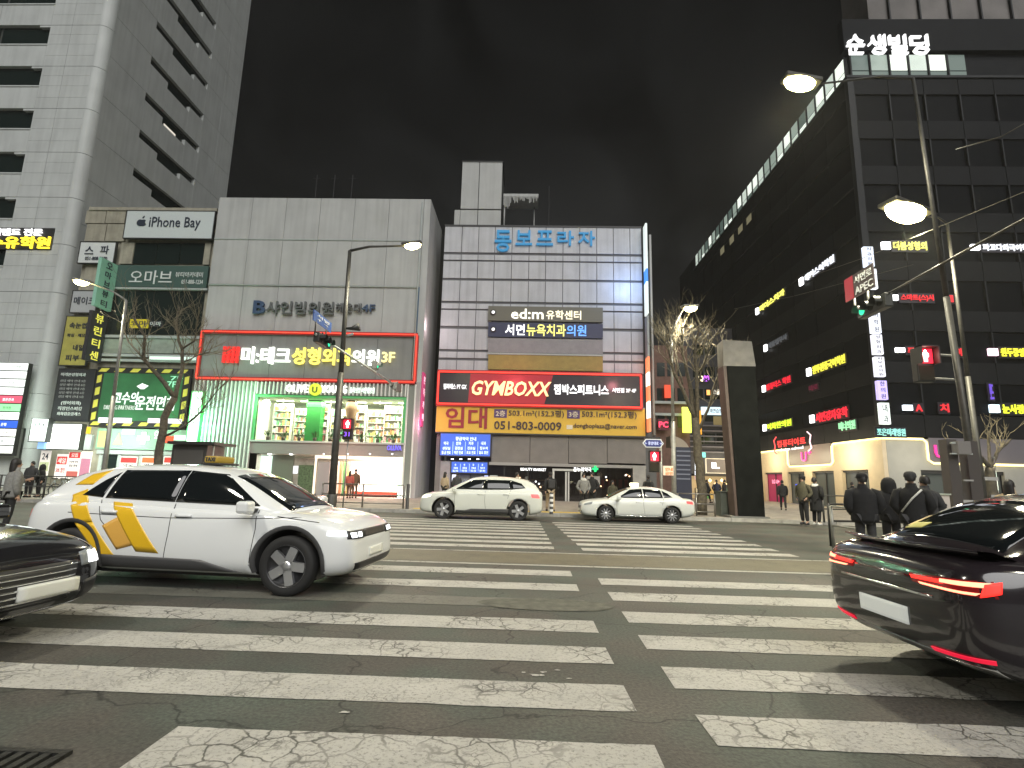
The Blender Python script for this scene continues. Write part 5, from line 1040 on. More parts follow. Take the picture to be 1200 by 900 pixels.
# right arm
AX = 10.3
b = B(); b.tube([(AX-.1, 7.5, 7.15), (AX, 13, 7.1), (AX-.05, 16.4, 7.0)], [.022, .035, .022], POLE, 8); part('signal_arm', b, LAMPS[3])
p = atx(1028, 350, AX); vehicle_signal('green lit traffic signal under the red and black plate on the right arm', AX-.05, 15.1, 6.85, -1, 3, 2, .42)
s = root('direction_sign', 'dark sign plate with a red end and pale letters above the right green signal', 'sign', (AX, 15, 7.3)); pa, pb = atx(990, 325, AX), atx(1023, 303, AX)
b = B(); b.box(AX-.03, AX, pb.y, pa.y, 7.45, 8.2, M('sign_dark_brown', (.06, .045, .045), .4)); part('plate', b, s)
b = B(); b.box(AX-.04, AX-.03, pa.y-.45, pa.y, 7.45, 8.2, M('sign_red_paint', (.5, .03, .05), .4, emit=.3)); part('red_end', b, s)
text('서면로', (AX-.045, (pa.y+pb.y)/2-.25, 7.98), (pa.y-pb.y)*.6, .26, M('white_paint', None), s, face='W', bold=.03); text('APEC', (AX-.045, (pa.y+pb.y)/2-.25, 7.63), (pa.y-pb.y)*.6, .24, M('white_paint', None), s, face='W', bold=.03)
b = B(); b.tube([(AX, pb.y+.4, 7.0), (AX, pb.y+.4, 7.5)], .03, POLE2, 6); b.tube([(AX, pa.y-.4, 7.0), (AX, pa.y-.4, 7.5)], .03, POLE2, 6); part('post', b, s)
for i, (p0, p1) in enumerate((((1120, 175, 9), (1230, 128, 8)), ((940, 327, 30), (1200, 225, 11)), ((860, 362, 40), (1070, 310, 20)))):
    a, c = at(*p0), at(*p1); s = root('overhead_cable', ['thin overhead cable high at the right edge', 'thin overhead cable running up behind the glowing lamp to the right edge', 'faint overhead cable crossing the dark left face of the glass building'][i], 'cable', tuple(a)); b = B(); b.tube([a, a.lerp(c, .5)+Vector((0, 0, -.12)), c], .009, M('cable_grey', (.14, .13, .1), .5), 5); part('wire', b, s)
# pedestrian signals
PEDS = []
MAN = [(-.035, -.13), (-.01, -.13), (0, -.03), (.01, -.13), (.035, -.13), (.04, .04), (.055, .04), (.05, -.02), (.065, -.02), (.07, .05), (.045, .085), (.02, .09), (.03, .12), (0, .15), (-.03, .12), (-.02, .09), (-.045, .085), (-.07, .05), (-.065, -.02), (-.05, -.02), (-.055, .04), (-.04, .04)]
def ped(label, x, y, z, sc=1, counter=False, pole=None):
    r = root('pedestrian_signal', label, 'pedestrian signal', (x, y, z)); r.scale = (sc,)*3
    b = B(); b.box(-.2, .2, 0, .22, -.42, .42, SIGB, bev=.03); part('housing', b, r, world=False)
    b = B(); b.box(-.17, .17, -.01, .002, .03, .38, M('ped_red_field', (1, .02, .05), .5, emit=1.6, sample=True)); part('lens', b, r, world=False)
    b = B(); b.prism([(1.05*px, -.025, .2+1.05*pz) for px, pz in MAN], (0, .014, 0), E('ffe8d8', 6)); part('red_figure', b, r, world=False)
    b = B(); b.box(-.17, .17, -.01, .002, -.38, -.03, M('lens_off', None)); part('lower_lens', b, r, world=False)
    if counter: text('31', (0, -.02, -.2), .22, .18, E('8a5af0', 1.4), r, world=False, bold=.02)
    b = B(); b.box(-.22, .22, -.2, .02, .4, .43, SIGB); b.box(-.22, -.19, -.2, .02, 0, .43, SIGB); b.box(.19, .22, -.2, .02, 0, .43, SIGB); part('visor', b, r, world=False)
    PEDS.append(r); l = bpy.data.lights.new('red_glow', 'POINT'); l.energy = 6; l.color = (1, .1, .1); l.shadow_soft_size = .1; o = bpy.data.objects.new('red_glow', l); COL.objects.link(o); o.location = (x, y-.3, z+.2)
p = at(407, 503, 22.9); ped('red pedestrian signal hanging in front of the lit cosmetics window', p.x, 22.9, p.z, 1.05, True)
b = B(); b.tube([(p.x, 23.1, p.z+.2), (p.x-.55, 23.7, p.z+.2)], .04, POLE, 6); part('bracket', b, LAMPS[0]); b = B(); b.tube([(p.x, 23.1, p.z-.2), (p.x-.55, 23.7, p.z-.2)], .04, POLE, 6); part('bracket', b, LAMPS[0]); b = B(); b.tube([(p.x, 23.1, p.z-.4), (p.x, 23.1, .0+.13)], .03, POLE2, 8); part('side_post', b, LAMPS[0])
p = at(767, 541, 24.3); ped('red pedestrian signal on the thin post before the corner column', p.x, 24.3, p.z, 1.1)
q = at(774, 520, 24.6); s = root('signal_post', 'thin pale post carrying the red pedestrian signal and a blue arrow sign', 'post', (q.x, 24.6, .13)); b = B(); b.tube([(q.x, 24.6, .13), (q.x, 24.6, q.z+.2)], .06, POLE2, 10); part('shaft', b, s)
p = at(1085, 427, 12.9); ped('red pedestrian signal on the tall right lamp pole', p.x, 12.9, p.z, 1.0)
for dz in (.3, -.3): b = B(); b.tube([(p.x, 13.05, p.z+dz), (10.3, 13.2, p.z+dz)], .03, POLE2, 6); part('bracket', b, LAMPS[3])
x0, x1, z0, z1 = rectS(753, 514.5, 778, 524.5, 24.4); s = root('street_name_sign', 'blue double pointed street name sign above the red signal by the corner column', 'sign', ((x0+x1)/2, 24.4, z0)); zc = (z0+z1)/2
b = B(); b.prism([(x0, 24.4, zc), (x0+.15, 24.4, z0), (x1-.15, 24.4, z0), (x1, 24.4, zc), (x1-.15, 24.4, z1), (x0+.15, 24.4, z1)], (0, .05, 0), M('white_paint', None)); part('border', b, s)
b = B(); b.prism([(x0+.06, 24.385, zc), (x0+.17, 24.385, z0+.04), (x1-.17, 24.385, z0+.04), (x1-.06, 24.385, zc), (x1-.17, 24.385, z1-.04), (x0+.17, 24.385, z1-.04)], (0, .014, 0), M('sign_blue2', (.03, .04, .2), .4)); part('plate', b, s)
text('← 중앙대로 →', ((x0+x1)/2, 24.38, zc), (x1-x0)*.8, .15, E('d8e0ff', .8), s, bold=.03)
sign('orange_notice_sign', 'orange and white square lit notice on the slim grey lamp post', 778, 546, 789, 557, 25.8, E('f4d8b8', .8), [('안내', (779.5, 548, 788, 552), E('e8702a', 1), dict(bold=.05)), ('금연', (779.5, 553, 788, 556.5), E('e8702a', 1), dict(bold=.05))])
for k, (px, py) in enumerate(((786, 528), (783, 562))): pass

# ------------------------------------------------------------------ black monolith
STO = M('monolith_stone', (.20, .19, .17), .6, noise=.15, nscale=3, bump=.15); BLG = M('monolith_black', (.008, .009, .008), .6, noise=.3, nscale=2, spec=.04)
BRO = M('monolith_side', (.09, .062, .05), .5, noise=.2, nscale=3)
s = root('monolith', 'tall tapering pillar with a black front face and pale stone cap on the pavement corner', 'monument', (9.3, 23.9, .13))
zt = at(866, 400, 23.6).z; zk = at(866, 429, 23.6).z
xL, xR = at(858, 500, 23.6).x, at(890, 500, 23.6).x
xl0, xr0 = at(866, 610, 23.6).x, at(897, 610, 23.6).x; xl1, xr1 = at(852, 430, 23.6).x, at(885, 430, 23.6).x
yb = 24.15
b = B(); b.add([(xl0, 23.6, .13), (xr0, 23.6, .13), (xr1, 23.6, zk), (xl1, 23.6, zk), (xl0+.15, yb, .13), (xr0, yb, .13), (xr1, yb, zk), (xl1+.1, yb, zk)], [(0, 1, 2, 3), (4, 5, 6, 7), (1, 5, 6, 2), (0, 3, 7, 4)], BLG); part('front_face', b, s)
b = B(); b.add([(xl1-.14, 23.62, zk), (xr1+.02, 23.58, zk), (xr1-.1, 23.58, zt), (xl1-.14, 23.58, zt+.05), (xl1-.14, yb+.2, zk), (xr1+.02, yb, zk), (xr1-.1, yb, zt), (xl1-.14, yb+.2, zt)], [(0, 1, 2, 3), (4, 5, 6, 7), (1, 5, 6, 2), (0, 3, 7, 4), (2, 6, 7, 3), (0, 1, 5, 4)], STO); part('cap', b, s)
b = B(); b.add([(xl1-.16, 23.62, zk), (xl1-.01, 23.64, zk), (xl0-.01, 23.64, .13), (xl0-.12, 23.62, .13), (xl1-.16, yb+.2, zk), (xl1-.01, yb+.2, zk), (xl0-.01, yb+.2, .13), (xl0-.12, yb+.2, .13)], [(0, 1, 2, 3), (4, 5, 6, 7), (0, 3, 7, 4), (1, 5, 6, 2)], BRO); part('side_slab', b, s)
b = B(); b.box(xl0-.35, xr0+.15, 23.5, yb+.4, .13, .22, M('plinth_grey', (.16, .16, .15), .7)); part('plinth', b, s)
a, c, d, e = rectS(845, 577, 861, 611, 24.6); s = root('utility_cabinet', 'grey green utility cabinet standing left of the black monolith', 'cabinet', ((a+c)/2, 24.9, .13))
CAB = M('cabinet_green', (.13, .15, .13), .5, noise=.1); b = B(); b.box(a, c, 24.6, 25.3, .13, e, CAB, bev=.02); part('housing', b, s); b = B(); b.box(a+.05, (a+c)/2-.01, 24.57, 24.6, .3, e-.15, CAB); part('door', b, s); b = B(); b.box((a+c)/2+.01, c-.05, 24.57, 24.6, .3, e-.15, CAB); part('door', b, s)
b = B(); b.box(a-.03, c+.03, 24.55, 25.35, e, e+.05, CAB); part('lid', b, s)

# ------------------------------------------------------------------ railings and bollards
RAIL = M('rail_steel', (.22, .21, .19), .35, .6); RAILD = M('rail_dark', (.04, .04, .038), .5)
def fence(label, pts, h, mt, step, bars=0, rails=(1, .55, .2)):
    r = root('railing', label, 'railing', pts[0])
    for (p, q) in zip(pts[:-1], pts[1:]):
        L = math.dist(p, q); n = max(1, round(L/step))
        for rz_ in rails: b = B(); b.tube([(p[0], p[1], p[2]+h*rz_), (q[0], q[1], q[2]+h*rz_)], .025, mt, 6); part('rail', b, r)
        for k in range(n+1):
            t = k/n; x, y, z = (p[i]+(q[i]-p[i])*t for i in range(3)); b = B(); b.tube([(x, y, z), (x, y, z+h)], .04, mt, 8); part('post', b, r)
        if bars:
            b = B(); m = int(L/bars)
            for k in range(m): t = (k+.5)/m; x, y, z = (p[i]+(q[i]-p[i])*t for i in range(3)); b.tube([(x, y, z+h*rails[-1]), (x, y, z+h)], .01, mt, 4)
            part('infill_bars', b, r, kind='stuff')
    return r
fence('low pavement railing between the dark lamp pole and the crossing', [(-9.0, 24, .13), (-5.4, 24, .13)], 1.0, RAIL, 1.8)
fence('dark railing along the far kerb behind the taxi on the left', [(-34, 24.0, .13), (-11.2, 24.0, .13)], 1.0, RAILD, 2, .25)
fence('pavement railing between the white saloon and the utility cabinet', [(6.6, 24.4, .13), (8.2, 24.4, .13)], .95, RAIL, .8)
fence('dark two-rail fence on the right pavement behind the waiting people', [(11.8, 22.4, .13), (26, 21.9, .13)], 1.05, RAILD, 2.4, 0, (1, .5))
p = gnd(975, 645)
fence('weathered metal barrier at the end of the platform beside the crossing', [(7.4, 13.7, .05), (7.4, 12.6, .05)], 1.0, POLE2, 1.1, 0, (1, .55)); fence('grey railing along the far side of the bus platform', [(7.4, 13.8, .1), (22, 13.8, .1)], 1.0, RAILD, 2.2, 0, (1, .6))
def bollard(label, x, y, z, h, striped):
    r = root('bollard', label, 'bollard', (x, y, z)); b = B(); b.lathe((x, y, z), [(.09, 0), (.075, .03), (.075, h), (0, h+.03)], M('bollard_black', (.03, .03, .03), .5), 12); part('post', b, r)
    if striped:
        for k in range(4): b = B(); b.lathe((x, y, z+h*(.12+k*.24)), [(.078, 0), (.08, .01), (.08, h*.11), (.078, h*.12)], M('reflect_white', (.8, .8, .78), .4), 12); part('band', b, r)
p = gnd(647, 608); bollard('black bollard with white bands right of the white suv', p.x, p.y+.8, .13, .85, True)
p = gnd(461, 606); bollard('dark post at the right end of the low railing', -5.2, 23.9, .13, 1.05, False)
p = gnd(616, 606); bollard('tall thin black post directly behind the white suv', p.x, 24, .13, 1.5, False)
# flat advert kiosk behind the taxi
a, c, d, e = rectS(201, 519, 242, 546, 27); s = root('news_kiosk', 'dark kiosk with a thin overhanging roof behind the taxi roof sign', 'kiosk', ((a+c)/2, 27.5, .13))
b = B(); b.box(a, c, 27, 28.6, .13, e-.1, M('kiosk_dark', (.05, .048, .045), .5, noise=.2)); part('body', b, s); b = B(); b.box(a-.1, c+.5, 26.7, 28.8, e-.08, e+.06, FRM); part('roof', b, s); b = B(); b.box(a+.15, c-.15, 26.95, 27, d-.3, e-.35, M('kiosk_panel', (.1, .095, .09), .4)); part('panel', b, s)
b = B(); b.tube([(c+.4, 26.9, .13), (c+.4, 26.9, e)], .04, POLE2, 8); part('post', b, s)
# scooter row by the left railing
for i, px in enumerate((66, 76, 88, 99)):
    p = at(px, 580, 24.8); s = root('bicycle', 'parked bicycle behind the left railing, %s of the row' % ['leftmost', 'second', 'third', 'rightmost'][i], 'bicycle', (p.x, 24.8, .13), group='bicycles parked behind the left railing')
    b = B()
    for dx in (-.5, .5):
        vs = [(p.x+dx+.32*math.cos(2*math.pi*k/16), 24.8, .46+.32*math.sin(2*math.pi*k/16)) for k in range(17)]
        w = B(); w.tube(vs, .02, SIGB, 5, cap=False); part('wheel', w, s)
    b.tube([(p.x-.5, 24.8, .46), (p.x-.2, 24.8, .95), (p.x+.35, 24.8, .95), (p.x+.5, 24.8, .46)], .02, PALE, 6); b.tube([(p.x+.35, 24.8, .95), (p.x+.3, 24.8, 1.1), (p.x+.2, 24.8, 1.12)], .015, SIGB, 6); b.tube([(p.x-.2, 24.8, .95), (p.x, 24.8, .45), (p.x+.35, 24.8, .95)], .02, PALE, 6); part('frame', b, s)
    b = B(); b.box(p.x-.3, p.x-.1, 24.74, 24.86, 1.0, 1.05, SIGB); part('saddle', b, s)

# bus shelter on the platform
s = root('bus_shelter', 'dark framed bus shelter with notice panels at the right end of the platform', 'bus shelter', (12, 13, .1))
SHB = M('shelter_bronze', (.085, .075, .07), .45, .3)
def spx(nm, x0, y0, x1, y1, Y, t, mt): a, c, d, e = rectS(x0, y0, x1, y1, Y); return piece(nm, s, a, c, Y, Y+t, max(d, .1), e, mt)
spx('column', 1117, 515, 1129, 660, 12.6, .25, SHB); spx('column', 1140, 517, 1154, 660, 12.9, .25, SHB)
spx('roof_beam', 1118, 511, 1200, 516, 12.5, .5, SHB) if False else None
spx('lamp_box', 1123, 517, 1138, 532, 12.4, .2, M('shelter_lamp_box', (.3, .28, .26), .5, emit=.12)); spx('rail', 1115, 518, 1124, 520, 12.45, .05, PALE); spx('rail', 1115, 531, 1140, 532.5, 12.45, .05, PALE)
for (q, c) in (((1130, 562, 1141, 564), .35), ((1154, 559, 1170, 563), .4), ((1129, 586, 1141, 593), .45), ((1162, 580, 1172, 590), .4), ((1180, 582, 1186, 590), .5), ((1130, 597, 1142, 603), .3)): spx('notice_panel', *q, 12.85, .04, M('notice_%d' % int(c*100), (c, c, c*.95), .5))
for (x0, x1) in ((1130, 1140), (1155, 1172)): spx('glass_panel', x0, 535, x1, 640, 12.95, .02, GLS)
spx('bench', 1128, 612, 1176, 616, 12.8, .4, SHB)
a, c, d, e = rectS(1093, 580, 1114, 607, 12.0); s = root('info_kiosk', 'white information kiosk with two round dark marks behind the black car roof', 'kiosk', ((a+c)/2, 12, .1))
b = B(); b.box(a, c, 12, 12.25, .1, e, M('kiosk_white', (.62, .56, .5), .5)); part('body', b, s); b = B(); b.box(a-.02, c+.02, 11.97, 12.28, e, e+.03, M('kiosk_top', (.45, .5, .42), .5)); part('top', b, s)
for (px, r_) in ((1099, .055), (1108, .035)): p = at(px, 592, 11.97); b = B(); b.lathe((p.x, 11.97, p.z), [(0, 0), (r_, 0), (r_, .03)], SIGB, 14, axis='Y'); part('round_mark', b, s)
b = B(); b.box(a+.02, c-.02, 11.98, 12, .9, 1.05, M('kiosk_green', (.3, .42, .33), .5)); part('green_band', b, s)

# ------------------------------------------------------------------ bare trees
BARK = M('bark', (.10, .085, .06), .85, noise=.4, nscale=9, bump=.6, bscale=25); TWIG = M('twig', (.20, .17, .11), .8)
def tree(label, limbs, Y, twigs, seed, tw=TWIG, tl=1.1, basez=.13):
    rnd = random.Random(seed); base = at(*limbs[0][0][0], Y); s = root('bare_tree', label, 'tree', (base.x, Y, basez))
    b = B(); tips = []
    for pts, r0, r1, dy in limbs:
        P = []
        for i, (px, py) in enumerate(pts):
            t = i/(len(pts)-1); q = at(px, py, Y+dy*t); P.append(q)
        if limbs[0][0] is pts: P[0].z = basez
        # smooth wobble
        Q = [];
        for i in range(len(P)-1):
            for k in range(3):
                t = k/3; v = P[i].lerp(P[i+1], t); 
                if i or k: v += Vector((mnoise.noise(v*1.3), mnoise.noise(v*1.3+Vector((5, 0, 0))), 0))*.1
                Q.append(v)
        Q.append(P[-1]); n = len(Q); b.tube(Q, [r0+(r1-r0)*i/(n-1) for i in range(n)], BARK, 8)
        if limbs[0][0] is not pts:
            for i in range(n//3, n): tips.append((Q[i], (Q[i]-Q[max(0, i-1)]).normalized(), r1))
    part('trunk', b, s)
    c = B(); cnt = 0
    def grow(p, d, L, r, dep):
        nonlocal cnt
        n = 3; Q = [p]; 
        for i in range(n):
            d = (d+Vector((rnd.uniform(-.3, .3), rnd.uniform(-.3, .3), rnd.uniform(-.08, .28)))).normalized(); Q.append(Q[-1]+d*L/n)
        c.tube(Q, [r, r*.8, r*.6, r*.35], tw, 4, cap=False); cnt += 1
        if dep > 0:
            for k in range(rnd.choice((2, 3))):
                j = rnd.choice((1, 2, 3)); dd = (d+Vector((rnd.uniform(-.9, .9), rnd.uniform(-.9, .9), rnd.uniform(-.3, .6)))).normalized(); grow(Q[j], dd, L*rnd.uniform(.55, .8), r*.62, dep-1)
    for i in range(twigs):
        p, d, r = rnd.choice(tips); dd = (d*.6+Vector((rnd.uniform(-1, 1), rnd.uniform(-1, 1), rnd.uniform(-.1, .9)))).normalized(); grow(p, dd, tl*rnd.uniform(.6, 1.2), .022, 2)
    part('crown', c, s, label='bare twigs', kind='stuff')
tree('bare winter tree with a forked trunk before the green hazard-striped banner', [([(184, 590), (187, 530), (194, 490), (205, 466)], .2, .15, 0), ([(205, 466), (185, 440), (168, 420), (170, 395), (155, 370)], .11, .04, -1.5), ([(205, 466), (212, 440), (213, 410), (205, 380), (210, 360)], .11, .04, 1), ([(213, 410), (228, 400), (232, 375)], .05, .025, -1), ([(190, 512), (215, 500), (240, 478), (264, 448)], .06, .02, -1.2), ([(168, 420), (150, 400), (143, 370)], .05, .025, 1), ([(213, 425), (228, 418), (246, 412)], .035, .015, -.6)], 25.2, 75, 1)
tree('bare winter tree with slim upright limbs between the grey lamp post and the monolith', [([(823, 606), (821, 560), (817, 520), (815, 490)], .24, .17, 0), ([(815, 490), (800, 460), (787, 430), (780, 400)], .1, .035, -1), ([(815, 490), (808, 450), (800, 415), (800, 385)], .12, .035, .8), ([(817, 495), (818, 450), (815, 410), (820, 380)], .11, .03, -.8), ([(818, 505), (830, 480), (838, 450), (846, 420)], .08, .025, .5), ([(800, 450), (792, 420), (790, 390)], .05, .02, 1.5), ([(818, 450), (828, 420), (832, 390)], .05, .02, -1)], 25.4, 70, 2, tl=1.0)
tree('small bare tree behind the bus shelter at the right edge', [([(1166, 625), (1163, 585), (1161, 560), (1160, 548)], .16, .12, 0), ([(1160, 548), (1148, 530), (1136, 512)], .07, .03, -.5), ([(1160, 548), (1170, 530), (1184, 515)], .07, .03, .5), ([(1150, 560), (1135, 540), (1122, 530)], .04, .02, .3), ([(1162, 560), (1160, 530), (1158, 505)], .06, .03, 0)], 17.5, 12, 3, tl=.6, basez=0)

# ------------------------------------------------------------------ vehicles
TYRE = M('tyre_rubber', (.012, .012, .012), .75); RIMD = M('rim_dark', (.04, .04, .042), .35, .6); RIMS = M('rim_silver', (.6, .61, .63), .28, .85)
CGL = M('car_glass', (.006, .008, .009), .04, spec=.9); BLKP = M('black_trim', (.015, .015, .016), .4); GAP = M('door_gap', (.004, .004, .004), .9)
CHR = M('chrome', (.75, .76, .76), .12, 1); PLW = M('plate_white', (.75, .76, .70), .45)
WPAINT = M('white_car_paint', (.72, .74, .74), .22, coat=.6); WSUV = M('pearl_car_paint', (.62, .64, .58), .25, coat=.5); WSED = M('white_saloon_paint', (.66, .68, .64), .25, coat=.5)
BPAINT = M('black_car_paint', (.012, .012, .014), .14, coat=1); BPAINT2 = M('dark_car_paint', (.018, .014, .017), .16, coat=1)
def ev(me, mods):
    o = bpy.data.objects.new('tmp', me); TCOL.objects.link(o)
    for kind, kw in mods:
        m = o.modifiers.new('m', kind)
        for k, v in kw.items(): setattr(m, k, v)
    out = evaluated(o); bpy.data.objects.remove(o); return out
def loft_mesh(rings, mt, closed=True, caps=True):
    b = B(); n = len(rings[0]); vs = [p for r in rings for p in r]; fs = []
    for i in range(len(rings)-1):
        for k in range(n if closed else n-1): k2 = (k+1) % n; fs.append((i*n+k, i*n+k2, (i+1)*n+k2, (i+1)*n+k))
    if caps: fs.append(list(range(n))[::-1]); fs.append([(len(rings)-1)*n+k for k in range(n)])
    b.add(vs, fs, mt, True); return b.mesh('loft')
def make_car(name, label, cat, sp, loc, rz, group=None):
    P = sp['paint']; r = root(name, label, cat, loc, rz, group)
    sc = sp.get('scale', 1); r.scale = (sc, sc, sc)
    rings = []
    for (x, zb, zt, w, wt, rake) in sp['body']:
        half = [(0, zb), (w*.78, zb), (w*.96, zb+.06), (w, zb+(zt-zb)*.35), (w*1.0, zb+(zt-zb)*.66), (w*.97, zt-.07), (wt, zt), (wt*.55, zt+.02), (0, zt+.03)]
        zc = (zb+zt)/2; pts = [(x-rake*(z-zc), y, z) for y, z in half]; pts += [(x-rake*(z-zc), -y, z) for y, z in half[-2:0:-1]]; rings.append(pts)
    raw = loft_mesh(rings, P); raw.materials.append(BLKP)
    cut = B(); wr = sp['wr']; ar = wr+sp.get('arch', .065)
    for wx in sp['wx']: cut.tube([(wx, -1.3, wr+.01), (wx, 1.3, wr+.01)], ar, BLKP, 40)
    cm = cut.mesh('cut'); cm.materials.clear(); cm.materials.append(P); cm.materials.append(BLKP)
    for p in cm.polygons: p.material_index = 1
    co = bpy.data.objects.new('cut', cm); TCOL.objects.link(co)
    sub = ev(raw, [('SUBSURF', dict(levels=2, render_levels=2))])
    body = ev(sub, [('BOOLEAN', dict(operation='DIFFERENCE', object=co, solver='EXACT', material_mode='INDEX'))]); bpy.data.objects.remove(co)
    smesh(body); link('body', body, r)
    cr = []
    for (x, zb, zt, wb, wr_) in sp['cabin']:
        h = zt-zb; half = [(wb, zb-.08), (wb-.01, zb+.02), (wb*.52+wr_*.48, zb+h*.55), (wr_+.012, zt-.05-.02*min(1, h)), (wr_*.86, zt-.008), (0, zt+.015)]
        cr.append([(x, y, z) for y, z in half]+[(x, -y, z) for y, z in half[-2::-1]])
    cab = ev(loft_mesh(cr, sp.get('roofpaint', P), closed=False, caps=True), [('SUBSURF', dict(levels=2, render_levels=2))]); smesh(cab); link('cabin_shell', cab, r)
    V = [v.co.copy() for v in sub.vertices]; F = [tuple(p.vertices) for p in sub.polygons]; k0 = len(V)
    V += [v.co.copy() for v in cab.vertices]; F += [tuple(k0+i for i in p.vertices) for p in cab.polygons]
    bvh = BVHTree.FromPolygons(V, F)
    def hit(p, d, off):
        h, nrm, i, t = bvh.ray_cast(Vector(p)-Vector(d)*3, Vector(d), 5.5)
        return (h-Vector(d)*off) if h else None
    def patch(nm, quad, d, mt, off=.006, n=8, m=5, th=.02, label=None, parent=r):
        """a thin shaped piece lying on the body; quad: four 3-D corners in order, d: projection direction"""
        q = [Vector(c) for c in quad]; d = Vector(d).normalized(); vs = []; ok = True
        for i in range(n+1):
            for j in range(m+1):
                u, v = i/n, j/m; p = (q[0]*(1-u)+q[1]*u)*(1-v)+(q[3]*(1-u)+q[2]*u)*v
                h = hit(p, d, off); vs.append(h if h else None)
        last = None
        for i, v in enumerate(vs):
            if v is None: vs[i] = last or Vector(q[0])
            last = vs[i]
        K = len(vs); fs = []; W = m+1
        for i in range(n):
            for j in range(m): fs.append((i*W+j, (i+1)*W+j, (i+1)*W+j+1, i*W+j+1))
        vs = vs+[v+d*th for v in vs]
        rim = [i*W for i in range(n+1)]+[n*W+j for j in range(1, m+1)]+[i*W+m for i in range(n-1, -1, -1)]+[j for j in range(m-1, 0, -1)]
        for a, c in zip(rim, rim[1:]+rim[:1]): fs.append((a, c, c+K, a+K))
        b = B(); b.add(vs, fs, mt, True); return part(nm, b, parent, world=False, label=label)
    def side(nm, q, mt, s=1, **k): return patch(nm, [(x, 0, z) for x, z in q], (0, -s, 0), mt, **k)
    def seam(pts, s, w=.009):
        for (x0, z0), (x1, z1) in zip(pts[:-1], pts[1:]):
            dx, dz = x1-x0, z1-z0; L = math.hypot(dx, dz); nx, nz = -dz/L*w/2, dx/L*w/2
            side('door_gap', [(x0+nx, z0+nz), (x1+nx, z1+nz), (x1-nx, z1-nz), (x0-nx, z0-nz)], GAP, s, n=6, m=1, off=.0015, th=.004)
    for s in (1, -1):
        for q in sp['windows']: side('side_window', q, CGL, s)
        for q in sp.get('seams', []): seam(q, s)
        for (hx, hz) in sp.get('handles', []): side('door_handle', [(hx-.11, hz-.017), (hx+.11, hz-.017), (hx+.11, hz+.017), (hx-.11, hz+.017)], sp.get('handlemat', P), s, off=.022, th=.03, n=4, m=2)
        for q, mt, nm in sp.get('side_bits', []): side(nm, q, mt, s)
        # door mirror
        mx_, mz_ = sp['mirror']; b = B(); my = s*(sp['cabin'][1][3]+.13)
        b.box(mx_-.09, mx_+.07, min(my, my+s*.2), max(my, my+s*.2), mz_-.02, mz_+.13, P, bev=.035); b.box(mx_-.03, mx_+.02, min(my-s*.15, my), max(my-s*.15, my), mz_-.01, mz_+.03, BLKP); part('door_mirror', b, r, world=False)
        # wheels
        for wx in sp['wx']:
            w = .21; cy = s*(sp['track']); o_ = s
            b = B(); pr_ = [(wr*.66, w*.42), (wr*.80, w*.5), (wr*.95, w*.47), (wr, w*.33), (wr, -w*.33), (wr*.95, -w*.47), (wr*.66, -w*.5)]
            b.lathe((wx, cy, wr), [(q, h*o_) for q, h in pr_], TYRE, 36, axis='Y'); wo = part('wheel', b, r, world=False)
            b = B(); b.lathe((wx, cy, wr), [(0, w*.18*o_), (wr*.62, w*.12*o_), (wr*.66, w*.42*o_), (wr*.70, w*.46*o_)], RIMD, 32, axis='Y')
            ns = sp.get('spokes', 5)
            for k in range(ns):
                a = 2*math.pi*k/ns+.3; mxx = Matrix.Translation((wx, cy+o_*w*.34, wr)) @ Matrix.Rotation(a, 4, 'Y')
                hw = sp.get('spokew', .035)
                vv = [(-hw*1.1, 0, .04), (hw*1.1, 0, .04), (hw*sp.get('flare', 1), 0, wr*.66), (-hw*sp.get('flare', 1)*.5, 0, wr*.66)]
                vs = [mxx @ Vector((x, o_*.012, z)) for x, _, z in vv]+[mxx @ Vector((x, -o_*.04, z)) for x, _, z in vv]
                b.add(vs, [(0, 1, 2, 3), (0, 4, 5, 1), (1, 5, 6, 2), (2, 6, 7, 3), (3, 7, 4, 0)], RIMS)
            b.lathe((wx, cy, wr), [(wr*.665, w*.40*o_), (wr*.70, w*.45*o_), (wr*.72, w*.40*o_)], RIMS, 32, axis='Y')
            b.lathe((wx, cy, wr), [(0, w*.42*o_), (.055, w*.42*o_), (.07, w*.3*o_)], RIMS, 14, axis='Y'); part('rim', b, wo, world=False)
    for q, nm in sp['screens']: patch(nm, q, (0, 0, -1), CGL, off=.006, n=12, m=8)
    b = B(); b.box(min(sp['wx'])-.3, max(sp['wx'])+.3, -.7, .7, .17, .35, BLKP); part('underbody', b, r, world=False)
    r_ = dict(root=r, patch=patch, side=side, seam=seam, hit=hit); return r_
S = lambda f: [(x, z) for x, z in f]
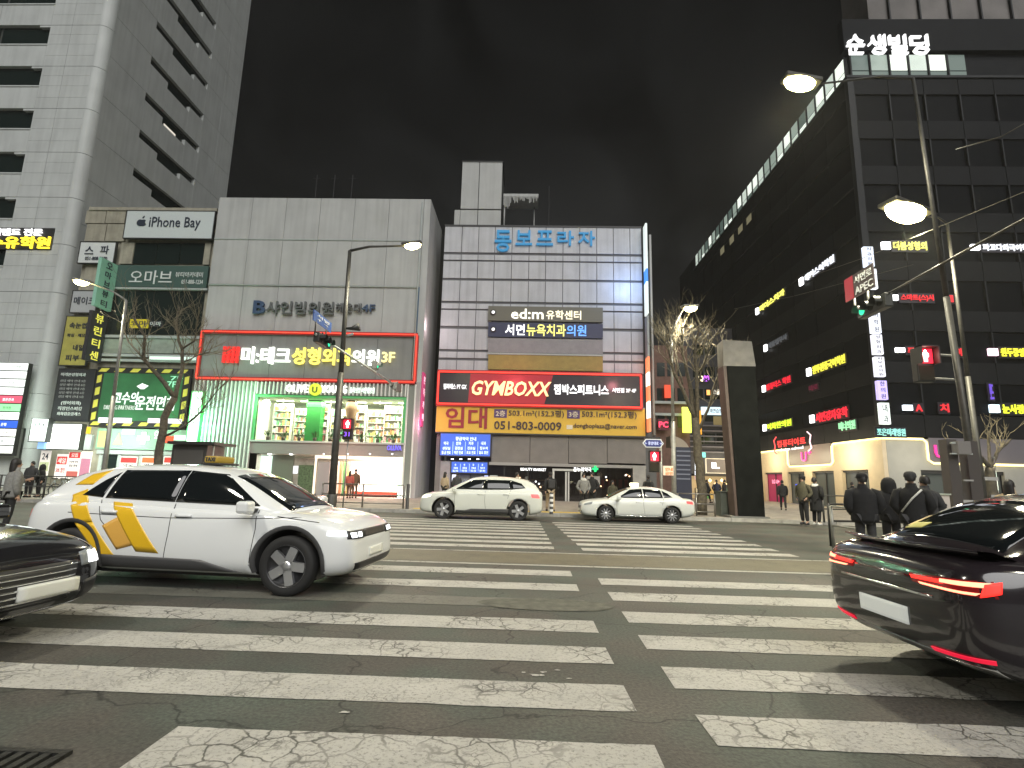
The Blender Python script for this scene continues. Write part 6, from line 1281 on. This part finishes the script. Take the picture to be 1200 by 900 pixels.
# --- white crossover taxi
TX_, TY_, TRZ = -4.42, 7.98, R(-4)
sp = dict(paint=WPAINT, wr=.365, wx=(1.5, -1.5), track=.84, arch=.075, spokes=5, spokew=.05, flare=1.5, mirror=(.98, 1.02),
  body=[(2.31, .42, .74, .66, .58, .1), (2.27, .30, .83, .80, .70, .12), (2.12, .22, .90, .88, .78, .12), (1.85, .20, .955, .925, .82, 0), (1.3, .19, 1.01, .945, .86, 0), (.6, .19, 1.03, .945, .88, 0), (-.4, .19, 1.05, .945, .885, 0), (-1.2, .19, 1.08, .945, .88, 0), (-1.8, .2, 1.10, .93, .85, 0), (-2.12, .24, 1.10, .90, .80, -.05), (-2.26, .32, 1.06, .84, .74, -.05), (-2.31, .42, .98, .72, .64, 0)],
  cabin=[(1.42, 1.0, 1.03, .80, .70), (1.2, 1.0, 1.13, .84, .70), (.85, 1.01, 1.33, .86, .66), (.45, 1.02, 1.51, .87, .63), (.1, 1.03, 1.585, .875, .61), (-.6, 1.05, 1.605, .875, .60), (-1.2, 1.07, 1.575, .87, .59), (-1.7, 1.08, 1.50, .85, .58), (-1.98, 1.08, 1.40, .83, .60), (-2.14, 1.08, 1.2, .80, .62), (-2.2, 1.06, 1.1, .78, .64)],
  windows=[[(1.02, 1.075), (-.145, 1.10), (-.12, 1.515), (.40, 1.475)], [(-.155, 1.10), (-1.16, 1.125), (-1.10, 1.50), (-.13, 1.515)], [(-1.20, 1.13), (-1.52, 1.155), (-1.30, 1.36), (-1.14, 1.47)]],
  seams=[[(1.02, 1.03), (1.05, .8), (1.0, .35)], [(-.13, 1.08), (-.12, .7), (-.16, .33)], [(-1.2, 1.1), (-1.1, .85), (-1.02, .78)], [(1.6, .955), (1.05, .93), (-.2, .9), (-1.6, .93)], [(1.3, .96), (1.85, .9)]], handles=[(.05, .935), (-1.0, .955)],
  side_bits=[([(1.02, .22), (-1.04, .22), (-1.04, .42), (.35, .40)], M('grey_cladding', (.07, .07, .072), .5), 'sill_cladding')],
  screens=[([(1.36, -.66, 0), (1.36, .66, 0), (.5, .56, 0), (.5, -.56, 0)], 'windscreen'), ([(-1.78, -.52, 0), (-1.78, .52, 0), (-2.12, .58, 0), (-2.12, -.58, 0)], 'rear_window')])
car = make_car('taxi', 'white crossover taxi with yellow and orange bands and black windows', 'taxi', sp, (TX_, TY_, 0), TRZ)
r, patch, side = car['root'], car['patch'], car['side']
def loc2(px, py, Y=7.1):
    p = at(px, py, Y)-Vector((TX_, TY_, 0)); c, s = math.cos(-TRZ), math.sin(-TRZ); return (p.x*c-p.y*s, p.z)
YB = M('taxi_yellow', (.72, .44, .02), .3, coat=.4); OB = M('taxi_orange', (.68, .38, .08), .3, coat=.4)
for nm, q, mt in (('yellow_band', [(70, 580), (87, 573), (106, 612), (84, 614)], YB), ('yellow_band', [(84, 614), (106, 612), (134, 653), (116, 655)], YB), ('yellow_band', [(126, 588), (150, 590), (188, 648), (160, 646)], YB)): side(nm, [loc2(*c) for c in q], mt, -1, off=.0035, th=.004, n=10, m=8)
side('yellow_band', [(-1.60, 1.43), (-1.32, 1.50), (-1.46, 1.29), (-1.74, 1.28)], YB, -1, off=.0035, th=.004, n=8, m=6)
side('orange_band', [loc2(*c) for c in [(118, 616), (140, 604), (160, 638), (136, 644)]], OB, -1, off=.0025, th=.004, n=8, m=8)
HL = E('f4fbff', 3)
for s in (1, -1):
    patch('headlight', [(0, s*.42, .80), (0, s*.78, .80), (0, s*.80, .70), (0, s*.44, .69)], (-1, 0, 0), BLKP, off=.008)
    for k in range(2): patch('lamp_element', [(0, s*(.5+k*.15), .775), (0, s*(.6+k*.15), .775), (0, s*(.6+k*.15), .715), (0, s*(.5+k*.15), .715)], (-1, 0, 0), HL, off=.014)
    side('headlight_strip', [(2.20, .80), (1.98, .80), (1.98, .745), (2.22, .735)], E('f4fbff', 2.2), s, off=.006)
    side('red_reflection_lamp', [(2.26, .90), (2.12, .93), (2.14, .87), (2.27, .84)], M('amber_lens', (.5, .1, .08), .2, emit=.5), s, off=.005) if False else None
    side('wheel_arch_trim', [(1.06, .52), (1.12, .70), (1.05, .70), (1.0, .5)], BLKP, s) if False else None
    patch('tail_lamp', [(0, s*.5, .95), (0, s*.8, .95), (0, s*.8, .84), (0, s*.5, .84)], (1, 0, 0), M('tail_red', (.5, .01, .01), .2, emit=.8), off=.008)
patch('grille_panel', [(0, -.45, .80), (0, .45, .80), (0, .45, .70), (0, -.45, .70)], (-1, 0, 0), BLKP, off=.006); patch('plate', [(0, -.26, .55), (0, .26, .55), (0, .26, .44), (0, -.26, .44)], (-1, 0, 0), PLW, off=.012)
patch('bumper_intake', [(0, -.7, .40), (0, .7, .40), (0, .65, .30), (0, -.65, .30)], (-1, 0, 0), BLKP, off=.006); patch('bumper_lip', [(0, -.75, .30), (0, .75, .30), (0, .72, .25), (0, -.72, .25)], (-1, 0, 0), M('silver_lip', (.5, .5, .48), .3, .6), off=.012)
for s in (1, -1):
    n = 20
    for wx in (1.5, -1.5):
        b = B(); vs = []
        for k in range(n+1):
            a = math.pi*(-.08+1.16*k/n)
            for rr in (.435, .485):
                x, z = wx+rr*math.cos(a), .375+rr*math.sin(a); h = car['hit']((x, 0, z), (0, -s, 0), .012); y = h.y if h else s*.93; vs.append((x, y, z))
        K = len(vs); b.add(vs+[(x, y-s*.05, z) for x, y, z in vs], [(2*k, 2*k+2, 2*k+3, 2*k+1) for k in range(n)]+[(2*k, 2*k+2, 2*k+2+K, 2*k+K) for k in range(n)], M('grey_cladding', None), True)
        part('wheel_arch_trim', b, r, world=False)
b = B(); b.box(-.30, .0, -.24, .24, 1.60, 1.63, BLKP, bev=.01); part('sign_base', b, r, world=False)
b = B(); b.box(-.26, -.06, -.22, .22, 1.63, 1.73, M('taxi_sign_yellow', (.5, .33, .04), .4, emit=.25), bev=.025); part('roof_sign', b, r, world=False)
text('TAXI', (-.16, -.225, 1.68), .15, .06, INK, r, world=False, name='roof_lettering')

# --- white suv and white saloon across the road
sp2 = dict(sp); sp2.update(paint=WSUV, wr=.36, wx=(1.38, -1.4), track=.82, spokes=5, spokew=.045, flare=1.6,
  seams=[[(.95, 1.0), (.98, .8), (.95, .35)], [(-.16, 1.05), (-.15, .7), (-.2, .33)], [(-1.1, 1.1), (-1.0, .8)]], handles=[(.0, .93), (-.95, .95)],
  windows=[[(.98, 1.10), (-.13, 1.10), (-.10, 1.47), (.36, 1.45)], [(-.13, 1.10), (-1.16, 1.125), (-1.10, 1.47), (-.10, 1.47)], [(-1.16, 1.13), (-1.66, 1.19), (-1.5, 1.36), (-1.10, 1.47)]])
car = make_car('suv', 'pearl white suv with black windows driving left past the low railing', 'car', sp2, (-1.72, 21.35, 0), R(180)); r, patch, side = car['root'], car['patch'], car['side']
for s in (1, -1):
    side('tail_lamp', [(-2.12, .98), (-1.86, .98), (-1.90, .86), (-2.2, .84)], E('ff5a5a', 1.6), s, off=.01); side('headlight', [(2.16, .84), (1.85, .88), (1.9, .80), (2.2, .74)], E('fff8e0', 2.4), s, off=.008)
    side('sill_cladding', [(.95, .22), (-.98, .22), (-.98, .34), (.9, .34)], M('dark_cladding', (.05, .05, .05), .5), s)
patch('grille_panel', [(0, -.5, .72), (0, .5, .72), (0, .45, .5), (0, -.45, .5)], (-1, 0, 0), BLKP)
patch('bumper_lip', [(0, -.75, .40), (0, .75, .40), (0, .72, .3), (0, -.72, .3)], (-1, 0, 0), CHR)
sed = dict(paint=WSED, wr=.325, wx=(1.32, -1.38), track=.80, spokes=10, spokew=.022, flare=1.3, mirror=(.82, .93), scale=.93,
  body=[(2.34, .40, .66, .62, .54, .1), (2.28, .28, .75, .78, .68, .12), (2.1, .2, .81, .86, .74, .1), (1.8, .18, .86, .90, .78, 0), (1.2, .17, .915, .91, .82, 0), (.5, .17, .93, .915, .85, 0), (-.5, .17, .945, .915, .85, 0), (-1.3, .18, .96, .915, .83, 0), (-1.9, .2, .985, .89, .80, 0), (-2.2, .27, .985, .84, .74, 0), (-2.33, .35, .94, .76, .66, 0), (-2.38, .42, .84, .66, .58, 0)],
  cabin=[(1.28, .90, .93, .78, .70), (1.0, .91, 1.06, .81, .68), (.65, .92, 1.25, .83, .62), (.3, .925, 1.385, .84, .58), (-.1, .93, 1.445, .845, .565), (-.6, .94, 1.455, .845, .56), (-1.05, .95, 1.41, .83, .55), (-1.45, .96, 1.29, .80, .55), (-1.8, .96, 1.12, .77, .58), (-2.0, .96, 1.0, .74, .62)],
  windows=[[(.82, .975), (-.22, .99), (-.2, 1.365), (.28, 1.32)], [(-.26, .99), (-1.05, 1.01), (-.98, 1.325), (-.24, 1.365)], [(-1.09, 1.015), (-1.45, 1.04), (-1.25, 1.2), (-1.02, 1.31)]],
  seams=[[(.85, .9), (.88, .7), (.85, .32)], [(-.24, .98), (-.22, .7), (-.28, .3)], [(-1.08, 1.0), (-.98, .72)]], handles=[(-.02, .82), (-1.0, .84)],
  screens=[([(1.2, -.64, 0), (1.2, .64, 0), (.36, .52, 0), (.36, -.52, 0)], 'windscreen'), ([(-1.25, -.48, 0), (-1.25, .48, 0), (-1.9, .56, 0), (-1.9, -.56, 0)], 'rear_window')])
car = make_car('taxi', 'white saloon taxi with a lit roof lamp driving left', 'taxi', sed, (4.25, 22.1, 0), R(180)); r, patch, side = car['root'], car['patch'], car['side']
for s in (1, -1):
    side('tail_lamp', [(-2.24, .90), (-1.98, .92), (-2.0, .82), (-2.28, .78)], E('ff4a4a', 1.4), s, off=.01); side('headlight', [(2.18, .72), (1.85, .80), (1.9, .70), (2.22, .64)], M('headlight_dark', (.25, .27, .28), .15), s, off=.008)
    patch('fog_lamp', [(0, s*.5, .42), (0, s*.72, .45), (0, s*.7, .34), (0, s*.5, .33)], (-1, 0, 0), CHR)
patch('grille_panel', [(0, -.5, .62), (0, .5, .62), (0, .4, .38), (0, -.4, .38)], (-1, 0, 0), BLKP); patch('plate', [(0, -.26, .50), (0, .26, .50), (0, .26, .40), (0, -.26, .40)], (-1, 0, 0), PLW, off=.012)
for z in (.22,): 
    for s in (1, -1): side('sill_trim', [(.95, .24), (-1.0, .24), (-1.0, .27), (.95, .27)], CHR, s)
b = B(); b.box(-.15, .12, -.32, .32, 1.45, 1.60, E('fff4c8', 3.2, True), bev=.03); part('roof_lamp', b, r, world=False)

# --- black car entering at lower left
blk = dict(sed); blk.update(paint=BPAINT, wr=.35, spokes=5, spokew=.05, scale=1.04, handles=[(-.02, .84), (-1.0, .86)])
car = make_car('car', 'glossy black car with lit headlight and white plate at lower left', 'car', blk, (-6.62, 4.78, 0), R(-3)); r, patch, side = car['root'], car['patch'], car['side']
for s in (1, -1):
    patch('headlight', [(0, s*.50, .70), (0, s*.80, .74), (0, s*.80, .60), (0, s*.52, .58)], (-1, 0, 0), M('headlight_dark', None), off=.006)
    for k in range(4): patch('lamp_element', [(0, s*(.60+k*.042), .70), (0, s*(.632+k*.042), .70), (0, s*(.632+k*.042), .60), (0, s*(.60+k*.042), .60)], (-1, 0, 0), E('ffffff', 4), off=.014, n=2, m=3)
    patch('bumper_vent', [(0, s*.55, .45), (0, s*.8, .48), (0, s*.78, .3), (0, s*.55, .28)], (-1, 0, 0), BLKP)
patch('grille_panel', [(0, -.48, .64), (0, .48, .64), (0, .42, .32), (0, -.42, .32)], (-1, 0, 0), BLKP, off=.004)
for k in range(6): patch('grille_bar', [(0, -.46+k*.01, .62-k*.048), (0, .46-k*.01, .62-k*.048), (0, .46-k*.01, .607-k*.048), (0, -.46+k*.01, .607-k*.048)], (-1, 0, 0), CHR, off=.016, n=12, m=1)
patch('plate', [(0, -.08, .50), (0, .46, .50), (0, .46, .385), (0, -.08, .385)], (-1, 0, 0), PLW, off=.045, th=.04)
patch('chrome_lip', [(0, -.8, .26), (0, .8, .26), (0, .8, .235), (0, -.8, .235)], (-1, 0, 0), CHR, off=.01)

# --- black saloon at right, seen from behind
bk2 = dict(sed); bk2.update(paint=BPAINT2, wr=.34, spokes=5, spokew=.05, scale=1.05)
car = make_car('car', 'glossy black saloon with lit red tail lamps leaving at the right edge', 'car', bk2, (5.36, 4.74, 0), R(2)); r, patch, side = car['root'], car['patch'], car['side']
TL, TLB = E('ff2a22', 2.2), E('ff8a6a', 3.2); TD = M('tail_red_dark', (.25, .01, .01), .15, emit=.4)
for s in (1, -1):
    patch('tail_lamp', [(0, s*.30, .845), (0, s*.80, .87), (0, s*.82, .77), (0, s*.34, .79)], (1, 0, 0), TD, off=.006, n=10)
    patch('lamp_element', [(0, s*.32, .835), (0, s*.60, .845), (0, s*.60, .82), (0, s*.34, .815)], (1, 0, 0), TL, off=.012); patch('lamp_element', [(0, s*.58, .85), (0, s*.80, .86), (0, s*.79, .83), (0, s*.58, .828)], (1, 0, 0), TLB, off=.014)
    patch('lamp_element', [(0, s*.40, .80), (0, s*.78, .795), (0, s*.77, .78), (0, s*.42, .788)], (1, 0, 0), TLB, off=.013)
    side('tail_lamp_side', [(-2.25, .85), (-2.16, .87), (-2.18, .80), (-2.28, .77)], TL, s, off=.008)
    patch('reflector', [(0, s*.42, .385), (0, s*.78, .40), (0, s*.77, .37), (0, s*.42, .355)], (1, 0, 0), E('e01a3a', .9), off=.012); patch('exhaust_trim', [(0, s*.45, .33), (0, s*.75, .34), (0, s*.72, .27), (0, s*.47, .27)], (1, 0, 0), CHR, off=.012)
patch('light_bar', [(0, -.30, .83), (0, .30, .83), (0, .30, .815), (0, -.30, .815)], (1, 0, 0), M('tail_bar_unlit', (.08, .006, .006), .15, coat=1), off=.01, n=10)
patch('plate', [(0, -.26, .60), (0, .26, .60), (0, .26, .48), (0, -.26, .48)], (1, 0, 0), M('plate_lit', (.8, .82, .76), .4, emit=.35), off=.014); text('52가 3108', (-2.52, 0, .6), .4, .07, INK, r, face='W', world=False, name='plate_lettering') if False else None
patch('diffuser', [(0, -.7, .36), (0, .7, .36), (0, .66, .25), (0, -.66, .25)], (1, 0, 0), M('diffuser_grey', (.2, .2, .21), .3, .4), off=.006)
patch('trunk_strip', [(0, -.5, .725), (0, .5, .725), (0, .5, .71), (0, -.5, .71)], (1, 0, 0), CHR, off=.008)
b = B(); n = 12; vs = []
for k in range(n+1):
    y = -.70+1.4*k/n; x = -2.24+.10*(abs(y)/.7)**2
    vs += [(x+.2, y, .985), (x+.05, y, 1.035), (x-.06, y, 1.045), (x-.05, y, 1.02), (x+.12, y, .97)]
b.add(vs, [(5*k+i, 5*k+5+i, 5*k+5+(i+1) % 5, 5*k+(i+1) % 5) for k in range(n) for i in range(5)], BPAINT2, True); part('spoiler', b, r, world=False)
patch('rear_reflection', [(-1.72, .28, 0), (-1.72, .46, 0), (-1.80, .48, 0), (-1.80, .30, 0)], (0, 0, -1), M('reflection_yellow', (.6, .55, .15), .4), off=.010)  # yellow reflection on the rear glass laid on as a coloured patch
b = B(); b.box(-.75, -.45, -.03, .03, 1.45, 1.53, BPAINT2, bev=.02); part('roof_antenna', b, r, world=False)

# ------------------------------------------------------------------ people
SKIN = M('skin', (.45, .28, .2), .6); 
CLOTH = {k: M('cloth_'+k, c, .9, noise=.2, nscale=20) for k, c in dict(black=(.012, .012, .013), charcoal=(.04, .04, .042), grey=(.2, .2, .19), beige=(.38, .30, .2), white=(.6, .6, .56), olive=(.07, .065, .04), navy=(.02, .025, .05), denim=(.06, .08, .12), brown=(.12, .07, .04), red=(.35, .08, .06), cream=(.5, .45, .36)).items()}
HAIR = M('hair', (.012, .01, .009), .55)
def skin_mesh(verts, edges, rad, mt, lv=1):
    me = bpy.data.meshes.new('sk'); me.from_pydata(verts, edges, []); me.materials.append(mt)
    o = bpy.data.objects.new('sk', me); TCOL.objects.link(o); m = o.modifiers.new('s', 'SKIN'); m.use_smooth_shade = True; o.modifiers.new('d', 'SUBSURF').levels = lv; o.modifiers['d'].render_levels = lv
    for i, sv in enumerate(me.skin_vertices[0].data): q = rad[i]; sv.radius = q if isinstance(q, tuple) else (q, q); sv.use_root = (i == 0)
    out = evaluated(o); bpy.data.objects.remove(o)
    if not out.materials: out.materials.append(mt)
    return smesh(out)
def person(label, x, y, z, face, h=1.7, coat='black', legs='black', hair='short', pose='stand', cap=None, shoes='black', long=False, puffy=1.0, group=None, strap=False, collar=None, bag=None):
    """faces local -Y; face = turn about Z in degrees"""
    s = root('person', label, 'person', (x, y, z), R(face), group); k = h/1.7; s.scale = (k, k, k)
    st = {'stand': .02, 'walk': .26, 'phone': .03, 'pocket': .02}[pose]
    hipz, kn, an = .88, .48, .09; V = [(0, 0, .93), (0, -.01, 1.12), (0, 0, 1.32), (0, 0, 1.42), (0, -.01, 1.50), (0, -.02, 1.60), (0, -.01, 1.68)]
    Rr = [(.15, .11), (.14, .10), (.16, .11), (.08, .07), (.052, .055), (.075, .09), (.055, .07)]; Ed = [(i, i+1) for i in range(6)]
    def add(p, r_, par): V.append(p); Rr.append(r_); Ed.append((par, len(V)-1)); return len(V)-1
    V.append((0, -.11, 1.585)); Rr.append(.016); Ed.append((5, len(V)-1))
    legs_v = []
    for sd in (1, -1):
        fy = -st*sd; a = add((sd*.09, 0, hipz), (.09, .095), 0); b_ = add((sd*.10, fy*.6-.02, kn), .058, a); c = add((sd*.10, fy+.02, an), .04, b_); d = add((sd*.11, fy-.13, .04), (.035, .03), c)
        legs_v.append([(sd*.09, 0, hipz), (sd*.10, fy*.6-.02, kn), (sd*.10, fy+.02, an), (sd*.11, fy-.13, .04)])
        sh = add((sd*.17, 0, 1.38), .062, 2)
        if pose == 'phone' and sd == 1: el, wr_ = (sd*.24, -.02, 1.12), (sd*.10, -.26, 1.22)
        elif pose == 'pocket': el, wr_ = (sd*.27, .06, 1.12), (sd*.19, -.08, .95)
        elif pose == 'walk': el, wr_ = (sd*.23, sd*.08, 1.12), (sd*.24, sd*.16-.06, .88)
        else: el, wr_ = (sd*.23, .02, 1.12), (sd*.25, -.05, .87)
        e1 = add(el, .045, sh); w1 = add(wr_, .03, e1); dv = (Vector(wr_)-Vector(el)).normalized(); pm = Vector(wr_)+dv*.07; pa = add(tuple(pm), (.036, .018), w1)
        sidev = dv.cross(Vector((1, 0, 0))).normalized()
        for q in range(4):
            f0 = pm+dv*.03+sidev*(q-1.5)*.018; f1 = f0+dv*(.05-.006*abs(q-1.5))+Vector((-sd*.012, -.004, 0)); a0 = add(tuple(f0), .0085, pa); add(tuple(f1), .007, a0)
        t0 = add(tuple(pm-dv*.03+sidev*-.04), .009, pa); add(tuple(pm+dv*.01+sidev*-.06), .008, t0)
        legs_v[-1].append((sh, el, wr_))
    link('body', skin_mesh(V, Ed, Rr, SKIN), s)
    # trousers
    tv = [(0, 0, .93)]; tr = [(.165, .125)]; te = []
    for L in legs_v:
        i = len(tv); tv += [L[0], L[1], (L[2][0], L[2][1], .1)]; tr += [(.105, .11), .078, .062]; te += [(0, i), (i, i+1), (i+1, i+2)]
    link('trousers', skin_mesh(tv, te, tr, CLOTH[legs]), s)
    # coat: a hemmed body with two sleeves and a collar
    f = puffy; b = B(); hem = .50 if long else .80; n = 16
    prof = [(hem+.03, .155, .115), (hem, .19*f, .15*f), (hem+.06, .20*f, .155*f), (1.0, .195*f, .15*f), (1.18, .20*f, .15*f), (1.32, .205*f, .14*f), (1.40, .165*f, .115*f), (1.455, .10, .085), (1.535, .080, .082), (1.53, .065, .065)]
    vs = []
    for i, (zz, rx, ry) in enumerate(prof):
        fold = .012*f if 1 < i < 6 else 0
        for q in range(n):
            a = 2*math.pi*q/n; w_ = 1+(fold*4*mnoise.noise(Vector((math.cos(a)*2+x, math.sin(a)*2, zz*7))) if fold else 0)
            vs.append((rx*math.cos(a)*w_, ry*math.sin(a)*w_-.005, zz))
    b.add(vs, [(i*n+q, i*n+(q+1) % n, (i+1)*n+(q+1) % n, (i+1)*n+q) for i in range(len(prof)-1) for q in range(n)], CLOTH[coat], True)
    for L, sd in zip(legs_v, (1, -1)):
        sh, el, wr_ = L[4]; S0 = Vector((sd*.11*f, 0, 1.40)); S1 = Vector((sd*.19*f, 0, 1.355)); el = Vector(el)+Vector((sd*.02*f, 0, 0)); wr_ = Vector(wr_)
        P = [S0, S1, S1.lerp(el, .5), el, el.lerp(wr_, .5), el.lerp(wr_, .97)]; b.tube(P, [.055*f, .074*f, .075*f, .068*f, .062*f, .05*f], CLOTH[coat], 12)
    part('coat', b, s, world=False)
    if collar: b = B(); b.lathe((0, 0, 1.40), [(.13, 0), (.14, .05), (.10, .11)], CLOTH[collar], 14); part('collar', b, s, world=False)
    # shoes
    for L in legs_v:
        b = B(); vx, vy, _ = L[2]; n = 10
        vs = [(vx+.05*math.cos(a)*(1 if math.sin(a) < 0 else .8), vy-.05+.135*-math.sin(a), zz) for zz in (0, .07) for a in [2*math.pi*q/n for q in range(n)]]
        vs += [(vx, vy+.02, .12)]; b.add(vs, [(q, (q+1) % n, n+(q+1) % n, n+q) for q in range(n)]+[(n+q, n+(q+1) % n, 2*n) for q in range(n)]+[list(range(n))[::-1]], CLOTH[shoes], True); part('shoe', b, s, world=False)
    hc = Vector((0, .0, 1.63)); b = B()
    if cap == 'hood':
        b.lathe((0, .02, 1.40), [(.14, 0), (.15, .1), (.145, .2), (.12, .28), (.07, .33), (0, .345)], CLOTH[coat], 16); part('hood', b, s, world=False)
    else:
        vs, fs = [], []; n = 14; m = 7; low = -.15 if hair == 'short' else -.15
        for i in range(m+1):
            t = i/m*math.pi*.62
            for q in range(n):
                a = 2*math.pi*q/n; bk = .5+.5*math.sin(a)          # back of the head is +Y
                rr = .098*math.sin(t)*(1.0 if bk > .3 else .92); zz = .115*math.cos(t)-(.05*max(0, bk-.4) if i > 4 else 0); vs.append(hc+Vector((rr*math.cos(a)*.92, rr*math.sin(a)*1.12+.012, zz+.01)))
        for i in range(m):
            for q in range(n): fs.append((i*n+q, i*n+(q+1) % n, (i+1)*n+(q+1) % n, (i+1)*n+q))
        b.add(vs, fs, HAIR, True)
        if hair == 'long':
            lv = [hc+Vector((rx*math.cos(a), .05+ry*math.sin(a), zz)) for zz, rx, ry in ((0, .09, .07), (-.12, .10, .075), (-.28, .105, .06), (-.38, .07, .04)) for a in [2*math.pi*q/10 for q in range(10)]]
            b.add(lv, [(i*10+q, i*10+(q+1) % 10, (i+1)*10+(q+1) % 10, (i+1)*10+q) for i in range(3) for q in range(10)]+[list(range(30, 40))], HAIR, True)
        part('hair', b, s, world=False)
        if cap:
            b = B(); b.lathe(tuple(hc+Vector((0, .01, .02))), [(.098, -.01), (.103, .0), (.102, .04), (.088, .08), (.05, .105), (0, .112)], CLOTH[cap], 16)
            b.prism([tuple(hc+Vector((.09*math.cos(a), -.09+.12*min(0, math.sin(a)), .025))) for a in [math.pi+math.pi*q/8 for q in range(9)]], (0, 0, .012), CLOTH[cap]); part('cap', b, s, world=False)
        # eyes and mouth
        b = B()
        for sd in (1, -1): b.lathe((sd*.032, -.105, 1.60), [(0, -.006), (.012, 0), (0, .006)], M('eye_dark', (.02, .015, .01), .3), 8, axis='Y')
        b.box(-.022, .022, -.11, -.10, 1.535, 1.542, M('lip', (.3, .1, .09), .6)); part('face_features', b, s, world=False)
    if strap: b = B(); b.tube([(-.16, .16, 1.42), (0, .185, 1.25), (.18, .175, 1.0)], .018, CLOTH['white'], 6); part('strap', b, s, world=False)
    if bag: b = B(); b.box(-.15, .15, .13, .28, 1.0, 1.4, CLOTH[bag], bev=.05); part('backpack', b, s, world=False)
    return s
def px2(px, Y, z=.13): q = at(px, 575, Y); return (q.x, Y, z)
person('person in black padded coat and cap, leftmost of the waiting group', *px2(1011, 10.7, .1), 165, 1.64, 'black', 'charcoal', cap='black', puffy=1.22, pose='pocket')
person('person in a black hooded coat between two taller people in black', *px2(1041, 11.6, .1), 178, 1.6, 'black', 'black', cap='hood', puffy=1.15, pose='pocket')
person('person in a black cap and coat with a pale strap across the back', *px2(1068, 10.5, .1), 145, 1.68, 'black', 'charcoal', cap='charcoal', puffy=1.15, pose='pocket', strap=True)
person('person in a dark coat behind the one with the pale strap', *px2(1084, 11.2, .1), 185, 1.64, 'charcoal', 'black', puffy=1.1, pose='pocket')
person('person in a pale brown coat at the right edge by the bus shelter', *px2(1184, 11.2, .1), 110, 1.6, 'beige', 'charcoal', puffy=1.15, pose='phone', hair='long')
person('person in olive jacket and black cap standing with a companion right of the monolith', *px2(941, 21.3, .1), -60, 1.78, 'olive', 'black', cap='black', pose='pocket', shoes='charcoal')
person('person in a long black padded coat with white collar and white shoes', *px2(955, 21.1, .1), 120, 1.72, 'black', 'black', long=True, puffy=1.12, shoes='white', collar='white', pose='pocket')
person('small distant person in black walking past the pink U plus sign shop', *px2(917, 33), 160, 1.68, 'black', 'black', pose='walk')
person('long-haired person in a grey coat and dark trousers by the left edge', *px2(14, 12.6, 0), 150, 1.66, 'grey', 'black', hair='long', puffy=1.1, pose='phone')
person('person in black behind the left railing, left of a second one', *px2(33, 25), 10, 1.62, 'charcoal', 'black', pose='pocket'); person('shorter person in black behind the left railing', *px2(45, 25.4), -20, 1.5, 'black', 'black', cap='hood')
person('person in a pale jacket standing behind the thin black post', *px2(606, 25.2), 30, 1.66, 'cream', 'denim', pose='phone')
person('person in a black jacket and beige trousers right of the white suv', *px2(645, 25), 190, 1.72, 'black', 'beige', bag='charcoal', pose='walk')
person('person in a grey jacket with white collar before the glass double door', *px2(684, 25.2), 10, 1.7, 'grey', 'black', collar='white', shoes='white', pose='pocket'); person('person in black just right of the one with the white collar', *px2(694, 25.8), -30, 1.76, 'black', 'black', pose='pocket')
person('person in grey green behind the bonnet of the white saloon', *px2(718, 26.6), 0, 1.4, 'olive', 'charcoal')
person('person in a beige coat at the blue boards', *px2(521, 31), 150, 1.66, 'beige', 'black', hair='long'); person('person in dark clothes at the blue boards', *px2(535, 31.6), 200, 1.68, 'charcoal', 'black')
person('person with a dark backpack at the pale corner column', *px2(760, 29.5), 160, 1.74, 'charcoal', 'charcoal', bag='black')
person('left one of two people in the red lit shop entrance', *px2(409, 33.4), 175, 1.6, 'red', 'brown', hair='long'); person('right one of two people in the red lit shop entrance', *px2(415.5, 33.8), 185, 1.74, 'brown', 'brown')
for i, (px, Yp, lab) in enumerate(((822, 40, 'left edge of the side street crowd'), (829, 42, 'middle of the side street before the warm shop'), (840, 41, 'right of the warm lit shop front'), (849, 38, 'beside the utility cabinet in the side street'))): person('dark clothed distant person at the '+lab, *px2(px, Yp), 20+i*70, 1.68, ['black', 'charcoal', 'navy', 'black'][i], 'black', pose='walk' if i % 2 else 'pocket')
person('distant person in black near the bright shop window right of the monolith', *px2(999, 31.5), 120, 1.66, 'black', 'black')

# ------------------------------------------------------------------ thin scattering volume added to give the lamps faint halos
hm = bpy.data.materials.new('added_haze'); hm.use_nodes = True; hn = hm.node_tree.nodes; hn.clear()
ho = hn.new('ShaderNodeOutputMaterial'); hv = hn.new('ShaderNodeVolumePrincipled'); hv.inputs['Color'].default_value = (.95, .95, .92, 1); hv.inputs['Density'].default_value = .0005; hv.inputs['Anisotropy'].default_value = .2
hm.node_tree.links.new(hv.outputs[0], ho.inputs['Volume'])
b = B(); b.box(-640, 640, -440, 940, -1.5, 66, hm); hz_ = part('added_haze', b, kind='stuff')

for o in list(TCOL.objects): bpy.data.objects.remove(o)
bpy.data.scenes.remove(TMP)
